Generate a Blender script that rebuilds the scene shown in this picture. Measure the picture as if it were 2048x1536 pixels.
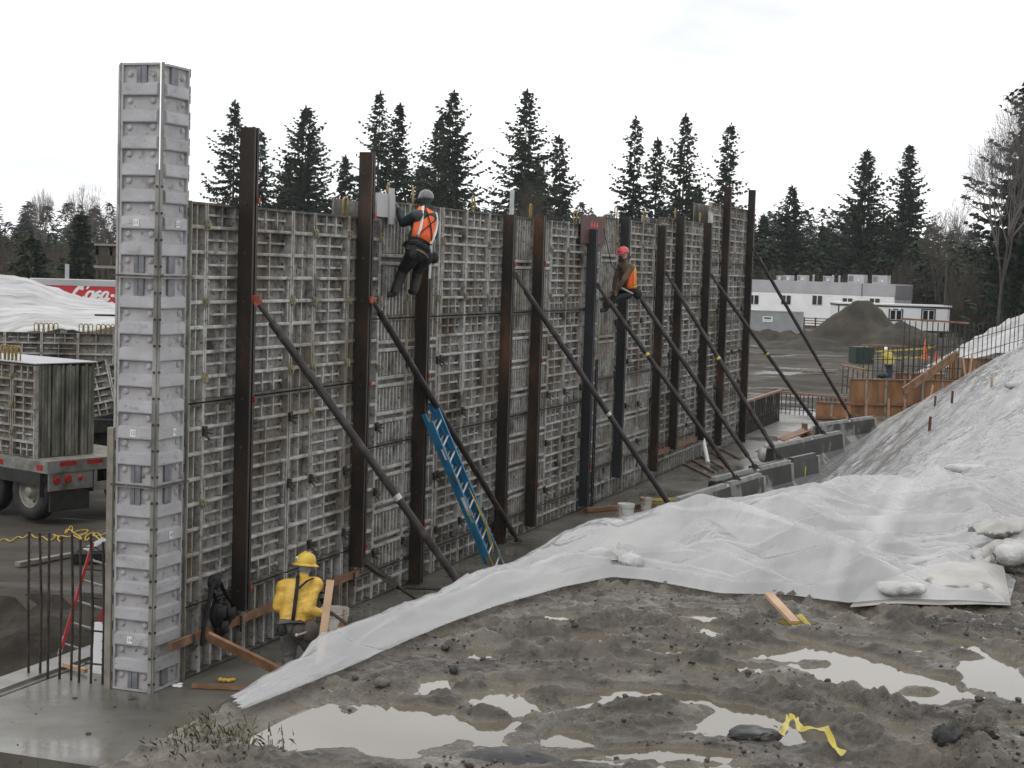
import bpy, math, random
import numpy as np
from mathutils import Vector, Matrix, Quaternion

for o in list(bpy.data.objects):
    bpy.data.objects.remove(o)
scene = bpy.context.scene
COL = scene.collection

# ------------------------------------------------------------------ camera
HC, PITCH, ROLL, FPX = 5.115, 0.0712, 0.0318, 3275.2          # eye height above the slab, tilt, focal length (2048 px frame)
Fv = Vector((0, math.cos(PITCH), -math.sin(PITCH)))
_r = Vector((1, 0, 0)); _u = _r.cross(Fv)
Rv = math.cos(ROLL)*_r + math.sin(ROLL)*_u
Uv = -math.sin(ROLL)*_r + math.cos(ROLL)*_u
cam_d = bpy.data.cameras.new("camera")
cam_d.sensor_width = 36.0
cam_d.lens = FPX/2048*36.0
cam_d.clip_start, cam_d.clip_end = 0.2, 4000
cam = bpy.data.objects.new("camera", cam_d); COL.objects.link(cam)
M = Matrix((Rv, Uv, -Fv)).transposed().to_4x4()
M.translation = Vector((0, 0, HC))
cam.matrix_world = M
scene.camera = cam

# ------------------------------------------------------------------ overcast sky and soft sun
SUN_EL, SUN_AZ = math.radians(48), math.radians(205)       # behind the camera, a little to its left
world = bpy.data.worlds.new("World"); scene.world = world
world.use_nodes = True
nt = world.node_tree; nt.nodes.clear()
def wn(t, **kw):
    n = nt.nodes.new(t)
    for k, v in kw.items(): setattr(n, k, v)
    return n
out = wn('ShaderNodeOutputWorld'); mixs = wn('ShaderNodeMixShader')
b1 = wn('ShaderNodeBackground'); b2 = wn('ShaderNodeBackground')
sky = wn('ShaderNodeTexSky', sky_type='NISHITA', sun_disc=False)
sky.sun_elevation = SUN_EL; sky.sun_rotation = SUN_AZ
tc = wn('ShaderNodeTexCoord'); mp = wn('ShaderNodeMapping'); nz = wn('ShaderNodeTexNoise'); rp = wn('ShaderNodeValToRGB')
mp.inputs['Scale'].default_value = (1.0, 1.0, 3.2)
mp.inputs['Location'].default_value = (0.35, 0.0, 0.1)
nz.inputs['Scale'].default_value = 2.6; nz.inputs['Detail'].default_value = 5; nz.inputs['Roughness'].default_value = 0.5
e = rp.color_ramp.elements
e[0].position = 0.32; e[0].color = (0.68, 0.70, 0.76, 1)
e[1].position = 0.52; e[1].color = (1.10, 1.10, 1.10, 1)
em = rp.color_ramp.elements.new(0.42); em.color = (0.94, 0.95, 0.97, 1)
L = nt.links.new
L(tc.outputs['Generated'], mp.inputs['Vector']); L(mp.outputs['Vector'], nz.inputs['Vector'])
L(nz.outputs['Fac'], rp.inputs['Fac']); L(rp.outputs['Color'], b2.inputs['Color']); L(sky.outputs['Color'], b1.inputs['Color'])
b1.inputs['Strength'].default_value = 0.10; b2.inputs['Strength'].default_value = 1.24
mixs.inputs['Fac'].default_value = 0.95
L(b1.outputs[0], mixs.inputs[1]); L(b2.outputs[0], mixs.inputs[2]); L(mixs.outputs[0], out.inputs['Surface'])
sd = bpy.data.lights.new("sun", 'SUN'); sd.energy = 0.6; sd.angle = math.radians(25); sd.color = (1, 0.96, 0.9)
sun = bpy.data.objects.new("sun", sd); COL.objects.link(sun)
sdir = Vector((math.sin(SUN_AZ)*math.cos(SUN_EL), math.cos(SUN_AZ)*math.cos(SUN_EL), math.sin(SUN_EL)))
sun.rotation_euler = sdir.to_track_quat('Z', 'Y').to_euler()
vs = scene.view_settings
vs.view_transform = 'Standard'; vs.look = 'None'; vs.exposure = 0.0; vs.gamma = 1.0; vs.use_curve_mapping = False

# ------------------------------------------------------------------ site frame: s runs along the form wall, o out of it, z up
PHI = 0.3422
C0 = Vector((-4.103, 18.847, 0))
Dv = Vector((math.sin(PHI), math.cos(PHI), 0)); Nv = Vector((math.cos(PHI), -math.sin(PHI), 0))
THETA = math.pi/2 - PHI
def W(s, o, z=0.0): return C0 + Dv*s + Nv*o + Vector((0, 0, z))
def ray(x, y): return Fv + Rv*((x-1024)/FPX) - Uv*((y-768)/FPX)
CAM = Vector((0, 0, HC))
def G(x, y, z=0.0):
    d = ray(x, y); return CAM + d*((z-HC)/d.z)
def atY(x, y, Y):
    d = ray(x, y); return CAM + d*(Y/d.y)
def onwall(x, y, o=0.0):
    d = ray(x, y); t = ((C0 + Nv*o - CAM).dot(Nv))/d.dot(Nv); p = CAM + d*t - C0
    return p.dot(Dv), p.z
def so(p):
    q = p - C0; return q.dot(Dv), q.dot(Nv)

# ------------------------------------------------------------------ numpy noise
_rs = np.random.RandomState(7)
_perm = _rs.permutation(256); _perm = np.concatenate([_perm, _perm, _perm])
_g = _rs.uniform(-1, 1, (256, 2)); _g /= np.linalg.norm(_g, axis=1)[:, None]
def pnoise(x, y):
    x = np.asarray(x, float); y = np.asarray(y, float)
    xi = np.floor(x).astype(int); yi = np.floor(y).astype(int); xf = x-xi; yf = y-yi
    u = xf*xf*xf*(xf*(xf*6-15)+10); v = yf*yf*yf*(yf*(yf*6-15)+10)
    def gr(ix, iy, fx, fy):
        h = _perm[(_perm[ix & 255] + iy) & 255]; return _g[h, 0]*fx + _g[h, 1]*fy
    a = gr(xi, yi, xf, yf); b = gr(xi+1, yi, xf-1, yf); c = gr(xi, yi+1, xf, yf-1); d = gr(xi+1, yi+1, xf-1, yf-1)
    return 1.5*((a*(1-u)+b*u)*(1-v) + (c*(1-u)+d*u)*v)
def fbm(x, y, oct=4, gain=0.5, lac=2.03):
    t = 0; a = 1.0
    for i in range(oct):
        t = t + a*pnoise(x + 17.3*i, y - 9.1*i); x = x*lac; y = y*lac; a *= gain
    return t
def ridged(x, y, oct=3):
    t = 0; a = 1.0
    for i in range(oct):
        t = t + a*(1-np.abs(pnoise(x + 31.7*i, y + 5.3*i))*1.6); x = x*2.1; y = y*2.1; a *= 0.5
    return t/1.75
def sstep(a, b, x):
    t = np.clip((np.asarray(x, float)-a)/(b-a), 0, 1); return t*t*(3-2*t)

# ------------------------------------------------------------------ mesh builder
class MB:
    def __init__(self): self.v, self.f, self.m = [], [], []
    def add(self, vs, fs, mi=0):
        n = len(self.v); self.v.extend([tuple(p) for p in vs])
        for f in fs: self.f.append(tuple(i+n for i in f)); self.m.append(mi)
    def box(self, x0, x1, y0, y1, z0, z1, mi=0):
        self.add([(x0,y0,z0),(x1,y0,z0),(x1,y1,z0),(x0,y1,z0),(x0,y0,z1),(x1,y0,z1),(x1,y1,z1),(x0,y1,z1)],
                 [(0,3,2,1),(4,5,6,7),(0,1,5,4),(1,2,6,5),(2,3,7,6),(3,0,4,7)], mi)
    def bar(self, p, q, w, h, up=(0,0,1), mi=0, w2=None, h2=None):
        p = Vector(p); q = Vector(q); d = (q-p).normalized(); u = Vector(up)
        if abs(d.dot(u)) > 0.98: u = Vector((1, 0, 0))
        s = d.cross(u).normalized(); u = s.cross(d)
        w2 = w if w2 is None else w2; h2 = h if h2 is None else h2
        vs = []
        for c, a, b in ((p, w, h), (q, w2, h2)):
            vs += [c - s*a/2 - u*b/2, c + s*a/2 - u*b/2, c + s*a/2 + u*b/2, c - s*a/2 + u*b/2]
        self.add(vs, [(3,2,1,0),(4,5,6,7),(0,1,5,4),(1,2,6,5),(2,3,7,6),(3,0,4,7)], mi)
    def tube(self, pts, r, n=8, cap=True, mi=0, flat=1.0):
        pts = [Vector(p) for p in pts]; k = len(pts)
        rr = r if isinstance(r, (list, tuple)) else [r]*k
        vs = []; prev = None
        for i, p in enumerate(pts):
            t = (pts[min(i+1, k-1)] - pts[max(i-1, 0)])
            t = t.normalized() if t.length > 1e-9 else Vector((0,0,1))
            if prev is None:
                a = Vector((0,0,1)) if abs(t.z) < 0.9 else Vector((1,0,0))
                u = t.cross(a).normalized()
            else:
                u = (prev - t*prev.dot(t)); u = u.normalized() if u.length > 1e-6 else prev
            w = t.cross(u); prev = u
            for j in range(n):
                a = 2*math.pi*j/n
                vs.append(p + u*math.cos(a)*rr[i] + w*math.sin(a)*rr[i]*flat)
        fs = [(i*n+j, i*n+(j+1) % n, (i+1)*n+(j+1) % n, (i+1)*n+j) for i in range(k-1) for j in range(n)]
        if cap: fs += [tuple(range(n-1, -1, -1)), tuple((k-1)*n+j for j in range(n))]
        self.add(vs, fs, mi)
    def lathe(self, prof, n=16, c=(0,0,0), mi=0, capb=True, capt=True, sx=1.0, sy=1.0):
        vs = []; c = Vector(c); k = len(prof)
        for r, z in prof:
            for j in range(n):
                a = 2*math.pi*j/n; vs.append(c + Vector((r*sx*math.cos(a), r*sy*math.sin(a), z)))
        fs = [(i*n+j, i*n+(j+1) % n, (i+1)*n+(j+1) % n, (i+1)*n+j) for i in range(k-1) for j in range(n)]
        if capb: fs.append(tuple(range(n-1, -1, -1)))
        if capt: fs.append(tuple((k-1)*n+j for j in range(n)))
        self.add(vs, fs, mi)
    def ball(self, c, r, n=12, m=8, mi=0, mat=None):
        c = Vector(c); r = Vector(r) if not isinstance(r, (int, float)) else Vector((r, r, r)); vs = []
        for i in range(m+1):
            t = math.pi*i/m
            for j in range(n):
                a = 2*math.pi*j/n
                p = Vector((r.x*math.sin(t)*math.cos(a), r.y*math.sin(t)*math.sin(a), -r.z*math.cos(t)))
                if mat: p = mat @ p
                vs.append(c + p)
        fs = [(i*n+j, i*n+(j+1) % n, (i+1)*n+(j+1) % n, (i+1)*n+j) for i in range(m) for j in range(n)]
        self.add(vs, fs, mi)
    def prism(self, poly, axis, d0, d1, mi=0):
        # poly: list of 2D points; axis 'x' extrudes (y,z) polygons along x, 'y' (x,z), 'z' (x,y)
        def P(a, b, d): return {'x': (d, a, b), 'y': (a, d, b), 'z': (a, b, d)}[axis]
        n = len(poly)
        vs = [P(a, b, d0) for a, b in poly] + [P(a, b, d1) for a, b in poly]
        fs = [tuple(range(n-1, -1, -1)), tuple(range(n, 2*n))] + [(i, (i+1) % n, n+(i+1) % n, n+i) for i in range(n)]
        self.add(vs, fs, mi)
    def xf(self, m):
        self.v = [tuple(m @ Vector(p)) for p in self.v]; return self
    def mesh(self, name, mats, smooth=False, recalc=False):
        me = bpy.data.meshes.new(name); me.from_pydata(self.v, [], self.f)
        for m in (mats if isinstance(mats, (list, tuple)) else [mats]): me.materials.append(m)
        if any(self.m): me.polygons.foreach_set('material_index', self.m)
        if smooth: me.polygons.foreach_set('use_smooth', [True]*len(self.f))
        if recalc:
            import bmesh
            b = bmesh.new(); b.from_mesh(me); bmesh.ops.recalc_face_normals(b, faces=b.faces); b.to_mesh(me); b.free()
        me.update(); return me

def link(name, me, parent=None, loc=None, rot=None):
    o = bpy.data.objects.new(name, me); COL.objects.link(o)
    if parent is not None: o.parent = parent
    if loc is not None: o.location = loc
    if rot is not None: o.rotation_euler = rot
    return o
def part(name, mb, mats, parent, loc=None, rot=None, smooth=False, recalc=True):
    return link(name, mb.mesh(name, mats, smooth, recalc), parent, loc, rot)
def tag(o, label, cat, group=None):
    o['label'] = label; o['category'] = cat
    if group: o['group'] = group
    return o
def thing(name, label, cat, loc=(0,0,0), rz=0.0, group=None):
    o = bpy.data.objects.new(name, None); COL.objects.link(o)
    o.empty_display_size = 0.1
    o.location = loc; o.rotation_euler = (0, 0, rz)
    return tag(o, label, cat, group)
def single(name, mb, mats, label, cat, loc=(0,0,0), rz=0.0, group=None, smooth=False):
    o = part(name, mb, mats, None, loc, (0, 0, rz), smooth)
    return tag(o, label, cat, group)
def grid_mesh(name, P, mat, smooth=True, mask=None):
    # P: (n, m, 3) array of points -> quad sheet
    n, m = P.shape[:2]
    idx = np.arange(n*m).reshape(n, m)
    q = np.stack([idx[:-1, :-1], idx[1:, :-1], idx[1:, 1:], idx[:-1, 1:]], -1).reshape(-1, 4)
    if mask is not None:
        mk = mask; ok = (mk[:-1, :-1] & mk[1:, :-1] & mk[1:, 1:] & mk[:-1, 1:]).reshape(-1); q = q[ok]
    pts = P.reshape(-1, 3)
    used = np.unique(q); rem = np.full(n*m, -1); rem[used] = np.arange(len(used))
    pts = pts[used]; q = rem[q]
    me = bpy.data.meshes.new(name)
    me.vertices.add(len(pts)); me.vertices.foreach_set('co', pts.astype(np.float32).ravel())
    me.loops.add(len(q)*4); me.loops.foreach_set('vertex_index', q.astype(np.int32).ravel())
    me.polygons.add(len(q)); me.polygons.foreach_set('loop_start', np.arange(0, len(q)*4, 4, dtype=np.int32))
    me.polygons.foreach_set('loop_total', np.full(len(q), 4, dtype=np.int32))
    me.update(calc_edges=True); me.validate()
    if smooth: me.polygons.foreach_set('use_smooth', [True]*len(me.polygons))
    me.materials.append(mat)
    return me
def structure(name, me, kind='structure'):
    o = link(name, me); o['kind'] = kind; return o

# ------------------------------------------------------------------ materials
def material(name, stops, scale=4.0, detail=5.0, rough=0.6, rough2=None, metallic=0.0, bump=0.0, bscale=None, stretch=(1,1,1),
             coords='P', spots=None, alpha=None, spec=0.5, nrough=0.55, bdist=0.02, dirt=None, trans=0.0, rscale=None, rrange=(0.38,0.62), ridge=None, rotz=0.0, low=None, crumple=None):
    """noise ramp colour + optional second layer (spots = (colour, scale, lo, hi)) + varying roughness + bump"""
    m = bpy.data.materials.new(name); m.use_nodes = True
    t = m.node_tree; t.nodes.clear(); N = t.nodes.new; K = t.links.new
    o = N('ShaderNodeOutputMaterial'); p = N('ShaderNodeBsdfPrincipled'); K(p.outputs[0], o.inputs['Surface'])
    if coords == 'P': src = N('ShaderNodeNewGeometry').outputs['Position']
    else: src = N('ShaderNodeTexCoord').outputs['Object']
    mp = N('ShaderNodeMapping'); mp.inputs['Scale'].default_value = stretch
    if rotz: mp.vector_type = 'TEXTURE'; mp.inputs['Rotation'].default_value = (0, 0, rotz); mp.inputs['Scale'].default_value = tuple(1/q for q in stretch)
    K(src, mp.inputs['Vector'])
    def noise(sc, det=detail, ro=nrough):
        n = N('ShaderNodeTexNoise'); n.inputs['Scale'].default_value = sc; n.inputs['Detail'].default_value = det
        n.inputs['Roughness'].default_value = ro; K(mp.outputs[0], n.inputs['Vector']); return n.outputs['Fac']
    f = noise(scale)
    r = N('ShaderNodeValToRGB'); el = r.color_ramp.elements
    while len(el) < len(stops): el.new(0.5)
    for e_, (pos, c) in zip(el, stops):
        e_.position = pos; e_.color = (c[0], c[1], c[2], 1)
    K(f, r.inputs['Fac']); col = r.outputs['Color']
    for sp in (spots if isinstance(spots, list) else ([spots] if spots else [])):
        c, sc, lo, hi = sp[:4]
        mr = N('ShaderNodeMapRange'); mr.inputs['From Min'].default_value = lo; mr.inputs['From Max'].default_value = hi
        K(noise(sc, 6, 0.6), mr.inputs['Value'])
        mx = N('ShaderNodeMix'); mx.data_type = 'RGBA'; K(mr.outputs[0], mx.inputs['Factor'])
        K(col, mx.inputs['A']); mx.inputs['B'].default_value = (*c, 1); col = mx.outputs['Result']
    if low:                                             # colour turns paler towards the low places
        sx = N('ShaderNodeSeparateXYZ'); K(src, sx.inputs[0]); ml = N('ShaderNodeMapRange'); ml.inputs['From Min'].default_value = low[0]; ml.inputs['From Max'].default_value = low[1]
        ml.inputs['To Min'].default_value = 1.0; ml.inputs['To Max'].default_value = 0.0; K(sx.outputs[2], ml.inputs['Value'])
        mx = N('ShaderNodeMix'); mx.data_type = 'RGBA'; K(ml.outputs[0], mx.inputs['Factor']); K(col, mx.inputs['A']); mx.inputs['B'].default_value = (*low[2], 1); col = mx.outputs['Result']
    K(col, p.inputs['Base Color'])
    if rough2 is None: p.inputs['Roughness'].default_value = rough
    else:
        mr = N('ShaderNodeMapRange'); mr.inputs['From Min'].default_value = rrange[0]; mr.inputs['From Max'].default_value = rrange[1]
        mr.inputs['To Min'].default_value = rough; mr.inputs['To Max'].default_value = rough2
        K(noise(rscale or scale*0.6), mr.inputs['Value']); K(mr.outputs[0], p.inputs['Roughness'])
    p.inputs['Metallic'].default_value = metallic
    p.inputs['Specular IOR Level'].default_value = spec
    if trans: p.inputs['Transmission Weight'].default_value = trans
    if bump:
        b = N('ShaderNodeBump'); b.inputs['Strength'].default_value = bump; b.inputs['Distance'].default_value = bdist
        hsrc = noise(bscale or scale*3, 6, 0.6)
        if ridge:
            rn = N('ShaderNodeTexNoise'); rn.noise_type = 'RIDGED_MULTIFRACTAL'; rn.inputs['Scale'].default_value = ridge[0]; rn.inputs['Detail'].default_value = 3; rn.inputs['Distortion'].default_value = ridge[2]
            K(mp.outputs[0], rn.inputs['Vector']); ma = N('ShaderNodeMath'); ma.operation = 'MULTIPLY_ADD'; ma.inputs[1].default_value = ridge[1]
            K(rn.outputs['Fac'], ma.inputs[0]); K(hsrc, ma.inputs[2]); hsrc = ma.outputs[0]
        for cs, cw in (crumple or []):                    # facets of crumpled film
            dn = N('ShaderNodeTexNoise'); dn.inputs['Scale'].default_value = cs*0.8; K(mp.outputs[0], dn.inputs['Vector'])
            av = N('ShaderNodeMix'); av.data_type = 'RGBA'; av.inputs['Factor'].default_value = 0.25; K(mp.outputs[0], av.inputs['A']); K(dn.outputs['Color'], av.inputs['B'])
            vo = N('ShaderNodeTexVoronoi'); vo.inputs['Scale'].default_value = cs; K(av.outputs['Result'], vo.inputs['Vector'])
            ma = N('ShaderNodeMath'); ma.operation = 'MULTIPLY_ADD'; ma.inputs[1].default_value = cw; K(vo.outputs['Distance'], ma.inputs[0]); K(hsrc, ma.inputs[2]); hsrc = ma.outputs[0]
        K(hsrc, b.inputs['Height']); K(b.outputs[0], p.inputs['Normal'])
    if alpha is not None:
        if isinstance(alpha, tuple):
            mr = N('ShaderNodeMapRange'); mr.inputs['From Min'].default_value = 0.35; mr.inputs['From Max'].default_value = 0.65
            mr.inputs['To Min'].default_value = alpha[0]; mr.inputs['To Max'].default_value = alpha[1]
            if len(alpha) > 3:                                # single film is see-through, creases lie double
                rn = N('ShaderNodeTexNoise'); rn.noise_type = 'RIDGED_MULTIFRACTAL'; rn.normalize = True; rn.inputs['Scale'].default_value = alpha[2]; rn.inputs['Detail'].default_value = 2; rn.inputs['Distortion'].default_value = 0.4
                K(mp.outputs[0], rn.inputs['Vector']); K(rn.outputs['Fac'], mr.inputs['Value']); mr.inputs['From Min'].default_value = 0.22; mr.inputs['From Max'].default_value = 0.66
            else: K(noise(alpha[2]), mr.inputs['Value'])
            K(mr.outputs[0], p.inputs['Alpha'])
        else: p.inputs['Alpha'].default_value = alpha
    return m
def g(v, a=0.0, b=0.0): return (v+a, v, v+b)

MT = {}
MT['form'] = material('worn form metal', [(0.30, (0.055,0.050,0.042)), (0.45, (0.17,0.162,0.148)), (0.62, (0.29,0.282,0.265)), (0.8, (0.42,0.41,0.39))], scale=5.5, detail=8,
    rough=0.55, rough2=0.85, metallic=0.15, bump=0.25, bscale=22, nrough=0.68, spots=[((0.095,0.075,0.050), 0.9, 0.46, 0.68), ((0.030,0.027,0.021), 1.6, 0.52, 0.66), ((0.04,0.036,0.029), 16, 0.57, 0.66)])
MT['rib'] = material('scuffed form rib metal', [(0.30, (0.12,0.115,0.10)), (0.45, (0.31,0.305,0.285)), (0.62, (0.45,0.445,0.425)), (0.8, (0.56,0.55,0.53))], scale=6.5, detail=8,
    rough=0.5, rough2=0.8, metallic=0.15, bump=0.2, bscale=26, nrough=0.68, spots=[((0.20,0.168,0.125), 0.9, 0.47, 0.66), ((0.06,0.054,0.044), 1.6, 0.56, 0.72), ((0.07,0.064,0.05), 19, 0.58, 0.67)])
MT['grime'] = material('grimy joint steel', [(0.35, (0.035,0.032,0.026)), (0.6, (0.09,0.085,0.07)), (0.75, (0.2,0.19,0.16))], scale=9, rough=0.7, bump=0.3)
MT['pil'] = material('clean pilaster metal', [(0.3, (0.30,0.30,0.315)), (0.55, (0.37,0.37,0.385)), (0.75, (0.44,0.44,0.455))], scale=2.2, detail=6, rough=0.45, rough2=0.65,
    metallic=0.2, bump=0.12, stretch=(1,1,2), spots=[((0.21,0.20,0.185), 5, 0.57, 0.75), ((0.13,0.12,0.105), 17, 0.62, 0.72), ((0.55,0.55,0.54), 26, 0.66, 0.72)])
MT['pil2'] = material('pilaster recess metal', [(0.3, (0.29,0.28,0.285)), (0.55, (0.37,0.36,0.365)), (0.75, (0.42,0.41,0.41))], scale=3, detail=6, rough=0.6, metallic=0.1, bump=0.1,
    spots=[((0.14,0.132,0.12), 5, 0.56, 0.74), ((0.10,0.085,0.065), 14, 0.62, 0.72)])
MT['pilgrey'] = material('dark grey bracket', [(0.35, (0.13,0.135,0.15)), (0.65, (0.21,0.215,0.23))], scale=6, rough=0.5, metallic=0.3)
MT['pilpost'] = material('weathered corner angle', [(0.3, (0.10,0.095,0.085)), (0.5, (0.22,0.215,0.2)), (0.7, (0.33,0.325,0.31))], scale=4, detail=7, rough=0.6, metallic=0.2, stretch=(1,1,0.4), bump=0.1)
MT['steel'] = material('rust brown beam steel', [(0.3, (0.006,0.0055,0.005)), (0.48, (0.016,0.012,0.009)), (0.60, (0.040,0.023,0.013)), (0.74, (0.11,0.052,0.024))], scale=1.5, detail=8,
    rough=0.5, rough2=0.85, metallic=0.0, spec=0.35, bump=0.15, stretch=(1,1,0.45), nrough=0.65)
MT['steelflange'] = material('oxide brown flange steel', [(0.3, (0.010,0.008,0.007)), (0.55, (0.027,0.017,0.015)), (0.75, (0.07,0.038,0.034))], scale=3, detail=6, rough=0.45, metallic=0.2, stretch=(1,1,0.3))
MT['blacksteel'] = material('blued black beam steel', [(0.3, (0.012,0.013,0.015)), (0.6, (0.03,0.032,0.036)), (0.8, (0.055,0.055,0.06))], scale=2, detail=6, rough=0.35, rough2=0.6, metallic=0.3, stretch=(1,1,0.4))
MT['pipe'] = material('dark brace pipe', [(0.3, (0.012,0.010,0.010)), (0.55, (0.026,0.020,0.020)), (0.75, (0.075,0.05,0.045))], scale=5, detail=6, rough=0.4, rough2=0.7, metallic=0.1, spec=0.4, rscale=3)
MT['red'] = material('red oxide clamp paint', [(0.35, (0.16,0.022,0.012)), (0.65, (0.33,0.06,0.025))], scale=12, rough=0.5)
MT['rust'] = material('dark rusty clamp iron', [(0.35, (0.014,0.012,0.01)), (0.6, (0.035,0.028,0.022)), (0.75, (0.08,0.05,0.03))], scale=16, rough=0.7)
MT['olive'] = material('yellowish galvanised clamp', [(0.35, (0.13,0.115,0.07)), (0.65, (0.27,0.245,0.16))], scale=14, rough=0.6)
MT['loop'] = material('yellow lifting loop', [(0.35, (0.17,0.12,0.03)), (0.65, (0.36,0.27,0.09))], scale=12, rough=0.6)
MT['slab'] = material('wet concrete slab', [(0.3, (0.062,0.058,0.046)), (0.5, (0.11,0.104,0.086)), (0.72, (0.17,0.162,0.138))], scale=0.9, detail=8, rough=0.10, rough2=0.55, bump=0.12, bscale=9,
    spots=((0.045,0.04,0.033), 7, 0.62, 0.72), rscale=0.5)
MT['kerb'] = material('pale wet kerb concrete', [(0.3, (0.14,0.135,0.12)), (0.7, (0.26,0.25,0.235))], scale=3, rough=0.35, bump=0.15)
MT['barrier'] = material('rain darkened barrier concrete', [(0.40, (0.018,0.018,0.015)), (0.57, (0.038,0.038,0.034)), (0.60, (0.19,0.19,0.18)), (0.75, (0.27,0.27,0.255))], scale=1.0, detail=4, rough=0.5,
    bump=0.15, stretch=(1,1,0.7), spots=((0.03,0.03,0.026), 6, 0.62, 0.75))
MT['barrierdry'] = material('dry barrier concrete', [(0.35, (0.20,0.20,0.19)), (0.7, (0.32,0.32,0.305))], scale=4, rough=0.8, bump=0.1)
MT['barrierblack'] = material('soaked dark concrete', [(0.4, (0.026,0.028,0.028)), (0.6, (0.05,0.052,0.05)), (0.72, (0.15,0.15,0.145))], scale=1.6, detail=4, rough=0.4, bump=0.1)
MT['mud'] = material('wet grey brown mud', [(0.28, (0.028,0.022,0.017)), (0.5, (0.060,0.050,0.039)), (0.72, (0.11,0.097,0.078))], scale=3.2, detail=9, rough=0.14, rough2=0.75, bump=1.0, bscale=34, bdist=0.02, rscale=2.0, rrange=(0.36,0.60), spec=0.5,
    spots=[((0.040,0.033,0.027), 9, 0.56, 0.68), ((0.17,0.155,0.135), 1.2, 0.58, 0.75)])
MT['bankmud'] = material('wet mud with paler hollows', [(0.28, (0.032,0.025,0.018)), (0.5, (0.080,0.067,0.051)), (0.72, (0.150,0.131,0.103))], scale=3.6, detail=9, rough=0.05, rough2=0.50, bump=1.0, bscale=36, bdist=0.02, rscale=2.2, rrange=(0.36,0.58), spec=0.5,
    spots=[((0.034,0.027,0.021), 9, 0.54, 0.66), ((0.038,0.030,0.022), 1.7, 0.54, 0.66), ((0.16,0.145,0.12), 0.8, 0.60, 0.72)], low=(3.240, 3.266, (0.170,0.150,0.119)))
MT['darksoil'] = material('darker soil', [(0.28, (0.018,0.015,0.011)), (0.5, (0.036,0.030,0.022)), (0.72, (0.066,0.056,0.042))], scale=2.5, detail=9, rough=0.9, bump=0.9, bscale=9, bdist=0.05, spec=0.3)
MT['soil'] = material('yard mud and gravel', [(0.28, (0.026,0.022,0.016)), (0.5, (0.058,0.051,0.040)), (0.72, (0.105,0.095,0.078))], scale=0.35, detail=9, rough=0.14, rough2=0.95, bump=0.8, bscale=3, bdist=0.12, rscale=0.30, rrange=(0.37,0.46), spec=0.4, stretch=(0.55,1.7,1),
    spots=[((0.035,0.03,0.024), 1.3, 0.56, 0.7)])
MT['gravelpile'] = material('gravel heap', [(0.3, (0.018,0.015,0.010)), (0.5, (0.036,0.031,0.021)), (0.7, (0.060,0.053,0.037))], scale=0.8, detail=9, rough=0.9, bump=0.7, bscale=5, bdist=0.1, stretch=(1,1,0.5))
MT['water'] = material('silty puddle water', [(0.35, (0.105,0.088,0.064)), (0.65, (0.150,0.130,0.100))], scale=0.9, detail=2, rough=0.03, spec=0.6, bump=0.05, bscale=6, bdist=0.01)
MT['plastic'] = material('milky plastic sheeting', [(0.3, (0.37,0.37,0.38)), (0.5, (0.47,0.47,0.475)), (0.72, (0.59,0.59,0.585))], scale=1.3, detail=8, rough=0.10, rough2=0.30, bump=0.45, bscale=5, bdist=0.035, crumple=[(6.5,0.35)],
    alpha=(0.56,0.97,0.9,'ridge'), spots=[((0.23,0.21,0.17), 2.6, 0.66, 0.74)], stretch=(0.15,2.0,1), rotz=THETA, ridge=(1.6,0.5,0.5))
MT['plasticfar'] = material('grey white slope sheeting', [(0.3, (0.24,0.24,0.245)), (0.52, (0.36,0.36,0.36)), (0.72, (0.48,0.48,0.47))], scale=0.8, detail=7, rough=0.3, rough2=0.55, bump=0.5, bscale=3, bdist=0.08, stretch=(0.5,1,1.6), ridge=(1.0,0.8,0.5), crumple=[(1.2,0.4)], spots=[((0.20,0.19,0.165), 1.1, 0.50, 0.66), ((0.13,0.12,0.10), 3.0, 0.64, 0.70)])
MT['bag'] = material('woven white sandbag', [(0.35, (0.36,0.355,0.35)), (0.65, (0.52,0.52,0.52))], scale=10, rough=0.5, bump=0.7, bscale=42, spots=[((0.24,0.215,0.17), 5, 0.55, 0.70)])
MT['lumber'] = material('wet brown lumber', [(0.3, (0.11,0.055,0.028)), (0.55, (0.20,0.105,0.055)), (0.75, (0.29,0.17,0.095))], scale=5, detail=6, rough=0.6, bump=0.1, spots=((0.25,0.22,0.18), 5, 0.62, 0.75))
MT['newwood'] = material('pale new lumber', [(0.3, (0.33,0.20,0.12)), (0.7, (0.50,0.34,0.21))], scale=5, rough=0.6)
MT['greywood'] = material('weathered grey lumber', [(0.3, (0.14,0.125,0.10)), (0.7, (0.27,0.25,0.21))], scale=5, rough=0.75, bump=0.1)
MT['ply'] = material('orange plywood', [(0.3, (0.10,0.045,0.018)), (0.5, (0.22,0.105,0.045)), (0.75, (0.32,0.17,0.08))], scale=1.6, detail=7, rough=0.55, stretch=(1.5,1.5,0.35), spots=((0.05,0.03,0.018), 1.0, 0.56, 0.7))
MT['rebar'] = material('dark rebar', [(0.35, (0.016,0.014,0.013)), (0.65, (0.05,0.04,0.035))], scale=9, rough=0.6, metallic=0.3)
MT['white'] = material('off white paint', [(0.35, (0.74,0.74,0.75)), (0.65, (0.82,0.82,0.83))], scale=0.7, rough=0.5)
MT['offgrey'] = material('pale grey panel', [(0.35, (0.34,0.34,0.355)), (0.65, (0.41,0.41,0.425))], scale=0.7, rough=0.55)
MT['darkgrey'] = material('dark grey cladding', [(0.35, (0.15,0.15,0.155)), (0.65, (0.21,0.21,0.215))], scale=0.8, rough=0.6, stretch=(4,4,0.3))  # darker grey for side cladding and grilles, drawn out upright
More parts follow.
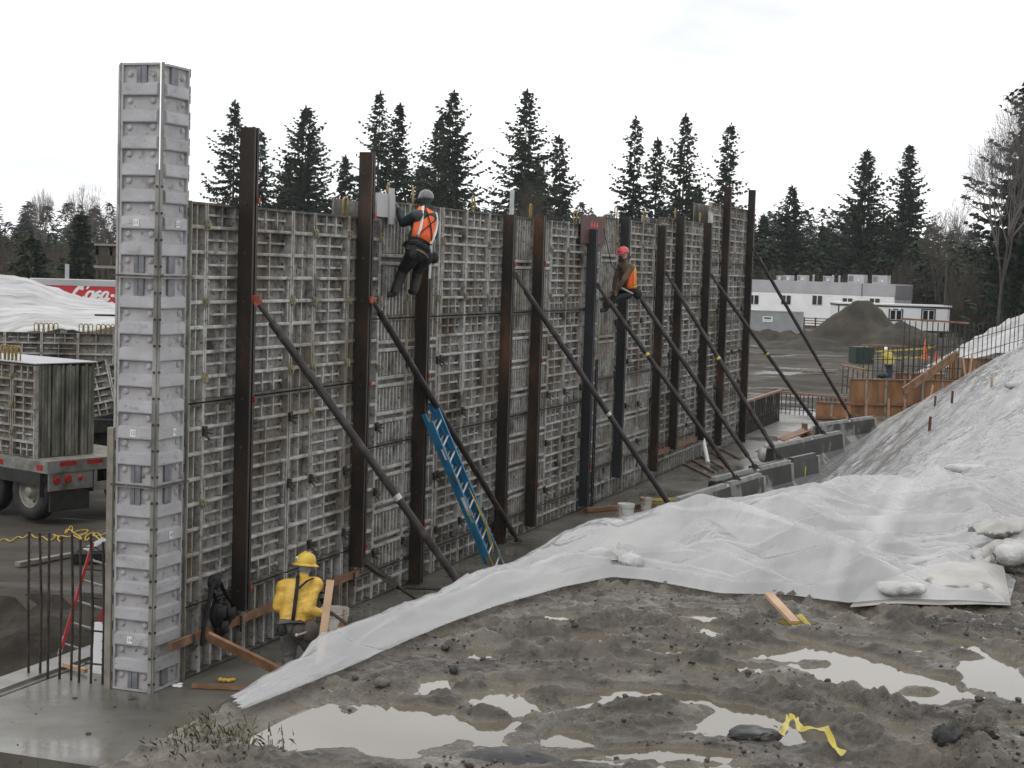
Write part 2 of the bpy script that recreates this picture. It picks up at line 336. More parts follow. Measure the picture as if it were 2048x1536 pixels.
MT['glass'] = material('dark window glass', [(0.35, (0.012,0.013,0.014)), (0.65, (0.03,0.032,0.034))], scale=1.2, rough=0.08)
MT['green'] = material('dark green trim', [(0.35, (0.007,0.020,0.015)), (0.65, (0.013,0.033,0.026))], scale=3, rough=0.5)
MT['container'] = material('grey container paint', [(0.35, (0.23,0.245,0.25)), (0.65, (0.31,0.325,0.33))], scale=1, rough=0.6, spots=((0.17,0.15,0.12), 1.6, 0.62, 0.78))
MT['brown'] = material('brown stained rail', [(0.35, (0.07,0.03,0.018)), (0.65, (0.13,0.06,0.035))], scale=4, rough=0.7)
MT['black'] = material('black rubber', [(0.35, (0.010,0.010,0.010)), (0.65, (0.022,0.021,0.02))], scale=6, rough=0.55, rough2=0.8, spots=((0.09,0.08,0.065), 3, 0.6, 0.78))
MT['cloth_black'] = material('wet black nylon', [(0.35, (0.006,0.006,0.007)), (0.65, (0.018,0.018,0.019))], scale=14, rough=0.7, bump=0.5, spec=0.3)
MT['yellowcoat'] = material('yellow raincoat', [(0.35, (0.46,0.27,0.03)), (0.65, (0.64,0.41,0.065))], scale=7, rough=0.45, bump=0.45, bscale=14, bdist=0.03)
MT['palecoat'] = material('pale yellow raincoat', [(0.35, (0.38,0.31,0.06)), (0.65, (0.52,0.43,0.10))], scale=5, rough=0.5, bump=0.3)
MT['yellowhat'] = material('yellow helmet shell', [(0.35, (0.46,0.30,0.028)), (0.65, (0.62,0.44,0.055))], scale=8, rough=0.35, spots=((0.25,0.17,0.04), 22, 0.62, 0.7))
MT['greyhat'] = material('grey helmet shell', [(0.35, (0.10,0.105,0.115)), (0.65, (0.16,0.165,0.175))], scale=8, rough=0.3)
MT['redhat'] = material('red helmet shell', [(0.35, (0.42,0.045,0.05)), (0.65, (0.52,0.075,0.08))], scale=8, rough=0.3)
MT['whitehat'] = material('white helmet shell', [(0.35, (0.68,0.68,0.68)), (0.65, (0.76,0.76,0.76))], scale=8, rough=0.3)
MT['hood'] = material('grey hood cloth', [(0.35, (0.20,0.20,0.22)), (0.65, (0.29,0.29,0.31))], scale=12, rough=0.8, bump=0.2)
MT['darkgreen'] = material('dark green jacket', [(0.35, (0.008,0.016,0.015)), (0.65, (0.022,0.04,0.038))], scale=9, rough=0.6, bump=0.3)
MT['tan'] = material('tan brown jacket', [(0.35, (0.075,0.05,0.028)), (0.65, (0.13,0.09,0.055))], scale=9, rough=0.75, bump=0.3)
MT['jeans'] = material('wet grey work trousers', [(0.35, (0.055,0.055,0.052)), (0.65, (0.115,0.115,0.108))], scale=8, rough=0.7, bump=0.3, spots=((0.10,0.09,0.06), 5, 0.58, 0.75))
MT['darktrouser'] = material('dark work trousers', [(0.35, (0.010,0.011,0.012)), (0.65, (0.028,0.028,0.03))], scale=8, rough=0.7, bump=0.3)
MT['navy'] = material('navy jeans', [(0.35, (0.012,0.016,0.05)), (0.65, (0.025,0.03,0.08))], scale=8, rough=0.7)
MT['boot'] = material('muddy work boot', [(0.35, (0.02,0.017,0.014)), (0.65, (0.05,0.043,0.034))], scale=9, rough=0.7)
MT['skin'] = material('weathered skin', [(0.35, (0.30,0.15,0.11)), (0.65, (0.40,0.22,0.16))], scale=14, rough=0.5)
MT['glove'] = material('grey work glove', [(0.35, (0.13,0.13,0.13)), (0.65, (0.22,0.22,0.22))], scale=12, rough=0.8)
MT['yglove'] = material('yellow work glove', [(0.35, (0.45,0.28,0.03)), (0.65, (0.58,0.40,0.06))], scale=12, rough=0.7)
MT['vest'] = material('orange safety vest', [(0.35, (0.62,0.085,0.02)), (0.65, (0.78,0.14,0.035))], scale=8, rough=0.6, bump=0.15)
MT['stripe'] = material('reflective silver stripe', [(0.35, (0.60,0.60,0.58)), (0.65, (0.75,0.75,0.72))], scale=10, rough=0.35)
MT['limestripe'] = material('lime reflective stripe', [(0.35, (0.52,0.58,0.05)), (0.65, (0.68,0.72,0.12))], scale=10, rough=0.4)
MT['leather'] = material('brown leather tool pouch', [(0.35, (0.022,0.015,0.011)), (0.65, (0.05,0.034,0.024))], scale=9, rough=0.6)
MT['strap'] = material('tan web strap', [(0.35, (0.16,0.115,0.05)), (0.65, (0.26,0.19,0.09))], scale=12, rough=0.7)
MT['blue'] = material('blue fibreglass', [(0.35, (0.018,0.14,0.28)), (0.65, (0.035,0.215,0.38))], scale=5, rough=0.4, spots=((0.10,0.10,0.10), 7, 0.63, 0.75))
MT['alu'] = material('dull aluminium', [(0.35, (0.33,0.335,0.34)), (0.65, (0.46,0.465,0.47))], scale=7, rough=0.4, metallic=0.5)
MT['redfib'] = material('red fibreglass', [(0.35, (0.24,0.012,0.014)), (0.65, (0.36,0.028,0.03))], scale=5, rough=0.4)
MT['bucket'] = material('scuffed white bucket', [(0.35, (0.42,0.41,0.37)), (0.65, (0.56,0.55,0.51))], scale=6, rough=0.5, spots=[((0.30,0.11,0.03), 5, 0.55, 0.62)])
MT['bucketclean'] = material('white plastic bucket', [(0.35, (0.60,0.60,0.58)), (0.65, (0.70,0.70,0.68))], scale=6, rough=0.45)
MT['cocared'] = material('red trailer paint', [(0.35, (0.42,0.018,0.022)), (0.65, (0.50,0.03,0.034))], scale=0.6, rough=0.4)
MT['lens'] = material('red lamp lens', [(0.35, (0.24,0.012,0.012)), (0.65, (0.34,0.025,0.022))], scale=9, rough=0.25)
MT['trailer'] = material('dusty trailer metal', [(0.35, (0.15,0.148,0.14)), (0.65, (0.27,0.265,0.255))], scale=4, rough=0.5, metallic=0.4, spots=((0.09,0.085,0.07), 3, 0.58, 0.72))
MT['rim'] = material('dusty wheel rim', [(0.35, (0.17,0.16,0.13)), (0.65, (0.29,0.275,0.235))], scale=5, rough=0.55, metallic=0.3)
MT['moss'] = material('mossy form edge', [(0.3, (0.035,0.035,0.026)), (0.5, (0.10,0.10,0.08)), (0.7, (0.22,0.215,0.18))], scale=5, detail=8, rough=0.8, stretch=(1,1,0.3), bump=0.15, nrough=0.65)
MT['orange'] = material('orange cone plastic', [(0.35, (0.55,0.10,0.02)), (0.65, (0.68,0.15,0.035))], scale=6, rough=0.5)
MT['tape'] = material('yellow caution tape', [(0.35, (0.38,0.31,0.035)), (0.65, (0.52,0.44,0.075))], scale=12, rough=0.35, bump=0.2, spots=((0.06,0.055,0.03), 18, 0.64, 0.68))
MT['rope'] = material('yellow cord', [(0.35, (0.38,0.26,0.04)), (0.65, (0.52,0.37,0.08))], scale=12, rough=0.7)
MT['stone'] = material('dark wet rock', [(0.35, (0.018,0.018,0.019)), (0.65, (0.045,0.044,0.044))], scale=14, rough=0.4, rough2=0.7, bump=0.5, bscale=30)
MT['pebble'] = material('brown pebble', [(0.35, (0.06,0.05,0.04)), (0.65, (0.11,0.09,0.075))], scale=14, rough=0.5)
MT['grass'] = material('short wet grass', [(0.3, (0.035,0.040,0.014)), (0.55, (0.075,0.075,0.03)), (0.75, (0.14,0.12,0.06))], scale=20, rough=0.6)
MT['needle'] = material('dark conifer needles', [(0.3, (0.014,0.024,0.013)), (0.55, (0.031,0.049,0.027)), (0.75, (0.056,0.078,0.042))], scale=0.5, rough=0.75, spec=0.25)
MT['needlehaze'] = material('grey green needles tinted for haze', [(0.3, (0.032,0.040,0.036)), (0.55, (0.05,0.06,0.052)), (0.75, (0.072,0.084,0.07))], scale=0.35, rough=0.85, spec=0.2)  # haze over the far woods is put into this paler grey green
MT['bark'] = material('grey brown bark', [(0.3, (0.03,0.025,0.02)), (0.7, (0.07,0.06,0.05))], scale=3, rough=0.9)
MT['twig'] = material('bare grey twigs', [(0.3, (0.085,0.075,0.07)), (0.7, (0.15,0.135,0.125))], scale=1, rough=0.9)
MT['thicket'] = material('brown winter brush', [(0.3, (0.035,0.029,0.022)), (0.55, (0.062,0.053,0.041)), (0.75, (0.088,0.078,0.06))], scale=0.3, rough=0.9, spec=0.2)
MT['cable'] = material('black cable', [(0.3, (0.01,0.01,0.01)), (0.7, (0.03,0.03,0.03))], scale=3, rough=0.6)
MT['sticker'] = material('white paper sticker', [(0.35, (0.62,0.62,0.62)), (0.65, (0.70,0.70,0.70))], scale=20, rough=0.6)
MT['ink'] = material('dark print ink', [(0.35, (0.05,0.05,0.06)), (0.65, (0.09,0.09,0.10))], scale=20, rough=0.6)
MT['redink'] = material('bright red paint marks', [(0.35, (0.5,0.03,0.02)), (0.65, (0.62,0.05,0.03))], scale=20, rough=0.6)
MT['rustplate'] = material('rusty red plate', [(0.35, (0.045,0.016,0.013)), (0.65, (0.085,0.032,0.026))], scale=4, rough=0.6)
MT['canvas'] = material('plain white wrap', [(0.35, (0.66,0.66,0.67)), (0.65, (0.75,0.75,0.76))], scale=3, rough=0.4)
# ================================================================== GROUND, SLAB, MUD BANK, SHEETING
def axis(pieces):
    a = []
    for x0, x1, d0, d1 in pieces:
        x = x0
        while x < x1 - 1e-6:
            a.append(x); f = (x-x0)/(x1-x0); x += d0*(d1/d0)**f
    a.append(pieces[-1][1]); return np.array(a)
def frame_xy(S, O):
    X = C0.x + Dv.x*S + Nv.x*O; Y = C0.y + Dv.y*S + Nv.y*O
    return X, Y
def trench(X, Y, S, O):
    e = 0.5*fbm(X*0.8, Y*0.8, 3)
    return sstep(-7.2, -5.6, O + e)*(1-sstep(-2.3, -2.05, O))*sstep(-16, -9, S)*(1-sstep(1.6, 4.6, S + e*1.6))
def ground_z(X, Y, S, O):
    z = -0.05 + 0.05*fbm(X*0.45, Y*0.45, 4) + (0.24*fbm(X*0.09+3, Y*0.26, 4) + 0.07*fbm(X*0.5, Y*1.1, 3))*sstep(50, 75, Y)*(1-sstep(125, 160, Y))
    z = z + 2.6*sstep(190, 330, Y) + 6*sstep(300, 600, Y)
    tr = trench(X, Y, S, O)
    z = z - tr*(1.15 + 0.12*fbm(X*1.3, Y*1.3, 3))
    pit = (1-sstep(-3.6, -2.75, S))*sstep(-7, -4.5, O)*(1-sstep(3.0, 3.6, O))
    z = np.minimum(z, z*(1-pit) - 1.1*pit)
    under = sstep(-2.2, -2.0, O)*(1-sstep(3.5, 4.2, O))*sstep(-3.1, -2.7, S)*(1-sstep(46, 47, S))
    z = z*(1-under) - 0.35*under
    bank = sstep(3.8, 4.6, O)*(1-sstep(20, 26, O))*sstep(-30, -20, S)*(1-sstep(38, 41, S))
    return z*(1-bank) - 0.5*bank
sa = axis([(-60,-12,6,0.3), (-12,12,0.22,0.25), (12,50,0.3,0.45), (50,110,0.45,1.2), (110,260,1.2,8), (260,640,8,60)])
oa = axis([(-420,-60,60,4), (-60,-12,4,0.3), (-12,16,0.22,0.3), (16,70,0.3,1.5), (70,420,1.5,60)])
S, O = np.meshgrid(sa, oa, indexing='ij'); X, Y = frame_xy(S, O)
me = grid_mesh('ground', np.stack([X, Y, ground_z(X, Y, S, O)], -1), MT['soil']); me.materials.append(MT['darksoil'])
cut = (trench(X, Y, S, O) > 0.04) | ((S < -2.7) & (O > -7) & (O < 4))          # darker tone for the soil in trench and pit
me.polygons.foreach_set('material_index', cut[:-1, :-1].reshape(-1).astype(np.int32))
structure('ground', me)

X, Y = np.meshgrid(np.arange(4, 62, 2.0), np.arange(60, 128, 2.0), indexing='ij')          # rain water standing in the yard ruts
structure('yard_puddles', grid_mesh('yard_puddles', np.stack([X, Y, 0*X - 0.20], -1), MT['water']))
# the footing slab with its keyed kerb
TH = THETA
mb = MB(); mb.box(-2.6, 46, -3.9, 1.45, -0.6, 0.0)
o = part('slab', mb, MT['slab'], None, W(0,0), (0,0,TH)); o['kind'] = 'structure'
mb = MB(); mb.box(-2.6, 46, 1.45, 1.53, -0.6, -0.06); mb.box(-2.6, 46, 1.53, 1.60, -0.6, -0.015); mb.box(-2.6, 46, 1.60, 1.95, -0.6, 0.03)
o = part('kerb', mb, MT['kerb'], None, W(0,0), (0,0,TH)); o['kind'] = 'structure'

PLAT = 3.26
def bank_z(S, O):
    toe = 3.60 - 0.60*sstep(14, 41, S)
    crest = 6.88 + 2.4*sstep(-5.5, -0.2, S) - 0.9*sstep(12, 34, S)
    t = (O-toe)/(crest-toe)
    tt = np.clip(t, 0, 1); e = 0.75*tt + 0.25*tt*tt*(3-2*tt)
    z = PLAT*e + np.where(t < 0, (O-toe)*0.5, 0)
    z = z + 0.25*sstep(0, 5, S)*sstep(8.5, 12, O)
    return z*(1-sstep(40.5, 44, S)) - 0.6*sstep(40.5, 44, S)
puddles = [(760,1475,265,52), (600,1492,110,38), (1000,1432,70,22), (1400,1250,50,12), (1420,1284,28,10), (1335,1320,55,13), (1640,1325,95,16), (1740,1370,150,32), (1860,1415,85,18),
           (1995,1375,75,52), (1290,1405,120,15), (1480,1462,75,40), (1610,1500,65,20), (1722,1244,32,7), (1130,1502,60,22), (1500,1355,48,9), (1340,1530,120,16), (1910,1300,55,9), (1190,1290,50,7), (1960,1240,60,8), (1275,1350,50,8), (1180,1400,50,9), (1050,1345,45,7), (1230,1452,70,10), (1590,1265,45,8), (1820,1475,60,10), (1440,1395,60,9), (1700,1450,50,9), (2010,1290,50,8), (1120,1250,40,6), (960,1330,40,7)]
pud = []
for px, py, rx, ry in puddles:
    c = G(px, py, 3.21); d = c.y; pud.append((c.x, c.y, rx*d/FPX, max(ry, 9)*0.92*d/FPX/((HC-3.21)/d)))
ruts = [[tuple(G(x, y, 3.25)[:2]) for x, y in r] for r in (
    [(1230,1262),(1400,1256),(1560,1272),(1720,1312),(1960,1400)], [(1120,1330),(1330,1330),(1520,1352),(1700,1418),(1900,1520)], [(1060,1428),(1250,1398),(1420,1408),(1560,1440),(1680,1500)],
    [(1560,1215),(1740,1240),(1900,1282),(2047,1330)], [(960,1300),(1090,1282),(1240,1300)], [(900,1420),(1010,1380),(1150,1372)])]
def seg_near(S, O, pts):
    best = np.full(np.shape(S), 1e9); bs = np.zeros(np.shape(S)); bo = np.zeros(np.shape(S))
    for (s0, o0), (s1, o1) in zip(pts[:-1], pts[1:]):
        dx, dy = s1-s0, o1-o0; t = np.clip(((S-s0)*dx + (O-o0)*dy)/(dx*dx+dy*dy), 0, 1)
        qs, qo = s0+t*dx, o0+t*dy; d = np.hypot(S-qs, O-qo); k = d < best
        best = np.where(k, d, best); bs = np.where(k, qs, bs); bo = np.where(k, qo, bo)
    return best, bs, bo
def mud_z(X, Y, S, O):
    n1 = fbm(X*1.1, Y*1.6, 3); n2 = ridged(X*2.4+4, Y*5.5, 4); n3 = fbm(X*7, Y*9, 4)
    fine = fbm(X*24, Y*24, 3)
    rough = 0.35 + 0.65*sstep(-0.25, 0.35, fbm(X*0.9+9, Y*1.4, 2))
    vfine = fbm(X*60, Y*60, 2); cl = np.maximum(0, fbm(X*13+3, Y*15, 3))
    h = 0.020*n1 + rough*(0.052*(n2-0.5) + 0.024*n3 + 0.012*fine + 0.004*vfine + 0.026*cl) + 0.004*fine + 0.002*vfine + 0.004
    h = h - 0.034*sstep(0.18, 0.55, fbm(X*1.9+11, Y*4.2+3, 3))
    for pts in ruts:
        d, _, _ = seg_near(X, Y, pts); d = d + 0.035*fbm(X*2.1+1, Y*2.1, 2)
        h = h - 0.050*np.clip(1-(d/0.085)**2, 0, 1) + (0.030+0.045*np.maximum(0, fbm(X*5, Y*6, 3)))*np.exp(-((d-0.15)/0.055)**2)
    wob = 0.36*fbm(X*3.1+2, Y*4.2, 4)
    rmin = 9.0 + 0*X
    for cx, cy, rx, ry in pud: rmin = np.minimum(rmin, np.sqrt(((X-cx)/rx)**2 + ((Y-cy)/ry)**2))
    h = np.where(h > 0, h*(0.35 + 0.65*sstep(1.0, 2.1, rmin)), h)
    for cx, cy, rx, ry in pud:
        r = np.sqrt(((X-cx)/rx)**2 + ((Y-cy)/ry)**2) + wob
        f = 1-sstep(0.84, 1.16, r)
        h = h*(1-f) + f*(-0.070 + 0.022*n3 + 0.02*n2)
    return h
near = axis([(-16,-12.0,0.3,0.03), (-12.0,-5.6,0.0135,0.0145), (-5.6,-4.6,0.015,0.03), (-4.6,6,0.03,0.3), (6,46,0.3,0.6)])
na = axis([(2.6,6.6,0.12,0.03), (6.6,11.2,0.0145,0.0145), (11.2,26,0.03,1.5)])
S, O = np.meshgrid(near, na, indexing='ij'); X, Y = frame_xy(S, O)
mk = sstep(6.75, 7.25, O)*(1-sstep(-2, 2, S))
edge_rough = 0.03*fbm(X*9, Y*9, 4)*sstep(6.2, 6.9, O)
Z = bank_z(S, O) + mk*mud_z(X, Y, S, O) + (1-mk)*edge_rough
structure('mud_bank', grid_mesh('mud_bank', np.stack([X, Y, Z], -1), MT['bankmud']))
# water lying in the hollows of the mud
wa = axis([(-13,-4.2,0.25,0.25)]); wo = axis([(7.15,12,0.25,0.25)])
S, O = np.meshgrid(wa, wo, indexing='ij'); X, Y = frame_xy(S, O)
structure('puddle_water', grid_mesh('puddle_water', np.stack([X, Y, 0*X + 3.243], -1), MT['water']))

# white sheeting over the bank
bnd = [(-10.62,7.02), (-9.99,7.09), (-9.51,7.12), (-8.77,7.16), (-8.22,7.23), (-7.54,7.39), (-7.12,7.56), (-7.10,7.77), (-7.28,8.24), (-7.12,8.61), (-7.2,8.96), (-6.8,9.51), (-6.73,9.80),
       (-5.98,9.80), (-5.5,9.66), (-5.05,9.56), (-5.25,9.9), (-5.5,10.5), (-5.6,13), (-5.6,40)]
poly = np.array(bnd + [(60,40), (60,-5), (-9.2,-5), (-9.6,5.2), (-10.3,6.75)])
def inside(S, O, poly):
    r = np.zeros(S.shape, bool); n = len(poly)
    for i in range(n):
        x0, y0 = poly[i]; x1, y1 = poly[(i+1) % n]
        c = ((y0 > O) != (y1 > O)) & (S < (x1-x0)*(O-y0)/((y1-y0) if y1 != y0 else 1e-9) + x0); r ^= c
    return r
# tent-like folds: crest lines seen in the photograph, carried back to the plateau
folds = []
def fold(px, h, w, z=3.3):
    folds.append(([so(G(x, y, z)) for x, y in px], h, w))
fold([(1215,1085),(1330,1062),(1395,1043),(1480,1062)], 0.07, 0.45)
fold([(1395,1043),(1500,1072),(1620,1122),(1755,1188)], 0.22, 0.40)
fold([(1420,1038),(1560,1075),(1680,1118),(1790,1165)], 0.14, 0.30)
fold([(1395,1043),(1430,1090),(1440,1140)], 0.10, 0.35)
fold([(1560,1040),(1680,1000),(1840,962)], 0.16, 0.55)
fold([(1840,962),(1905,992),(1960,1038)], 0.20, 0.5)
fold([(1620,1062),(1780,1058),(1950,1052)], 0.10, 0.22)
fold([(1240,1128),(1330,1122),(1440,1138),(1530,1168)], 0.09, 0.18)
fold([(1150,1135),(1300,1140),(1440,1166)], 0.05, 0.12)
fold([(1770,1190),(1900,1140),(1960,1125)], 0.10, 0.30)
fold([(1960,1040),(2000,1075),(2047,1100)], 0.16, 0.35)
fold([(1900,1010),(1980,985),(2047,960)], 0.12, 0.4)
fold([(1480,1068),(1680,1085),(1800,1100)], 0.07, 0.16)
fold([(640,1312),(700,1300),(860,1245),(1010,1185),(1200,1128)], 0.06, 0.16, 3.26)
fold([(645,1308),(690,1318),(740,1322)], 0.07, 0.12, 3.26)
fold([(900,1210),(1010,1160),(1170,1105),(1260,1065)], 0.05, 0.14, 3.26)
creases = []; rc = random.Random(21)
for k in range(340):                                    # long tension folds down the slope
    s_ = rc.uniform(-7, 40); o_ = rc.uniform(3.9, 8.6); l = rc.uniform(1.2, 5.5)*(0.7+0.02*max(0, s_)); a = rc.gauss(-0.09, 0.07)
    creases.append((s_, o_, s_+l*math.cos(a), o_+l*math.sin(a), rc.uniform(0.015, 0.042), rc.uniform(0.10, 0.20)*(1+0.012*max(0, s_))))
for k in range(210):                                    # shorter crossing folds on the flat
    s_ = rc.uniform(-6.9, 7); o_ = rc.uniform(7.1, 12.5); l = rc.uniform(0.35, 1.9); a = rc.choice((1.23, 1.23, 0.75, 1.7, 2.2)) + rc.gauss(0, 0.22)
    creases.append((s_, o_, s_+l*math.cos(a), o_+l*math.sin(a), rc.uniform(0.018, 0.055), rc.uniform(0.04, 0.11)))
for k in range(46):                                     # folds running along the near hem
    s_ = rc.uniform(-10.4, -5.5); o_ = rc.uniform(6.2, 7.15 + 0.1*max(0, s_+9)); l = rc.uniform(0.4, 1.6); a = rc.gauss(0.06, 0.16)
    creases.append((s_, o_, s_+l*math.cos(a), o_+l*math.sin(a), rc.uniform(0.015, 0.045), rc.uniform(0.035, 0.09)))
def sheet_z(S, O, dist):
    X, Y = frame_xy(S, O)
    b = bank_z(S, O)
    h = 0.035 + 0*S
    slope = sstep(3.3, 4.8, O)*(1-sstep(7.0, 9.0, O))
    flat = sstep(7.0, 8.2, O)
    nearw = 1-sstep(2, 9, S)
    # wrinkles drawn out along the slope, crumples on the flat
    w1 = ridged(O*2.3 + 0.5*fbm(S*0.3, O*0.8, 2) + S*0.12, S*0.22 + 7, 3)
    w2 = ridged(O*5.5 + S*0.5 + fbm(S*0.5, O, 2), S*0.5 + 3, 3)
    w3 = ridged(O*11 + S*1.1 + 1.4*fbm(S*0.6, O*1.5, 2), S*0.7 + 1, 2)
    h = h + slope*(0.050*(w1-0.55) + 0.018*(w2-0.55) + 0.006*(w3-0.5))*(0.45+0.55*sstep(-6, 0, S)) + slope*0.02
    c1 = ridged(S*1.1 + O*0.9 + 0.8*fbm(S*0.7, O*0.7, 2), O*0.8 - S*0.35, 3)
    c2 = ridged(S*3.0 + O*2.2 + fbm(S, O, 2), O*2.0 - S*1.2 + 5, 3)
    big = sstep(-6.5, -5.0, S)
    c3 = ridged(S*1.7 - O*5.5 + 1.2*fbm(S*0.8, O*0.8, 2), S*0.9 + O*0.7 + 9, 2)
    calm = 0.35+0.65*sstep(-4.5, -1, S)
    h = h + calm*flat*(0.045*(c1-0.5)*(0.3+0.7*big) + 0.022*(c2-0.5)*(0.3+0.7*big) + 0.022*(c3-0.5)*(0.4+0.6*big)) + flat*0.015
    F_ = 0*S
    for pts, hh, ww in folds:
        d, _, _ = seg_near(S, O, pts)
        F_ = np.maximum(F_, 0.9*hh*np.clip(1-d/ww, 0, 1)**1.05)
    h = h + F_
    C_ = 0*S
    for s0, o0, s1, o1, hh, ww in creases:
        m = (S > min(s0,s1)-ww) & (S < max(s0,s1)+ww) & (O > min(o0,o1)-ww) & (O < max(o0,o1)+ww)
        if not m.any(): continue
        dx, dy = s1-s0, o1-o0; ss, oo = S[m], O[m]; t = np.clip(((ss-s0)*dx + (oo-o0)*dy)/(dx*dx+dy*dy), 0, 1)
        d = np.hypot(ss-s0-t*dx, oo-o0-t*dy + 0.03*np.sin(t*9+s0*7))
        C_[m] = np.maximum(C_[m], hh*np.clip(1-d/ww, 0, 1)*np.clip(4*t*(1-t)*1.6, 0, 1))
    h = h + C_
    h = np.where(dist < 0.35, h*sstep(-0.12, 0.35, dist) + 0.012, h)          # settles down to the hem
    h = h + 0.02*np.exp(-dist/0.04) + 0.045*np.clip(1-np.abs(dist-0.13)/0.11, 0, 1)*sstep(-8.2, -7.2, S)
    return b + np.maximum(h, 0.012)
ps = axis([(-10.8,-3.2,0.020,0.022), (-3.2,10,0.024,0.09), (10,44,0.12,0.30)])
po = axis([(3.05,6.4,0.036,0.034), (6.4,11,0.026,0.026), (11,24,0.03,0.9)])
S, O = np.meshgrid(ps, po, indexing='ij')
dist, bs, bo = seg_near(S, O, bnd)
ins = inside(S, O, poly)
snap = (~ins) & (dist < 0.030)
S = np.where(snap, bs, S); O = np.where(snap, bo, O)
dd = np.where(ins, dist, 0.0)
X, Y = frame_xy(S, O); Z = sheet_z(S, O, dd)
SHEET = structure('plastic_sheeting', grid_mesh('plastic_sheeting', np.stack([X, Y, Z], -1), MT['plastic'], mask=(ins | snap)))
del SHEET['kind']; tag(SHEET, 'large milky white plastic sheet draped over the mud bank and its long slope', 'tarp')
def sheet_at(p):
    s_, o_ = so(p); S1 = np.array([[s_]]); O1 = np.array([[o_]])
    d1, _, _ = seg_near(S1, O1, bnd); return float(sheet_z(S1, O1, d1)[0, 0])
def hit_sheet(px, py):
    d = ray(px, py).normalized(); t = 5.0
    while t < 70:
        p = CAM + d*t
        if p.z < sheet_at(p): break
        t += 0.25
    a, b = t-0.25, t
    for _ in range(9):
        m = (a+b)/2; p = CAM + d*m
        if p.z < sheet_at(p): b = m
        else: a = m
    return CAM + d*b
def mud_at(p):
    s_, o_ = so(p); return float(bank_z(np.array(s_), np.array(o_)) + mud_z(np.array(p[0]), np.array(p[1]), s_, o_))

# clods on the mud: nobody could count them
rnd = random.Random(4)
def ico_clod(mb, c, r, rnd, mi=0, sq=0.7):
    n, m = 6, 4
    vs = [c + Vector((0,0,-r*sq))]
    for i in range(1, m):
        t = math.pi*i/m
        for j in range(n):
            a = 2*math.pi*j/n + 0.3*i; k = r*rnd.uniform(0.7, 1.25)
            vs.append(c + Vector((k*math.sin(t)*math.cos(a), k*math.sin(t)*math.sin(a), -k*sq*math.cos(t))))
    vs.append(c + Vector((0,0,r*sq))); e = len(vs)-1
    fs = [(0, 1+(j+1) % n, 1+j) for j in range(n)]
    for i in range(m-2):
        for j in range(n): fs.append((1+i*n+j, 1+i*n+(j+1) % n, 1+(i+1)*n+(j+1) % n, 1+(i+1)*n+j))
    fs += [(e, 1+(m-2)*n+j, 1+(m-2)*n+(j+1) % n) for j in range(n)]
    mb.add(vs, fs, mi)
mb = MB()
cand = []
while len(cand) < 9000:
    s_ = rnd.uniform(-12, -5.4); o_ = rnd.uniform(6.95, 11.2); cand.append((s_, o_))
ca = np.array(cand); cx, cy = frame_xy(ca[:,0], ca[:,1])
cz = bank_z(ca[:,0], ca[:,1]) + mud_z(cx, cy, ca[:,0], ca[:,1])
ci = inside(ca[:,0], ca[:,1], poly)
cl = fbm(cx*1.7+5, cy*2.6, 3)
for i in range(len(ca)):
    if ci[i] or cz[i] < 3.246 or cl[i] < -0.12 or rnd.random() > 0.35 + cl[i]: continue
    r = min(0.030, 0.0048*math.exp(rnd.gauss(0.25, 0.5)))
    ico_clod(mb, Vector((cx[i], cy[i], cz[i] + r*0.25)), r, rnd)
structure('mud_clods', mb.mesh('mud_clods', MT['mud'], True), 'stuff')
mb = MB()
for i in range(420):
    s_ = rnd.uniform(-2.5, 24); o_ = rnd.uniform(-1.3, 3.3)
    if -0.1 < s_ < 0.9 and -0.8 < o_ < 0.1: continue
    if s_ > 0.6 and o_ < 0.05: continue
    ico_clod(mb, W(s_, o_, 0.004), min(0.05, 0.008*math.exp(rnd.gauss(0.3, 0.6))), rnd, sq=0.5)
structure('slab_debris', mb.mesh('slab_debris', MT['mud'], True), 'stuff')
# grass tuft at the broken corner of the bank
mb = MB()
for i in range(260):
    p = G(rnd.gauss(410, 62), rnd.gauss(1505, 24), 3.2)
    s_, o_ = so(p)
    z = float(bank_z(np.array(s_), np.array(o_)))
    p.z = z - 0.01; l = rnd.uniform(0.02, 0.065); a = rnd.uniform(0, 6.28); b = rnd.uniform(0.2, 1.1)
    d = Vector((math.cos(a)*math.sin(b), math.sin(a)*math.sin(b), math.cos(b)))*l; w = Vector((-math.sin(a), math.cos(a), 0))*0.004
    mb.add([p-w, p+w, p+d*0.6+w*0.6+Vector((0,0,0.01)), p+d], [(0,1,2,3)])
structure('grass', mb.mesh('grass', MT['grass']), 'stuff')

# a second covered slope beyond the excavation on the far right
def far_slope(name, pts_lo, pts_hi, n, m, mat, amp):
    P = np.zeros((n, m, 3))
    for i in range(n):
        t = i/(n-1)*(len(pts_lo)-1); k = min(int(t), len(pts_lo)-2); f = t-k
        a = pts_lo[k].lerp(pts_lo[k+1], f); b = pts_hi[k].lerp(pts_hi[k+1], f)
        for j in range(m):
            P[i, j] = a.lerp(b, j/(m-1))
    P[:, :, 2] += amp*(ridged(P[:,:,2]*1.6 + P[:,:,0]*0.1, P[:,:,0]*0.35 + P[:,:,1]*0.1, 3)-0.6)
    return grid_mesh(name, P, mat)
lo = [atY(1832,748,74), atY(1900,735,72), atY(1960,715,70), atY(2090,690,66)]
hi = [atY(1838,742,80), atY(1900,706,80), atY(1960,668,80), atY(2090,600,80)]
o = link('covered_slope', far_slope('covered_slope', lo, hi, 60, 30, MT['plasticfar'], 0.22)); tag(o, 'white plastic sheet over the far slope behind the rebar and timber forms', 'tarp')
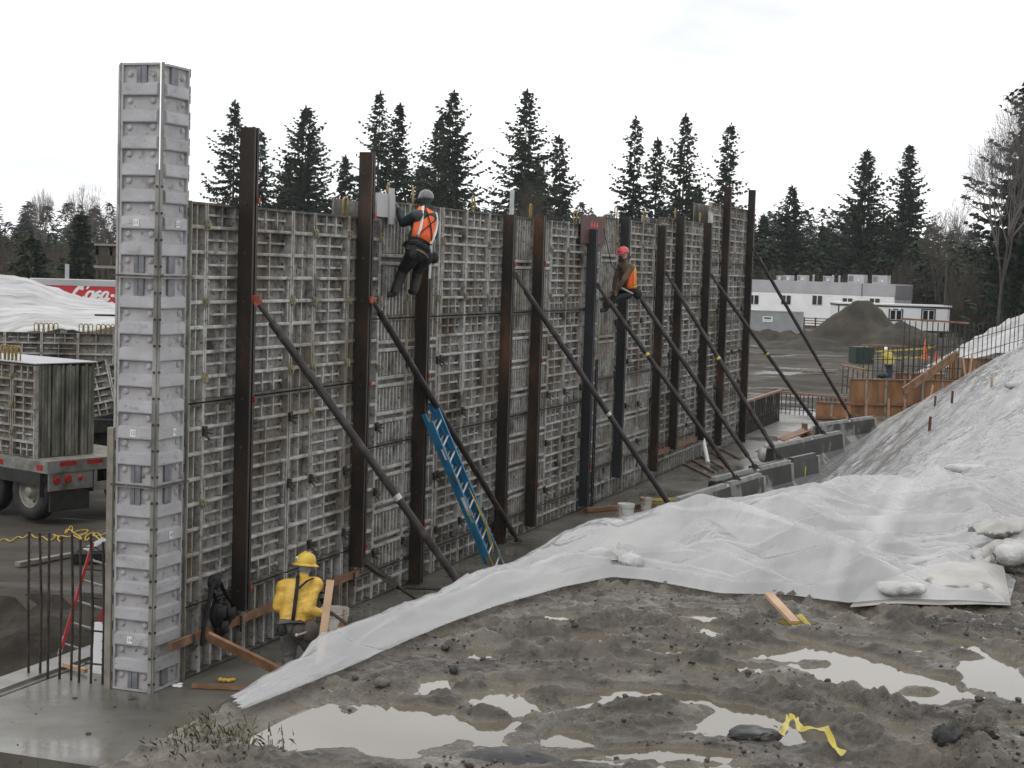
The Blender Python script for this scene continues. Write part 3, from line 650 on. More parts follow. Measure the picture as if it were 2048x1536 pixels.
# sheeting over the stockpile on the far left
lo = [atY(-160,672,64), atY(0,668,62), atY(60,665,61), atY(100,663,60), atY(140,660,60), atY(195,657,60), atY(240,655,60), atY(330,650,60)]
hi = [atY(-160,552,84), atY(0,549,84), atY(60,557,84), atY(100,571,84), atY(140,587,84), atY(195,601,84), atY(240,609,84), atY(330,636,84)]
o = link('covered_stockpile', far_slope('covered_stockpile', lo, hi, 90, 50, MT['plasticfar'], 0.28)); tag(o, 'white plastic sheet over the stockpile in front of the red trailer', 'tarp')
# ================================================================== THE FORM WALL
rnd = random.Random(11)
RAIL, DEP = 0.036, 0.095
def ribpos(h):
    n = max(1, round(h/0.305)); return [h*i/n for i in range(1, n)], h/n
_cache = {}
def panel_mesh(w, h, style, joined):
    key = (round(w,2), round(h,2), style, joined)
    if key in _cache: return _cache[key]
    b = MB(); gm = MB()
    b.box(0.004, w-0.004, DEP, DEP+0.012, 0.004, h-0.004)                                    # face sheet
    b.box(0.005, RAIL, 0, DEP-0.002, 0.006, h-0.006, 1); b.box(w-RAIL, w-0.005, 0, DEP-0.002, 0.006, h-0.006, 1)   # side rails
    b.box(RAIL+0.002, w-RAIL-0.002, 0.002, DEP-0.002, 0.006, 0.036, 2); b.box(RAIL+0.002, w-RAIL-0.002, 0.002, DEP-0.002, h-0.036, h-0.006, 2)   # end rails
    zs, step = ribpos(h); majors = []
    iw0, iw1 = RAIL+0.003, w-RAIL-0.003
    if style == 'grid':
        majors = [(z, 0.042) for z in zs]
        n = len(zs)+1
        for i in range(n):
            z0, z1 = i*step, (i+1)*step
            gz0 = z0+0.026 if i else 0.038; gz1 = z1-0.026 if i < n-1 else h-0.038
            zc = (z0+z1)/2
            a, c = iw0+0.05, iw1-0.10
            if i in (0, n-1): xs = [w*0.36, w*0.64]
            else: xs = [w*0.47]
            xs2 = [a] + xs + [c]
            for x in xs: gm.box(x-0.015, x+0.015, 0.022, DEP-0.002, gz0, gz1, 1)
            for k in range(len(xs2)-1):
                x0 = xs2[k] + (0.020 if k else 0); x1 = xs2[k+1] - (0.020 if k < len(xs2)-2 else 0)
                gm.box(x0, x1, 0.040, DEP-0.002, zc-0.014, zc+0.014, 1)
            # stepped ends of the half ribs
            gm.box(c+0.004, c+0.05, 0.062, DEP-0.002, zc-0.05, zc+0.05, 0)
            if n > 5 and i in (3, n-4):
                for x in (iw0+0.03, iw1-0.06): gm.box(x, x+0.022, 0.006, 0.028, gz0+0.004, gz1-0.004, 1)
    elif style == 'plate':
        majors = [(z, 0.048) for z in zs]
        gm.box(w*0.5-0.012, w*0.5+0.012, 0.02, DEP-0.002, 0.04, h-0.04, 1)
        for i in range(len(zs)+1):
            zc = (i+0.5)*step
            for x in (w*0.25, w*0.75): gm.lathe([(0.016, -0.004), (0.016, 0.004)], 8, (0,0,0), 2); 
            k = len(gm.v)-32
            for q in range(32):
                vx, vy, vz = gm.v[k+q]; x = w*0.25 if q < 16 else w*0.75
                gm.v[k+q] = (x+vx, DEP-0.003+vz, zc+vy)
    elif style == 'vert':
        n = max(2, round(w/0.14)); xs = [iw0 + (iw1-iw0)*i/n for i in range(1, n)]
        wz = [0.42, h*0.5, h-0.42] if h > 1.9 else [h*0.5]
        majors = [(z + d, 0.055) for z in wz for d in (-0.06, 0.06)]
        cuts = [0.04] + sum([[z-0.10, z+0.10] for z in wz], []) + [h-0.04]
        for i in range(0, len(cuts), 2):
            for x in xs: gm.box(x-0.016, x+0.016, 0.018, DEP-0.002, cuts[i], cuts[i+1], 1)
    elif style == 'starter':
        majors = [(h*0.52, 0.05)]
        n = max(1, round(w/0.30)); xs = [iw0 + (iw1-iw0)*i/n for i in range(1, n)]
        for x in xs:
            gm.box(x-0.02, x+0.02, 0.012, DEP-0.002, 0.04, h*0.52-0.03, 1); gm.box(x-0.02, x+0.02, 0.012, DEP-0.002, h*0.52+0.03, h-0.04, 1)
    rib = None
    if joined:
        for z, t in majors: gm.box(iw0, iw1, 0.004, DEP-0.002, z-t/2, z+t/2, 1)
    else:
        r = MB(); t = majors[0][1] if majors else 0.05
        # a hat-section rib: slightly chamfered front
        r.prism([(DEP-0.002,-t/2), (0.012,-t/2), (0.004,-t/2+0.010), (0.004,t/2-0.010), (0.012,t/2), (DEP-0.002,t/2)], 'x', iw0, iw1)
        rib = r.mesh('cross_rib', MT['rib'], recalc=True)
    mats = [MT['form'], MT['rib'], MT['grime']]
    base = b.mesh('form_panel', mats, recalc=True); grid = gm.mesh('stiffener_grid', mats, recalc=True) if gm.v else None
    _cache[key] = (base, rib, grid, [z for z, _ in majors]); return _cache[key]

def loop_mesh():
    mb = MB(); pts = []
    for k in range(13):
        a = math.pi*(k/12); pts.append((0.055*math.cos(a), 0, 0.20 + 0.055*math.sin(a)))
    pts = [(0.045, 0, -0.04)] + pts + [(-0.045, 0, -0.04)]
    mb.tube(pts, 0.015, 6); return mb.mesh('lifting_loop', MT['loop'], True)
LOOP = loop_mesh()
def clamp_mesh(kind):
    mb = MB(); r = random.Random(5 if kind == 'dark' else 6)
    if kind == 'dark':
        mb.box(-0.04, 0.04, -0.04, -0.005, -0.06, 0.06)
        for i in range(7):
            a = r.uniform(0, 6.28); l = r.uniform(0.06, 0.11)
            mb.bar((0.02*math.cos(a), -0.03, 0.03*math.sin(a)), (l*math.cos(a), -0.09, l*math.sin(a)), 0.016, 0.012)
        return mb.mesh('wedge_clamp', MT['rust'], recalc=True)
    mb.box(-0.05, 0.05, -0.025, -0.004, -0.06, 0.06); mb.box(-0.016, 0.016, -0.05, -0.025, -0.05, 0.05); mb.box(-0.05, 0.05, -0.04, -0.026, -0.012, 0.012)
    return mb.mesh('joint_clamp', MT['olive'], recalc=True)
CL_D, CL_O = clamp_mesh('dark'), clamp_mesh('olive')

def gang(label, s0, cols, courses, loops, joined_from, clamps=True, light=False):
    """cols: list of (s_left, s_right, style); courses: list of (z0, z1, override style or None)"""
    root = thing('form_gang', label, 'formwork', W(s0, 0), TH, 'gangs of concrete wall forms')
    n_ribs = 0
    for (z0, z1, ov) in courses:
        for (a, c, st) in cols:
            style = ov if (ov and st == 'grid') else ('vert' if ov == 'starter' and st == 'vert' else st)
            if ov == 'starter': style = 'starter'
            w, h = c-a, z1-z0
            joined = joined_from or n_ribs > 285
            base, rib, grd, zs = panel_mesh(w, h, style, joined)
            p = link('form_panel', base, root, (a-s0, rnd.uniform(-0.004, 0.004), z0), (rnd.uniform(-0.002, 0.002), 0, 0))
            if grd: link('stiffener_grid', grd, p)['kind'] = 'stuff'
            if rib:
                for z in zs:
                    link('cross_rib', rib, p, (0, 0, z)); n_ribs += 1
    if clamps:
        xs = sorted(set([round(a, 3) for a, c, s_ in cols[1:]] + [round(cols[-1][1], 3)]))[:-1]
        for (z0, z1, ov) in courses:
            if ov == 'starter': continue
            k = 0; zz = z0 + 0.30
            while zz < z1 - 0.1:
                for x in xs:
                    if rnd.random() < 0.82:
                        dark = z1 < courses[-1][1] - 0.3 and rnd.random() < 0.9
                        link('wedge_clamp' if dark else 'joint_clamp', CL_D if dark else CL_O, root, (x-s0, 0, zz + rnd.uniform(-0.02, 0.02)), (0, rnd.uniform(-0.3, 0.3), 0))
                zz += 0.914
    top = courses[-1][1]
    for s_ in loops: link('lifting_loop', LOOP, root, (s_-s0, 0.05, top), (0, rnd.uniform(-0.12, 0.12), rnd.uniform(-0.5, 0.5)))
    mb = MB(); x0, x1 = cols[0][0]-s0, cols[-1][1]-s0
    mb.box(x0, x1, 0.50, 0.53, courses[0][0]+0.01, top-0.02)
    part('back_form', mb, MT['form'], root)
    return root
gA = gang('nearest and lowest gang of grey wall forms beside the tall pilaster form', 0.70,
    [(0.70,1.07,'plate'), (1.07,2.19,'grid'), (2.19,3.31,'grid'), (3.33,3.97,'plate'), (3.98,5.06,'grid'), (5.07,5.55,'plate')],
    [(0.01,0.88,'starter'), (0.89,3.35,None), (3.36,5.78,None)], [5.0], False)
gB = gang('longest gang of grey wall forms that the worker in the grey helmet climbs', 5.56,
    [(5.56,6.15,'plate'), (6.15,7.25,'vert'), (7.26,8.50,'vert'), (8.50,8.63,'plate'), (8.63,9.70,'grid'), (9.71,10.79,'grid'), (10.80,11.87,'grid'), (11.88,13.2,'vert'), (13.2,14.28,'vert'),
     (14.29,15.35,'grid'), (15.36,16.45,'grid'), (16.46,17.62,'plate')],
    [(0.01,0.42,'starter'), (0.43,2.33,None), (2.34,4.27,None), (4.28,6.06,None)], [6.5, 7.45, 10.1, 13.1, 15.9], False)
gC = gang('gang of grey wall forms behind the worker in the red helmet', 17.72,
    [(17.72,18.95,'vert'), (18.95,20.03,'grid'), (20.04,21.12,'grid'), (21.13,22.22,'grid'), (22.22,22.72,'plate')],
    [(0.01,0.77,'starter'), (0.78,2.72,'vert'), (2.73,4.48,None), (4.49,6.28,None)], [18.9, 21.3], True)
gD = gang('gang of grey wall forms between the red helmet worker and the tallest end gang', 22.8,
    [(22.80,23.88,'grid'), (23.89,24.97,'grid'), (24.98,26.06,'grid'), (26.07,27.15,'grid'), (27.16,28.12,'grid')],
    [(0.01,0.77,'starter'), (0.78,2.72,None), (2.73,4.48,None), (4.49,6.47,None)], [24.3, 27.0], True)
gE = gang('tallest gang of grey wall forms at the far end of the wall', 28.2,
    [(28.20,29.28,'grid'), (29.29,30.37,'grid'), (30.38,31.46,'grid'), (31.47,32.55,'grid'), (32.56,33.35,'plate')],
    [(0.01,1.60,None), (1.61,3.76,None), (3.77,5.40,None), (5.41,7.08,None)], [], True)

# ---- tall pilaster form at the near end
pil = thing('pilaster_form', 'tall clean grey pilaster form standing at the near end of the wall', 'formwork', W(0,0), TH)
WL, WR, CYC = 0.538, 0.642, 0.305                     # left face is the wall end (x = 0), right face is the wall front (y = 0)
def face_xf(face):
    # local panel (u along the face from the corner, v outward, z)
    if face == 'front': return Matrix(((1,0,0,0),(0,-1,0,0),(0,0,1,0),(0,0,0,1)))
    return Matrix(((0,-1,0,0),(1,0,0,0),(0,0,1,0),(0,0,0,1)))
def fm(mb, face, name, mat, loc=(0,0,0)): 
    return mb.xf(face_xf(face)).mesh(name, mat, recalc=True)
for face, wd in (('end', WL), ('front', WR)):
    FX = face_xf(face)
    u0, u1 = 0.050, wd-0.03
    mb = MB()
    mb.box(u0, wd-0.004, -0.058, -0.045, 0.006, 2.434)
    mb.box(wd-0.03, wd-0.004, -0.043, -0.008, 0.006, 2.434)
    mb.box(u0, wd-0.032, -0.043, -0.005, 0.006, 0.03); mb.box(u0, wd-0.032, -0.043, -0.005, 2.41, 2.434)
    sheet = fm(mb, face, 'form_panel', [MT['pil2']])
    us = 0.13 if face == 'front' else u0
    mb = MB()
    mb.box(us, wd-0.004, -0.058, -0.045, 0.006, 2.434); mb.box(wd-0.03, wd-0.004, -0.043, -0.008, 0.006, 2.434)
    mb.box(us, wd-0.032, -0.043, -0.005, 0.006, 0.03); mb.box(us, wd-0.032, -0.043, -0.005, 2.41, 2.434)
    sheet2 = fm(mb, face, 'form_panel', [MT['pil2']])
    mb = MB(); hb = 0.068      # hat-shaped rib band
    mb.prism([(-0.044,-hb-0.014), (0.0,-hb), (0.004,-hb+0.012), (-0.004,hb-0.006), (-0.044,hb+0.018)], 'x', u0+0.004, u1-0.004)
    band = fm(mb, face, 'rib_band', [MT['pil']])
    mb = MB(); mb.prism([(-0.044,-hb-0.014), (0.0,-hb), (0.004,-hb+0.012), (-0.004,hb-0.006), (-0.044,hb+0.018)], 'x', us+0.004, u1-0.004)
    band2 = fm(mb, face, 'rib_band', [MT['pil']])
    mb = MB(); um = (u0+u1)/2; bw = 0.075 if face == 'end' else 0.085
    mb.box(um-bw, um-0.006, -0.043, -0.014, -0.115, 0.115); mb.box(um+0.006, um+bw*0.8, -0.043, -0.020, -0.115, 0.115)
    brk = fm(mb, face, 'joint_bracket', [MT['pilgrey']])
    mb = MB(); mb.lathe([(0.036, 0), (0.036, 0.012), (0.022, 0.016), (0.022, 0.024)], 10)
    pad = mb.xf(FX @ Matrix(((1,0,0,0),(0,0,1,-0.044),(0,1,0,0),(0,0,0,1)))).mesh('bolt_pad', [MT['pil']], recalc=True)
    for k in range(3):
        link('form_panel', sheet2 if k == 2 else sheet, pil, (0,0,k*2.44))
    for i in range(24):
        z = (i+0.5)*CYC
        if i % 8 != 0 or True:
            zz = (i+1)*CYC
            if (i+1) % 8: link('rib_band', band2 if i > 16 else band, pil, (0,0,zz))
        for uu in (u0+0.075, u1-0.075):
            q = FX @ Vector((uu, 0, 0)); link('bolt_pad', pad, pil, (q.x, q.y, i*CYC + CYC*0.58))
    for k in range(4):
        zc = k*2.44
        for dz in ((0.15, ) if k == 0 else ((-0.15, ) if k == 3 else (-0.15, 0.15))): link('joint_bracket', brk, pil, (0,0,zc+dz))
    # perforated edge flange on the outer edge
    mb = MB()
    for i in range(24):
        z0 = i*CYC
        mb.box(wd, wd+0.012, -0.07, -0.004, z0+0.004, z0+0.10); mb.box(wd, wd+0.012, -0.07, -0.045, z0+0.102, z0+0.20); mb.box(wd, wd+0.012, -0.07, -0.004, z0+0.202, z0+CYC-0.002)
    link('edge_flange', fm(mb, face, 'edge_flange', [MT['pilpost']]), pil)
mb = MB()      # corner angle, split open over its upper part
mb.box(0.003, 0.045, 0.004, 0.06, 0.0, 6.1); mb.box(0.004, 0.05, -0.012, 0.002, 0.0, 7.32); mb.box(-0.012, 0.002, 0.004, 0.05, 0.0, 6.1)
part('corner_angle', mb, [MT['pilpost']], pil)
b1 = MB(); b1.box(0.012, 0.034, -0.030, -0.013, 0, 0.025); b1 = b1.mesh('corner_bolt', [MT['rust']]); b2_ = MB(); b2_.box(-0.030, -0.013, 0.012, 0.034, 0, 0.025); b2_ = b2_.mesh('corner_bolt', [MT['rust']])
for i in range(20):
    link('corner_bolt', b1, pil, (0,0,i*CYC+0.10)); link('corner_bolt', b2_, pil, (0,0,i*CYC+0.10))
for zc in (2.44, 4.88):
    mb = MB(); mb.bar((-0.045, WL+0.03, zc), (-0.045, -0.02, zc), 0.022, 0.022); part('tie_rod', mb, [MT['grime']], pil)
    mb = MB(); mb.bar((-0.02, -0.045, zc), (WR+0.03, -0.045, zc), 0.022, 0.022); part('tie_rod', mb, [MT['grime']], pil)
mb = MB(); mb.box(-0.02, 0.05, WL+0.02, WL+0.10, 0.0, 3.1)
part('edge_stud', mb, [MT['greywood']], pil)
mb = MB(); mb.box(WR+0.016, 0.69, -0.02, 0.09, 0.0, 5.78)
part('corner_filler', mb, [MT['moss']], pil)
mb = MB(); mb.box(0.03, WR, WL+0.02, WL+0.05, 0.0, 7.30)
part('back_form', mb, [MT['pil2']], pil)
# size stickers on some bands
def glyphs(txt, size, mat, name):
    cu = bpy.data.curves.new(name, 'FONT'); cu.body = txt; cu.size = size; cu.align_x = 'CENTER'; cu.align_y = 'CENTER'; cu.extrude = 0.0008
    t = bpy.data.objects.new(name, cu); COL.objects.link(t); bpy.context.view_layer.update()
    me = bpy.data.meshes.new_from_object(t.evaluated_get(bpy.context.evaluated_depsgraph_get()))
    bpy.data.objects.remove(t); me.materials.clear(); me.materials.append(mat); me.name = name; return me
for face, u, i, txt in (('end', 0.30, 18, '11'), ('front', 0.40, 18, '52'), ('end', 0.30, 10, '12'), ('front', 0.40, 10, '15'), ('end', 0.30, 2, '14'), ('front', 0.36, 6, '10')):
    FX = face_xf(face); mb = MB(); mb.box(-0.036, 0.036, 0.0045, 0.0075, -0.042, 0.042)
    q = FX @ Vector((u, 0, 0))
    st = link('number_sticker', mb.xf(FX).mesh('number_sticker', [MT['sticker']], recalc=True), pil, (q.x, q.y, i*CYC))
    me = glyphs(txt, 0.062, MT['ink'], 'number_print')
    B = Matrix(((1,0,0,0),(0,0,-1,0.0085),(0,1,0,0),(0,0,0,1)))
    if face == 'end': B = Matrix(((-1,0,0,0),(0,0,-1,0.0085),(0,1,0,0),(0,0,0,1)))
    else: B = Matrix(((1,0,0,0),(0,0,1,0.0085),(0,1,0,0),(0,0,0,1)))
    me.transform(FX @ B); link('number_print', me, st)

# ---- strongback beams (paired channels) standing against the wall
def strongback(label, s_, z0, z1, mat='steel', fl='steelflange', depth=0.20, wid=0.135):
    root = thing('strongback_beam', label, 'steel beam', W(s_, 0), TH, 'strongback beams along the wall')
    y0, y1 = -0.03-depth, -0.03
    for sx in (-1, 1):
        mb = MB(); xo = sx*wid/2; xi = sx*(wid/2-0.012); xt = sx*0.018
        mb.box(min(xo,xi), max(xo,xi), y0, y1, z0, z1)
        part('channel_web', mb, [MT[mat]], root)
        for yy in (y0, y1-0.014):
            mb = MB(); mb.box(min(xi,xt)+0.001, max(xi,xt)-0.001, yy, yy+0.014, z0, z1); part('channel_flange', mb, [MT[fl]], root)
    mb = MB(); zz = z0+0.25
    while zz < z1-0.1:
        mb.lathe([(0.02,0), (0.02,0.012)], 6); k = len(mb.v)-12
        for q in range(12):
            vx, vy, vz = mb.v[k+q]; mb.v[k+q] = (-wid/2-vz, (y0+y1)/2+vx, zz+vy)
        zz += 0.61
    part('bolt_row', mb, [MT['rust']], root)
    for zc in (0.95, 3.35, z1-0.9):
        if z0+0.1 < zc < z1-0.1:
            mb = MB(); mb.box(wid/2-0.015, wid/2+0.03, y0-0.02, y0+0.02, zc-0.035, zc+0.035); mb.bar((wid/2+0.02, y0-0.02, zc), (wid/2+0.06, -0.005, zc+0.05), 0.02, 0.02)
            part('beam_clamp', mb, [MT['red']], root)
    return root
beams = [('tallest brown beam next to the pilaster form', 1.42, 0.72, 6.74, 'steel'),
         ('brown beam just left of the climbing worker in the grey helmet', 4.80, 0.70, 6.70, 'steel'),
         ('dark beam under the legs of the climbing worker in the grey helmet', 7.02, 0.10, 5.0, 'steel'),
         ('dark beam whose foot stands behind the blue ladder foot', 10.75, 0.12, 6.06, 'steel'),
         ('brown beam beside the vertical ribbed forms near the wall middle', 12.40, 0.20, 6.08, 'steel'),
         ('smooth black beam under the rusty red plate', 15.80, 0.15, 6.0, 'blacksteel'),
         ('black beam behind the worker in the red helmet', 18.12, 0.50, 6.34, 'blacksteel'),
         ('dark beam one bay beyond the worker in the red helmet', 21.30, 0.30, 6.30, 'steel'),
         ('dark brown beam ending above the brown timber on the wall foot', 23.08, 0.70, 6.62, 'steel'),
         ('rust brown beam just before the tallest end gang', 26.35, 0.60, 6.52, 'steel'),
         ('rust topped beam rising above the tallest end gang', 28.60, 0.10, 7.62, 'steel'),
         ('last black beam at the far end of the wall', 31.75, -0.0, 7.75, 'steel')]
_bm = [(1.85,253,503,1222,491), (5.34,302,733,1137,720), (7.57,410,858,1167,842), (11.47,428,1019,1090,1006), (13.17,430,1083,1055,1066), (16.62,458,1189,1015,1172), (19.12,432,1252,958,1236), (22.37,450,1325,945,1310),
       (24.22,430,1362,900,1348), (27.30,445,1419,880,1408), (29.57,372,1458,890,1446), (32.97,378,1504,908,1490)]
beams = [(b[0], q[0], onwall(q[2], q[1], .23)[1], onwall(q[4], q[3], .23)[1], b[4]) for b, q in zip(beams, _bm)]
for lb, s_, z1, z0, mt in beams:
    z0 = max(0.0, z0)
    strongback(lb, s_, z0, z1, mt, 'blacksteel' if mt == 'blacksteel' else 'steelflange')

# ---- push-pull pipe braces
def brace(label, head, foot, r=0.052, paint=None, red=False):
    root = thing('pipe_brace', label, 'brace pole', foot, 0, 'pipe braces holding the wall')
    H = Vector(head)-Vector(foot); L_ = H.length; d = H.normalized()
    mb = MB(); mb.tube([d*0.30, d*(L_*0.5), d*(L_-0.35)], r, 10); part('brace_pipe', mb, [MT['pipe']], root, smooth=False)
    mb = MB(); mb.tube([d*0.02, d*0.31], r*0.55, 8); part('foot_screw', mb, [MT['rust']], root)
    mb = MB(); mb.box(-0.08, 0.08, -0.07, 0.07, -0.012, 0.012); mb.bar((-0.03,0,0.01), d*0.10 + Vector((-0.03,0,0)), 0.012, 0.06); mb.bar((0.03,0,0.01), d*0.10 + Vector((0.03,0,0)), 0.012, 0.06)
    part('foot_plate', mb, [MT['rust']], root)
    mb = MB(); mb.tube([d*(L_-0.36), d*(L_-0.05)], r*0.6, 8)
    part('head_screw', mb, [MT['rust']], root)
    mb = MB(); c = d*L_
    for k in (-1, 1): mb.bar(c - d*0.10 + Dv*0.04*k, c + Dv*0.04*k + Vector((0,0,0.02)), 0.014, 0.07)
    mb.bar(c - Dv*0.06, c + Dv*0.06, 0.03, 0.09)
    part('head_bracket', mb, [MT['red' if red else 'rust']], root)
    for f0, f1, mtl in (paint or []):
        mb = MB(); mb.tube([d*(L_*f0), d*(L_*f1)], r*1.02, 10); part('paint_band', mb, [MT[mtl]], root)
    return root
BT = 0.835
def foot(px, py, z=BT): return G(px, py, z)
def headp(s_, z_): return W(s_, 0.275, z_)
brace('nearest pipe brace from the beam by the pilaster with a scraped pale band', headp(1.80, 4.62), W(2.95, 3.05, 0.62), paint=[(0.38,0.395,'alu')], red=True)
brace('pipe brace passing behind the blue ladder top', headp(5.30, 4.58), W(12.0, 0.30, 0.06), red=True)
brace('pipe brace with a pale band whose foot drops behind the white sheet fold', headp(11.40, 4.99), W(12.85, 3.1, 0.62), paint=[(0.425,0.437,'alu')])
brace('pipe brace from the smooth black beam to the nearest concrete barrier', headp(16.55, 4.8), foot(1474,958), paint=[(0.637,0.649,'tape')])
brace('pipe brace starting at the red helmet worker', headp(19.40, 4.74), foot(1512,936), paint=[])
brace('pipe brace with a yellow band from the dark beam past the red helmet worker', headp(22.3, 5.1), foot(1560,917), paint=[(0.525,0.537,'tape')])
brace('second to last pipe brace standing on the streaked concrete barrier', headp(27.2, 5.07), foot(1647,867), paint=[(0.503,0.511,'tape')])
brace('farthest pipe brace seen against the white site office', headp(32.8, 5.89), foot(1702,835), paint=[(0.30,0.31,'red')])
def kicker(label, p, q, r=0.03, board=False):
    mb = MB()
    root = thing('kicker_brace', label, 'brace pole', q, 0, 'short kicker braces at the wall foot')
    p = Vector(p)-Vector(q); z = Vector((0,0,0))
    mb.tube([z, p*0.5], r*0.75, 8); part('screw_end', mb, [MT['rust']], root)
    mb = MB(); mb.tube([p*0.5, p], r*1.2, 8); part('sleeve', mb, [MT['pipe']], root)
    mb = MB(); mb.box(-0.09, 0.09, -0.07, 0.07, -0.01, 0.01); part('foot_plate', mb, [MT['rust']], root)
    return root
_k = onwall(644, 1200, 0.1); kicker('short kicker brace in front of the bucket with rust stains', W(_k[0], 0.1, _k[1]), G(738,1283,0.10))
kicker('short kicker brace under the second brown beam', G(729,1127,0.9), G(866,1222,0.05))
kicker('short kicker brace by the leaning plank near the pilaster', W(0.95,0.75,0.35), W(0.75,2.1,0.05))
kicker('thin kicker brace lying low behind the second beam foot', W(6.7,0.1,0.10), W(7.6,1.7,0.03), 0.018)
mb = MB(); mb.bar(G(727,1122,0.93), G(792,1172,0.52), 0.03, 0.10); single('brace_board', mb, MT['bark'], 'grey board nailed to the kicker under the second brown beam', 'board')

# ---- concrete barriers along the toe of the bank
def barrier(label, a, b, mat='barrier', ridges=True):
    a = Vector((a.x, a.y, 0)); b = Vector((b.x, b.y, 0)); d = (b-a); L_ = d.length
    root = thing('concrete_barrier', label, 'barrier', a, math.atan2(d.y, d.x), 'concrete barriers at the toe of the bank')
    prof = [(-0.30,0.0),(-0.30,0.10),(-0.13,0.33),(-0.085,0.74),(0.085,0.74),(0.13,0.33),(0.30,0.10),(0.30,0.0)]
    mb = MB(); mb.prism(prof, 'x', 0, L_-0.16); part('barrier_body', mb, [MT[mat]], root)
    mb = MB(); mb.prism([(p*1.05, q*1.0+(0.006 if q > 0.5 else 0)) for p, q in prof], 'x', L_-0.159, L_); part('end_block', mb, [MT['barrierdry']], root)
    if ridges:
        m = L_*0.56
        for x0, x1 in ((0.05, m-0.18), (m+0.10, L_-0.2)):
            mb = MB(); mb.prism([(-0.07,0.741),(-0.055,0.825),(0.055,0.825),(0.07,0.741)], 'x', x0, x1); part('top_ridge', mb, [MT['barrierdry' if mat == 'barrier' else mat]], root)
        mb = MB(); mb.prism([(-0.03,0.742),(-0.03,0.775),(0.03,0.775),(0.03,0.742)], 'x', m-0.12, m+0.04); part('lifting_slot', mb, [MT['canvas']], root)
    return root
barrier('nearest concrete barrier with a big dry patch at the end of the slab', G(1353,997,.81), G(1524,945,.81))
barrier('second concrete barrier with a jagged dry patch', G(1425,956,.81), G(1580,920,.81))
barrier('black soaked concrete barrier tucked behind the second one', G(1500,934,.81), G(1634,905,.81), 'barrierblack')
barrier('long concrete barrier with pale drip streaks below the plywood scraps', G(1540,892,.81), G(1683,861,.81))
barrier('farthest concrete barrier in front of the timber forms', G(1632,848,.81), G(1748,832,.81))
# ================================================================== SMALL THINGS ON THE SITE
MT['rosywood'] = material('rosy brown rod', [(0.35, (0.22,0.135,0.11)), (0.65, (0.32,0.21,0.17))], scale=4, rough=0.35)
def board(name, label, a, b, w, t, mat, cat='board', group=None, up=(0,0,1)):
    mb = MB(); c = Vector(a); mb.bar((0,0,0), Vector(b)-c, w, t, up); return single(name, mb, MT[mat], label, cat, c, 0, group)
# long timber along the wall foot on small dark brackets
t = thing('timber_waler', 'long wet brown timber on dark brackets along the wall foot behind the yellow worker', 'timber', W(0.2,0,0.5), TH)
mb = MB(); mb.bar((0,-0.12,0.03), (2.55,-0.12,0.04), 0.05, 0.10); part('plank', mb, [MT['lumber']], t)
mb = MB(); mb.bar((2.58,-0.125,0.045), (5.2,-0.12,0.05), 0.05, 0.10); part('plank', mb, [MT['lumber']], t)
for x in (0.45, 1.6, 2.7, 4.0, 4.95):
    mb = MB(); mb.box(x-0.015, x+0.015, -0.18, -0.02, -0.045, -0.022); mb.box(x-0.015, x+0.015, -0.185, -0.165, -0.10, 0.10); part('bracket', mb, [MT['rust']], t)
t = thing('timber_waler', 'brown timber fixed low on the wall under the rust brown far beam', 'timber', W(22.6,0,0.62), TH)
mb = MB(); mb.bar((0,-0.06,0), (4.6,-0.06,0.0), 0.05, 0.11); part('plank', mb, [MT['lumber']], t)
for x in (0.5, 2.2, 4.0):
    mb = MB(); mb.box(x-0.02, x+0.02, -0.09, -0.01, -0.09, -0.058); part('bracket', mb, [MT['rust']], t)
pa = W(0.55,0.42,0.62); pb = W(0.80,1.55,0.14)
board('leaning_plank', 'brown plank leaning from the pilaster foot down to the slab', pa, pb, 0.04, 0.14, 'lumber', up=Nv)
board('loose_board', 'longer wet brown board lying flat in front of the pilaster', G(385,1371,.03), G(492,1376,.03), 0.09, 0.04, 'lumber')
board('loose_board', 'shorter wet brown board lying next to the edge of the plastic', G(494,1384,.03), G(545,1388,.03), 0.09, 0.04, 'lumber')
board('loose_board', 'dark wet board on the slab to the right of the rust stained bucket', G(678,1281,.03), G(735,1284,.03), 0.09, 0.04, 'lumber')
board('loose_board', 'brown board on the slab near the foot of the dark beam under the climber', G(806,1222,.03), G(850,1224,.03), 0.09, 0.04, 'lumber')
board('loose_board', 'long brown timber on the slab beside the white buckets', G(1172,1020,.05), G(1308,1009,.05), 0.14, 0.08, 'lumber')
board('loose_board', 'brown timber end poking out in front of the nearest concrete barrier', G(1350,1020,.4), G(1412,1012,.42), 0.10, 0.10, 'lumber')
board('loose_board', 'yellow board lying near the foot of the nearest barrier', G(1303,1000,.03), G(1352,998,.03), 0.14, 0.04, 'tape')
for i, (a, b) in enumerate((((1361,924),(1424,955)), ((1372,913),(1431,945)), ((1394,908),(1450,936)), ((1413,897),(1454,925)), ((1432,893),(1481,918)))):
    lb = ['lying nearest to the barrier', 'second from the barrier', 'under the white pipe', 'behind the white pipe', 'lying nearest to the far beams'][i]
    mb = MB(); A = G(*a, .03); mb.tube([(0,0,0), G(*b, .03)-A], 0.035, 8); single('copper_rod', mb, MT['rosywood'], 'thin copper brown rod on the slab, ' + lb, 'rod', A, 0, 'copper brown rods on the slab')
mb = MB(); A = G(1416,926,.02); B_ = W(26.0,0.4,1.9); B_ = atY(1397,838,A.y+1.5); mb.tube([(0,0,0), (B_-A)*0.5, B_-A], 0.06, 10); single('plastic_pipe', mb, MT['bucketclean'], 'white plastic pipe leaning against the wall beyond the barriers', 'pipe', A)
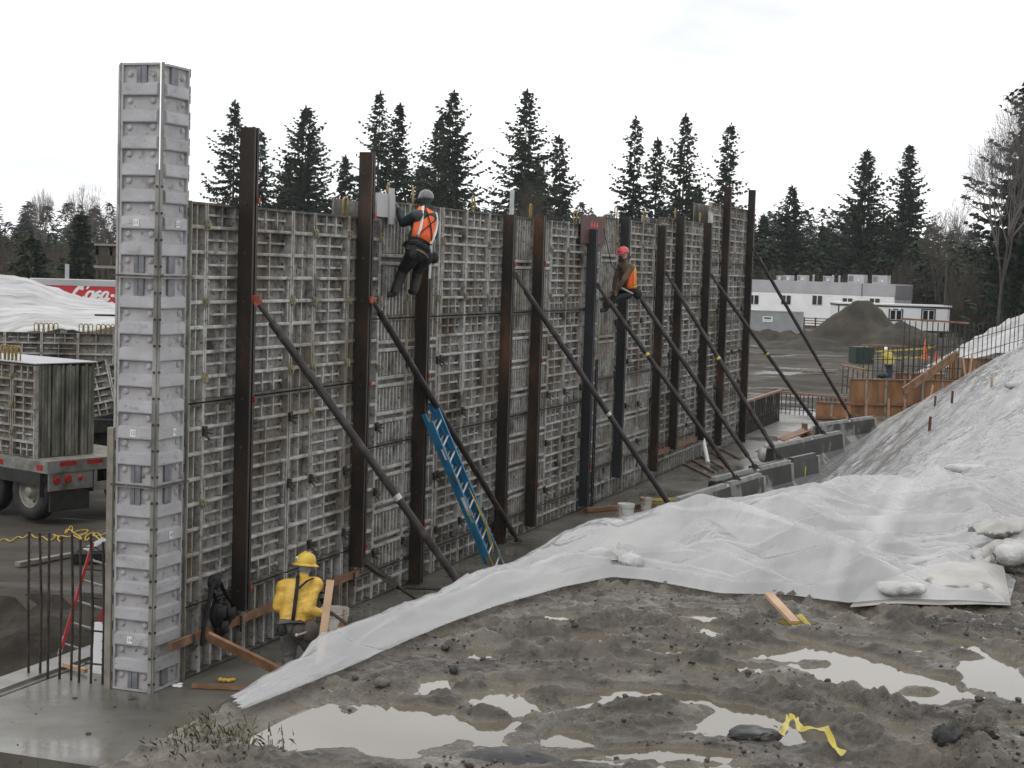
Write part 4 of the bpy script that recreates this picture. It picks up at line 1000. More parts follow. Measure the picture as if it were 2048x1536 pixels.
# black slotted channels standing in the dark bay
mb = MB()
for k in (0, 0.11): mb.box(k, k+0.035, -0.05, -0.02, 0.02, 3.2)
for z in np.arange(0.2, 3.2, 0.15): mb.box(0.036, 0.109, -0.045, -0.03, float(z), float(z)+0.03)
single('slotted_channel', mb, MT['blacksteel'], 'pair of shiny black slotted channels standing in the dark gap by the smooth black beam', 'channel', W(17.15,0.1,0), TH)
# ---- buckets
def bucket(label, p, r, h, mat, group='buckets on the slab'):
    t = thing('bucket', label, 'bucket', p, 0.4, group)
    mb = MB(); prof = [(r*0.86,0), (r*0.97,h*0.80), (r*1.05,h*0.80), (r*1.05,h*0.83), (r*0.98,h*0.83), (r*0.99,h*0.89), (r*1.06,h*0.89), (r*1.06,h*0.92), (r,h*0.92), (r*1.01,h*0.985), (r*1.05,h*0.985), (r*1.05,h), (r*0.96,h), (r*0.93,h*0.9), (r*0.84,0.02)]
    mb.lathe(prof, 20, capb=True, capt=True); part('bucket_body', mb, [MT[mat]], t, smooth=False)
    mb = MB(); pts = [(r*1.07*math.cos(a), r*1.07*math.sin(a)*0.25 - r*0.9, h*0.86 - 0.55*h*math.sin(a)) for a in np.linspace(0, math.pi, 9)]
    mb.tube(pts, 0.004, 5); part('bail_handle', mb, [MT['rust']], t)
bucket('scuffed white bucket with orange rust stains beside the yellow worker', G(668,1284,0), 0.185, 0.46, 'bucket')
bucket('clean white bucket half hidden by the white sheet', G(1251,1042,0), 0.17, 0.36, 'bucketclean')
bucket('small dented pale bucket beyond the clean white one', G(1292,1019,0), 0.13, 0.26, 'bucket')
# ---- harness and tool belt hanging on the wall
t = thing('tool_belt', 'black tool belt and harness hanging on the wall beside the pilaster', 'tool belt', W(1.2,0.13,0.9), TH)
mb = MB(); mb.ball((-0.05,-0.02,0.24), (0.13,0.07,0.10), 12, 8); part('belt_coil', mb, [MT['cloth_black']], t, smooth=True)
for x, z, s in ((-0.02,-0.16,1.0), (0.22,-0.22,0.9), (0.06,-0.36,0.8)):
    mb = MB(); mb.ball((x,-0.04,z), (0.12*s,0.075,0.17*s), 12, 8); mb.box(x-0.1*s, x+0.1*s, -0.125, -0.10, z-0.05, z+0.10); part('pouch', mb, [MT['cloth_black']], t, smooth=True)
for pts in ([(-0.12,-0.05,0.30),(-0.25,-0.06,0.0),(-0.33,-0.05,-0.25),(-0.38,-0.05,-0.48)], [(0.0,-0.05,0.28),(0.16,-0.06,0.05),(0.34,-0.06,-0.1),(0.40,-0.05,-0.22)], [(-0.18,-0.05,0.2),(-0.05,-0.06,0.0),(0.1,-0.06,-0.05)]):
    mb = MB(); mb.tube(pts, 0.032, 6, flat=0.35); part('strap', mb, [MT['cloth_black']], t)
# ---- blue extension ladder
LA, LB = W(9.35,0.78,0.02), W(7.55,0.30,2.92)
LA = G(1000,1146,0.02); LB = W(*[onwall(862,816,0.30)[0]], 0.30, onwall(862,816,0.30)[1])
def ladder(name, label, A, B, wid, mat, nr, side, fly=0.0, mat2='alu'):
    A = Vector(A); B = Vector(B); d = (B-A); L_ = d.length; d.normalize()
    t = thing(name, label, 'ladder', A)
    side = (Vector(side) - d*Vector(side).dot(d)).normalized(); nrm = d.cross(side).normalized()
    for off, f0, f1, ww in ([(0, 0, 0.96, wid), (0.075, 0.10, 1.0, wid-0.05)] if fly else [(0, 0, 1, wid)]):
        for sx in (-1, 1):
            p = d*(L_*f0) + side*(sx*ww/2) + nrm*off; q = d*(L_*f1) + side*(sx*ww/2) + nrm*off
            mb = MB(); mb.bar(p, q, 0.018, 0.072, nrm); mb.bar(p + nrm*0.030 - side*sx*0.012, q + nrm*0.030 - side*sx*0.012, 0.03, 0.008, nrm); mb.bar(p - nrm*0.030 - side*sx*0.012, q - nrm*0.030 - side*sx*0.012, 0.03, 0.008, nrm)
            part('side_rail', mb, [MT[mat]], t)
            if off == 0:
                mb = MB(); mb.bar(p + d*0.02 - nrm*0.03, p + d*0.28 - nrm*0.01, 0.05, 0.02, nrm); part('foot', mb, [MT[mat2]], t)
        n = int(L_*(f1-f0)/0.305)
        for k in range(1, n+1):
            c = d*(L_*f0 + k*0.305-0.12) + nrm*off; mb = MB(); mb.tube([c - side*(ww/2), c + side*(ww/2)], 0.017, 8); part('rung', mb, [MT[mat2]], t)
    return t, d, side, nrm, L_
t, d_, s_, n_, L_ = ladder('extension_ladder', 'blue fibreglass extension ladder leaning on the wall next to a pipe brace', LA, LB, 0.42, 'blue', 0, Dv, 1.0)
for f, mt_, w_, h_ in ((0.77,'sticker',0.03,0.10), (0.46,'sticker',0.05,0.18), (0.40,'tape',0.03,0.12), (0.62,'ink',0.04,0.12)):
    mb = MB(); c = d_*(L_*f) - s_*0.225 ; mb.bar(c - d_*h_, c + d_*h_, 0.006, w_, n_); part('label_sticker', mb, [MT[mt_]], t)
for sx in (-1, 1):
    mb = MB(); mb.bar(s_*(sx*0.212), d_*(L_*0.15) + s_*(sx*0.212), 0.026, 0.078, n_); part('worn_rail_end', mb, [MT['strap']], t)
mb = MB(); 
for k in range(3): mb.tube([d_*(L_*0.12) + s_*(0.05+0.05*k), d_*(L_*0.28) + s_*(0.08+0.04*k) - n_*0.05, d_*(L_*0.5) + s_*0.16], 0.006, 5)
part('pull_rope', mb, [MT['rope']], t)
# red ladder behind the pilaster
ladder('step_ladder', 'red fibreglass ladder leaning behind the rebar dowels', G(146,1322,-0.2), atY(212,1096,22.0), 0.40, 'redfib', 0, Vector((0.85,0.5,0)))
# ---- rebar dowels at the slab end
for i in range(8):
    o_ = -1.78 + i*0.147; x_ = 0.10 + 0.03*math.sin(i*2.1)
    mb = MB(); h = 1.76 + 0.05*math.sin(i*3.3); mb.tube([(0,0,0), (rnd.uniform(-.015,.015), 0, h*0.5), (rnd.uniform(-.03,.03), 0, h)], 0.016, 8)
    for z in np.arange(0.08, h, 0.11): mb.lathe([(0.016,-0.006), (0.0195,-0.003), (0.0195,0.003), (0.016,0.006)], 8, (0,0,float(z)))
    lb = ['outermost rebar dowel by the kerb', 'second rebar dowel from the kerb', 'third rebar dowel from the kerb', 'fourth rebar dowel from the kerb', 'fourth rebar dowel from the pilaster, crossing the red ladder foot', 'third rebar dowel from the pilaster', 'second rebar dowel from the pilaster', 'rebar dowel closest to the grey stud of the pilaster'][i]
    single('rebar_dowel', mb, MT['rebar'], 'dark upright ' + lb, 'rebar', W(x_, o_, 0), 0, 'rebar dowels standing in the slab end')
for z, lb in ((0.22,'lowest'), (0.62,'second from the bottom'), (1.02,'third from the bottom'), (1.36,'topmost')):
    mb = MB(); A = W(0.16,-1.02,z); mb.tube([(0,0,0), W(0.16,-0.5,z+0.01)-A], 0.012, 6); single('rebar_tie', mb, MT['rebar'], 'short horizontal rebar tied behind the dowels at the pilaster, ' + lb, 'rebar', A, 0, 'horizontal rebars at the pilaster')
mb = MB(); mb.bar(W(0.55,-0.95,0.0), W(0.62,-0.98,0.62), 0.42, 0.05, Dv); single('foam_board', mb, MT['canvas'], 'white board standing against the back of the pilaster behind the dowels', 'board')
mb = MB(); mb.bar(G(128,1329,0.05), G(172,1342,0.05), 0.05, 0.05); single('loose_board', mb, MT['newwood'], 'pale wood strip lying by the red ladder foot', 'board')
mb = MB(); mb.bar(G(35,1128,0.02), G(148,1108,0.02), 0.12, 0.06); single('loose_board', mb, MT['greywood'], 'dark board lying on the yard left of the dowels', 'board')
t = thing('tool_box', 'black open toolbox on the yard behind the dowels', 'toolbox', G(178,1124,-0.02), 0.3)
mb = MB(); mb.box(-0.26,0.26,-0.13,0.13,0,0.16); part('box_body', mb, [MT['cloth_black']], t)
mb = MB(); mb.bar((-0.05,0.14,0.17), (0.28,0.24,0.34), 0.26, 0.03); part('lid', mb, [MT['alu']], t)
mb = MB(); mb.tube([(-0.2,0,0.17), (-0.1,0,0.25), (0.1,0,0.25), (0.2,0,0.17)], 0.012, 6); part('handle', mb, [MT['rust']], t)
# yellow cord on the yard
def ground_pt(p):
    s_, o_ = so(p); return float(ground_z(np.array([p.x]), np.array([p.y]), np.array([s_]), np.array([o_]))[0])
mb = MB(); r_ = random.Random(2); pts = []
for k in range(260):
    x = -10 + k*0.85; w_ = max(0, min(1, (x-95)/40)); y = 1070 + 5*math.sin(k*0.06) - 0.05*x + 3*math.sin(k*0.21) + w_*(7*math.sin(k*0.43+1.5*math.sin(k*0.11)) + 6*math.sin(k*0.17))
    p = G(x + w_*12*math.cos(k*0.37+math.sin(k*0.09)), y, 0.03); p.z = ground_pt(p) + 0.02; pts.append(p)
mb.tube(pts, 0.013, 5); single('yellow_cord', mb, MT['rope'], 'tangled yellow cord lying on the yard in front of the trailer wheel', 'cord')
# glove or rag on slab, bag, cups
mb = MB(); r_ = random.Random(8)
for k in range(5): mb.ball((r_.uniform(-.08,.08), r_.uniform(-.05,.05), 0.025), (r_.uniform(.03,.06), .03, .025), 8, 6)
single('work_glove', mb, MT['yglove'], 'crumpled yellow glove with red patch lying on the slab by the boards', 'glove', G(450,1364,0), 0.5, smooth=True)
mb = MB()
for k in range(4): mb.ball((r_.uniform(-.10,.10), r_.uniform(-.06,.06), 0.015), (r_.uniform(.03,.06), .03, .015), 8, 6)
single('paper_scrap', mb, MT['canvas'], 'pale paper scrap on the slab at the pilaster foot', 'scrap', G(365,1372,0), 0.5, smooth=True)
mb = MB(); mb.ball((0,0,0.16), (0.16,0.13,0.2), 12, 8); mb.ball((0.05,0,0.38), (0.06,0.05,0.07), 8, 6); single('white_sack', mb, MT['bag'], 'small white sack standing behind the soaked barrier', 'sack', G(1527,922,0.3), 0, smooth=True)

# ---- things at the top of the wall
mb = MB(); mb.box(0,0.66,-0.03,0.0,-0.30,0.05); mb.box(0.40,0.56,-0.06,-0.031,-0.40,0.14)
single('cover_plate', mb, MT['offgrey'], 'plain grey metal plate on the wall top beside the grey helmet worker', 'plate', W(onwall(744,425,0)[0],0.05,6.10), TH)
mb = MB(); mb.box(0,0.10,-0.02,0.03,0,0.62); single('top_bracket', mb, MT['alu'], 'pale upright bracket on the wall top next to the dark beam', 'bracket', W(onwall(1022,420,0)[0],0.0,5.9), TH)
mb = MB(); mb.box(0,0.12,-0.02,0.03,0,0.55); single('top_bracket', mb, MT['alu'], 'pale upright bracket at the foot of the tallest end gang top', 'bracket', W(onwall(1421,430,0)[0],0.03,6.2), TH)
t = thing('rusty_plate', 'rusty red brown plate with three bright red marks above the black beam', 'plate', W(15.95,0.06,5.66), TH)
mb = MB(); mb.box(0,1.75,-0.02,0.0,0,0.58); part('plate', mb, [MT['rustplate']], t)
for k in range(3):
    mb = MB(); x = 0.72 + k*0.2; mb.prism([(x-0.07,0.36),(x,0.34),(x+0.07,0.36),(x+0.06,0.40),(x+0.02,0.42),(x+0.05,0.48),(x-0.04,0.43),(x-0.07,0.42)], 'y', -0.024, -0.0205); part('red_mark', mb, [MT['redink']], t)

# ---- sand bags on the sheet and bits lying on the mud
def sandbag(label, p, L_, w, h, rz, mat='bag', tail=True, sub=0.0):
    t_ = thing('sandbag', label, 'sandbag', Vector(p)-Vector((0,0,h*0.15)), rz, 'sandbags weighing the sheet down')
    n, m = 18, 12; P = np.zeros((n, m+1, 3)); r_ = random.Random(int(abs(p[0]*91+p[1]*37)))
    ph = r_.uniform(0, 9)
    for i in range(n):
        u = i/(n-1)*2-1; k = max(0.0, 1-abs(u)**4)**0.42
        for j in range(m+1):
            a = 2*math.pi*j/m; c, s = math.cos(a), math.sin(a)
            yy = math.copysign(abs(c)**0.8, c)*w/2*k; zz = math.copysign(abs(s)**0.75, s)*h/2*k
            wob = 1 + 0.20*float(fbm(u*2+ph, a*0.9, 3)) + 0.05*math.sin(9*u+2*a+ph) if j < m else None
            P[i, j] = (u*L_/2, yy*(wob or 1), zz*(wob or 1)*(1-0.16*(1-u*u)) + h*0.42)
        P[i, m] = P[i, 0]
    me = grid_mesh('bag_body', P, MT[mat]); link('bag_body', me, t_)
    if tail:
        mb = MB(); r2 = random.Random(int(abs(p[1]*53)))
        for k in range(7):
            a = r2.uniform(-0.7, 0.7); q = Vector((L_/2-0.02, 0, h*0.42)); e_ = q + Vector((math.cos(a)*0.10*w/0.25, math.sin(a)*0.12, r2.uniform(-0.02, 0.08)))
            s2 = Vector((-math.sin(a), math.cos(a), r2.uniform(-.5,.5)))*0.03
            mb.add([q-s2*0.4, q+s2*0.4, e_+s2*1.6, e_-s2*1.6+Vector((0,0,0.02))], [(0,1,2,3)])
        part('tied_neck', mb, [MT[mat]], t_)
    return t_
def onsheet(px, py, z=3.3, dz=0.0):
    p = hit_sheet(px, py); p.z += dz; return p
sandbag('long white sandbag lying near the top of the long slope', onsheet(1940,938,3.4,-0.02), 0.55, 0.20, 0.10, 0.05)
sandbag('white sandbag under the front edge of the sheet beside the muddy flap', onsheet(1800,1172,3.28,-0.03), 0.30, 0.20, 0.08, 0.25, tail=False)
sandbag('small knotted white sandbag on the crest at the sheet edge', onsheet(1262,1128,3.28,-0.01), 0.15, 0.13, 0.10, 2.2)
sandbag('fat white sandbag in the crumpled sheet at the right edge', onsheet(1995,1075,3.3,0.02), 0.24, 0.16, 0.10, 0.7)
sandbag('grey muddy sandbag half rolled in sheet below the fat one', onsheet(2030,1120,3.28,0.0), 0.34, 0.2, 0.16, 0.9)
sandbag('far small sandbag on the upper slope', onsheet(2025,775,3.6,0.0), 0.30, 0.22, 0.15, 0.3)
# muddy corner flap of the sheet
def flap(name, label, pts, mat):
    n = len(pts); P = np.zeros((n, 7, 3))
    for i, (a, b, lift) in enumerate(pts):
        A, B = G(*a, 3.29), G(*b, 3.29)
        for j in range(7):
            f = j/6; q = A.lerp(B, f); P[i, j] = (q.x, q.y, 3.285 + lift*math.sin(math.pi*min(1, f*1.05)) + 0.012*math.sin(i*2.1+j*1.3))
    o = link(name, grid_mesh(name, P, MT[mat])); sol = o.modifiers.new('thick', 'SOLIDIFY'); sol.thickness = 0.004; return tag(o, label, 'tarp')
MT['plasticmud'] = material('mud stained sheet corner', [(0.35, (0.36,0.345,0.315)), (0.65, (0.48,0.47,0.445))], scale=4, rough=0.4, spots=[((0.13,0.11,0.08), 4.5, 0.58, 0.66)], bump=0.3, alpha=0.85)
flap('sheet_flap', 'folded back corner of the sheet with a round mud stain', [((1700,1212),(1800,1150),0.05), ((1790,1208),(1855,1138),0.09), ((1880,1204),(1905,1128),0.12), ((1960,1206),(1960,1126),0.12), ((2022,1212),(2000,1120),0.05)], 'plasticmud')
def crumple(label, px, py, L_, h, seed, rz):
    r_ = random.Random(seed); mb = None; n, m = 26, 16; P = np.zeros((n, m, 3)); p = onsheet(px, py)
    for i in range(n):
        for j in range(m):
            u, v = i/(n-1), j/(m-1); a = v*math.pi*1.25
            k = 0.5 + 0.5*math.sin(math.pi*u)**0.5
            rr = h*k*(0.75 + 0.55*float(ridged(np.array(u*4+seed), np.array(v*2.5+seed), 2)-0.5) )
            P[i, j] = ((u-0.5)*L_, math.cos(a)*rr*0.9, abs(math.sin(a))*rr)
    o = link('sheet_roll', grid_mesh('sheet_roll', P, MT['plasticmud']), None, p, (0, 0, rz)); return tag(o, label, 'tarp')
crumple('crumpled roll of muddy sheet running to the right edge', 2000, 1118, 0.9, 0.15, 3, 0.9)
crumple('loose crumpled end of sheet above the muddy roll', 2020, 1062, 0.7, 0.12, 6, 0.5)
# stakes pinning the slope
stk = [(1858,862,'brown',0.5,'halfway down the long slope'), (1903,806,'brown',0.5,'beside the split tube on the slope'), (1869,812,'brown',0.45,'left of the split tube on the slope'),
       (1703,882,'orange',0.5,'orange, by the farthest barrier'), (1608,955,'tape',0.5,'yellow, in front of the black barrier'), (1982,775,'newwood',0.4,'pale, high on the slope')]
for px, py, mt_, h, lb in stk:
    p = onsheet(px, py) if py != 955 else G(px, py, 0.3); h *= 0.55
    mb = MB(); mb.bar((0,0,-0.15), (0.02,0.0,h), 0.05, 0.03); single('wooden_stake', mb, MT[mt_], 'small wooden stake in the sheet ' + lb, 'stake', p, 0.4, 'stakes pinning the sheet')
# wooden lath lying on the mud with yellow tape tied on it
A, B_ = G(1537,1188,3.36), G(1590,1245,3.28); mb = MB(); mb.bar((0,0,0), B_-A, 0.052, 0.018); t = thing('wooden_lath', 'pale wooden lath sticking out from under the sheet onto the mud', 'lath', A)
part('lath', mb, [MT['newwood']], t)
mb = MB(); r_ = random.Random(12)
for k in range(7):
    q = B_ - A + Vector((r_.uniform(-.07,.07), r_.uniform(-.05,.03), -0.01)); e_ = q + Vector((r_.uniform(-.06,.06), r_.uniform(-.05,.02), r_.uniform(-.02,.05)))
    mb.add([q, q+Vector((0.03,0.01,0.0)), e_+Vector((0.025,0,0.01)), e_], [(0,1,2,3)])
part('tape_knot', mb, [MT['tape']], t)
# stake tented under the near sheet, by the yellow worker
A, B_ = W(-9.0,6.55,2.55), None
p0 = atY(636,1312,9.6); p1 = atY(661,1160,9.75)
mb = MB(); mb.bar((0,0,-0.12), p1-p0, 0.045, 0.02, (0,1,0)); single('wooden_stake', mb, MT['newwood'], 'tall pale stake sticking up out of the sheet in front of the yellow worker', 'stake', p0)
# caution tape and rocks in the mud
mb = MB(); path = [(1562,1500,.0),(1570,1478,.05),(1578,1462,.07),(1590,1462,.05),(1600,1482,.02),(1622,1500,.02),(1650,1517,.03),(1668,1530,.02),(1690,1548,.02)]
L1 = []
for i, (x, y, dz) in enumerate(path):
    p = G(x, y, 3.25); p.z = max(mud_at(p), 3.245)+0.045+dz*0.25; L1.append(p)
dense = []
for i in range(len(L1)-1):
    for k in range(6): dense.append(L1[i].lerp(L1[i+1], k/6))
for i in range(len(dense)-1):
    t_ = (dense[i+1]-dense[i]).normalized(); s0 = Vector((-t_.y, t_.x, 0.25)); a0 = 0.9*math.sin(i*0.55); a1 = 0.9*math.sin((i+1)*0.55)
    w0 = (s0*math.cos(a0) + Vector((0,0,1))*math.sin(a0)*0.5)*0.013; w1 = (s0*math.cos(a1) + Vector((0,0,1))*math.sin(a1)*0.5)*0.013
    mb.add([dense[i]-w0, dense[i], dense[i]+w0+Vector((0,0,.008)), dense[i+1]-w1, dense[i+1], dense[i+1]+w1+Vector((0,0,.008))], [(0,1,4,3), (1,2,5,4)])
single('caution_tape', mb, MT['tape'], 'twisted strip of yellow caution tape lying in the mud', 'caution tape')
def rock(label, px, py, rx, ry, rz_, mat, seed, cat='rock', ang=0.0, flat=False):
    p = G(px, py, 3.245); p.z = max(mud_at(p), 3.243); mb = MB(); mb.ball((0,0,rz_*0.4), (rx,ry,rz_), 22, 14)
    v = []
    for x, y, z in mb.v:
        k = 1 + (0.22 if flat or rx < 0.04 else 0.55)*float(fbm(np.array(x/rx*1.6+seed), np.array(y/ry*1.6+z*19), 3)); zz = min(z*k, rz_*0.95) if flat else z*k; v.append((x*k, y*k, zz))
    mb.v = v; single('rock', mb, MT[mat], label, cat, p, ang, smooth=not flat)
rock('flat black slab of rock at the puddle beside the caution tape', 1505, 1482, 0.105, 0.075, 0.045, 'stone', 3, flat=True)
rock('rough dark clump of mud near the bottom right corner', 1945, 1480, 0.10, 0.07, 0.06, 'mud', 8, 'mud clump')
rock('darker lump beside the rough clump of mud', 1890, 1492, 0.06, 0.05, 0.05, 'stone', 5, 'mud clump')
rock('small round black stone on the mud near the sheet', 907, 1352, 0.022, 0.018, 0.022, 'stone', 2)
rock('brown pebble near the left edge of the mud', 762, 1382, 0.035, 0.028, 0.024, 'pebble', 1)
# grey curved thing poking up at the bottom edge
p = G(1015,1536,3.22); mb = MB(); mb.ball((0,0,0), (0.24,0.10,0.07), 20, 10); single('mud_hump', mb, MT['stone'], 'smooth dark grey rounded slab in the mud at the bottom edge', 'slab piece', p, 0, smooth=True)
# ================================================================== PEOPLE
def rcap(mb, p, q, r1, r2, n=12, flat=1.0):
    """rounded, tapered limb"""
    p, q = Vector(p), Vector(q); d = (q-p); L_ = max(d.length, 1e-4); d.normalize(); pts = []; rr = []
    for a in (80, 55, 30): pts.append(p - d*r1*math.sin(math.radians(a))); rr.append(r1*math.cos(math.radians(a)))
    for k in range(5): f = k/4; pts.append(p.lerp(q, f)); rr.append((r1*(1-f)+r2*f)*(1+0.05*math.sin(math.pi*f)))
    for a in (30, 55, 80): pts.append(q + d*r2*math.sin(math.radians(a))); rr.append(r2*math.cos(math.radians(a)))
    mb.tube(pts, rr, n, True, flat=flat)
def basis(z, x):
    z = Vector(z).normalized(); x = Vector(x); x = (x - z*x.dot(z)).normalized(); y = z.cross(x); return Matrix((x, y, z)).transposed()
def person(label, root, J, mats, vox=0.016, face=None, hand_curl=1.0):
    """J: joints in world space. mats: dict region->material. One continuous remeshed body, coloured by region."""
    R0 = Vector(root); J = {k: Vector(v)-R0 for k, v in J.items()}
    mb = MB(); seg = []
    def limb(a, b, r1, r2, reg): rcap(mb, a, b, r1, r2); seg.append((a, b, max(r1, r2), reg))
    pel, che, nek, hd = J['pelvis'], J['chest'], J['neck'], J['head']
    up = (che-pel).normalized(); across = (J['sh_r']-J['sh_l']).normalized()
    B = basis(up, across); k = J.get('_bulk', 1.0) if not isinstance(J.get('_bulk', 1.0), Vector) else 1.0
    bulk = mats.get('bulk', 1.0)
    mb.ball(che, (0.185*bulk, 0.125*bulk, 0.23), 18, 12, 0, B); seg.append((che-up*0.14, che+up*0.14, 0.19, 'top'))
    mb.ball(pel.lerp(che, 0.5), (0.165*bulk, 0.12*bulk, 0.21), 18, 12, 0, B); seg.append((pel+up*0.10, che-up*0.1, 0.17, 'top'))
    mb.ball(pel, (0.165*bulk, 0.125*bulk, 0.145), 18, 12, 0, B); seg.append((pel-up*0.10, pel+up*0.01, 0.17, 'trousers'))
    limb(J['sh_l'], J['sh_r'], 0.082*bulk, 0.082*bulk, 'top')
    limb(che+up*0.1, nek, 0.075, 0.058, 'top'); limb(nek, hd, 0.056, 0.058, 'neck')
    fw = Vector(face if face else (0, 1, 0)); hu = (hd-nek).normalized()*0.5 + Vector((0,0,0.5)); HB = basis(hu, fw.cross(hu))
    mb.ball(hd, (0.075, 0.097, 0.115), 18, 14, 0, HB); seg.append((hd-hu*0.02, hd+hu*0.02, 0.1, 'head'))
    def H(x, y, z): return hd + HB @ Vector((x, y, z))
    # in the head frame y points away from the face when fw.cross(hu) is x; find the sign
    sgn = 1 if (HB @ Vector((0,1,0))).dot(fw) > 0 else -1
    mb.ball(H(0, sgn*0.098, -0.012), (0.014, 0.020, 0.024), 8, 6, 0, HB); mb.ball(H(0, sgn*0.082, -0.085), (0.030, 0.022, 0.022), 8, 6, 0, HB)
    for sx in (-1, 1): mb.ball(H(sx*0.076, 0, -0.005), (0.012, 0.022, 0.033), 8, 6, 0, HB)
    mb.ball(H(0, sgn*0.092, -0.055), (0.024, 0.010, 0.009), 8, 6, 0, HB)
    for s in 'lr':
        sh, el, wr, hand = J['sh_'+s], J['el_'+s], J['wr_'+s], J['ha_'+s]
        limb(sh, el, 0.070*bulk, 0.056*bulk, 'top'); limb(el, wr, 0.055*bulk, 0.040*bulk, 'top')
        hdv = (hand-wr).normalized(); side = hdv.cross(Vector((0.2,0.3,1))).normalized(); nr = hdv.cross(side)
        palm = wr.lerp(hand, 0.75)
        mb.ball(palm, (0.043, 0.021, 0.055), 10, 8, 0, basis(hdv, side)); seg.append((wr+hdv*0.02, palm+hdv*0.04, 0.045, 'glove_'+s))
        for i in range(4):
            b0 = palm + hdv*0.035 + side*(i-1.5)*0.021; ln = (0.036, 0.042, 0.040, 0.031)[i]
            b1 = b0 + (hdv*0.85 + nr*0.5*hand_curl).normalized()*ln; b2 = b1 + (hdv*0.35 + nr*0.95*hand_curl).normalized()*ln*0.9
            rcap(mb, b0, b1, 0.0105, 0.010, 8); rcap(mb, b1, b2, 0.010, 0.0085, 8); seg.append((b0, b2, 0.012, 'glove_'+s))
        t0 = palm - hdv*0.02 - side*0.036; t1 = t0 + (hdv*0.5 - side*0.8 + nr*0.3).normalized()*0.04; t2 = t1 + (hdv*0.8 - side*0.2 + nr*0.5).normalized()*0.032
        rcap(mb, t0, t1, 0.013, 0.0115, 8); rcap(mb, t1, t2, 0.0115, 0.009, 8); seg.append((t0, t2, 0.013, 'glove_'+s))
        hp, kn, an, toe = J['hp_'+s], J['kn_'+s], J['an_'+s], J['toe_'+s]
        limb(hp, kn, 0.098*mats.get('leg', 1), 0.072*mats.get('leg', 1), 'trousers'); limb(kn, an, 0.070*mats.get('leg', 1), 0.056*mats.get('leg', 1), 'trousers')
        limb(an-Vector((0,0,0.02)), an + (toe-an)*0.15 - Vector((0,0,0.03)), 0.052, 0.05, 'boot'); limb(an.lerp(toe, 0.05) - Vector((0,0,0.03)), toe, 0.048, 0.040, 'boot')
    me = mb.mesh('person_raw', [MT['skin']], True)
    tmp = bpy.data.objects.new('tmp_person', me); COL.objects.link(tmp)
    rm = tmp.modifiers.new('r', 'REMESH'); rm.mode = 'VOXEL'; rm.voxel_size = vox; rm.use_smooth_shade = True
    sm = tmp.modifiers.new('s', 'SMOOTH'); sm.factor = 0.5; sm.iterations = 3 if vox < 0.02 else 2
    bpy.context.view_layer.update()
    res = bpy.data.meshes.new_from_object(tmp.evaluated_get(bpy.context.evaluated_depsgraph_get())); bpy.data.objects.remove(tmp); bpy.data.meshes.remove(me)
    res.name = 'person'; res.materials.clear()
    regs = ['top', 'trousers', 'neck', 'head', 'glove_l', 'glove_r', 'boot']
    for r_ in regs: res.materials.append(MT[mats.get(r_, mats.get('glove' if r_.startswith('glove') else r_, 'skin'))])
    nf = len(res.polygons); C = np.zeros(nf*3); res.polygons.foreach_get('center', C); C = C.reshape(-1, 3)
    best = np.full(nf, 1e9); bi = np.zeros(nf, int)
    for a, b, r, reg in seg:
        a, b = np.array(a), np.array(b); ab = b-a; t = np.clip(((C-a) @ ab)/max(ab @ ab, 1e-9), 0, 1)
        d = np.linalg.norm(C - (a + t[:,None]*ab), axis=1)/r; kk = d < best; best[kk] = d[kk]; bi[kk] = regs.index(reg)
    res.polygons.foreach_set('material_index', bi.astype(np.int32)); res.polygons.foreach_set('use_smooth', [True]*nf)
    # cloth folds
    nv = len(res.vertices); V = np.zeros(nv*3); res.vertices.foreach_get('co', V); V = V.reshape(-1, 3); NN = np.zeros(nv*3); res.vertex_normals.foreach_get('vector', NN); NN = NN.reshape(-1, 3)
    amp = mats.get('fold', 0.010); dd = amp*(ridged(V[:,0]*3.2+V[:,2]*3.5+V[:,1]*2, V[:,2]*10-V[:,0]*5+V[:,1]*3, 3)-0.55); hz = (hd-up*0.15).z; dd = np.where(V[:,2] > hz, 0, dd)
    V = V + NN*dd[:,None]; res.vertices.foreach_set('co', V.ravel()); res.update()
    o = link('person', res, None, R0); tag(o, label, 'person'); return o, J, HB, sgn, hd, up, across, B
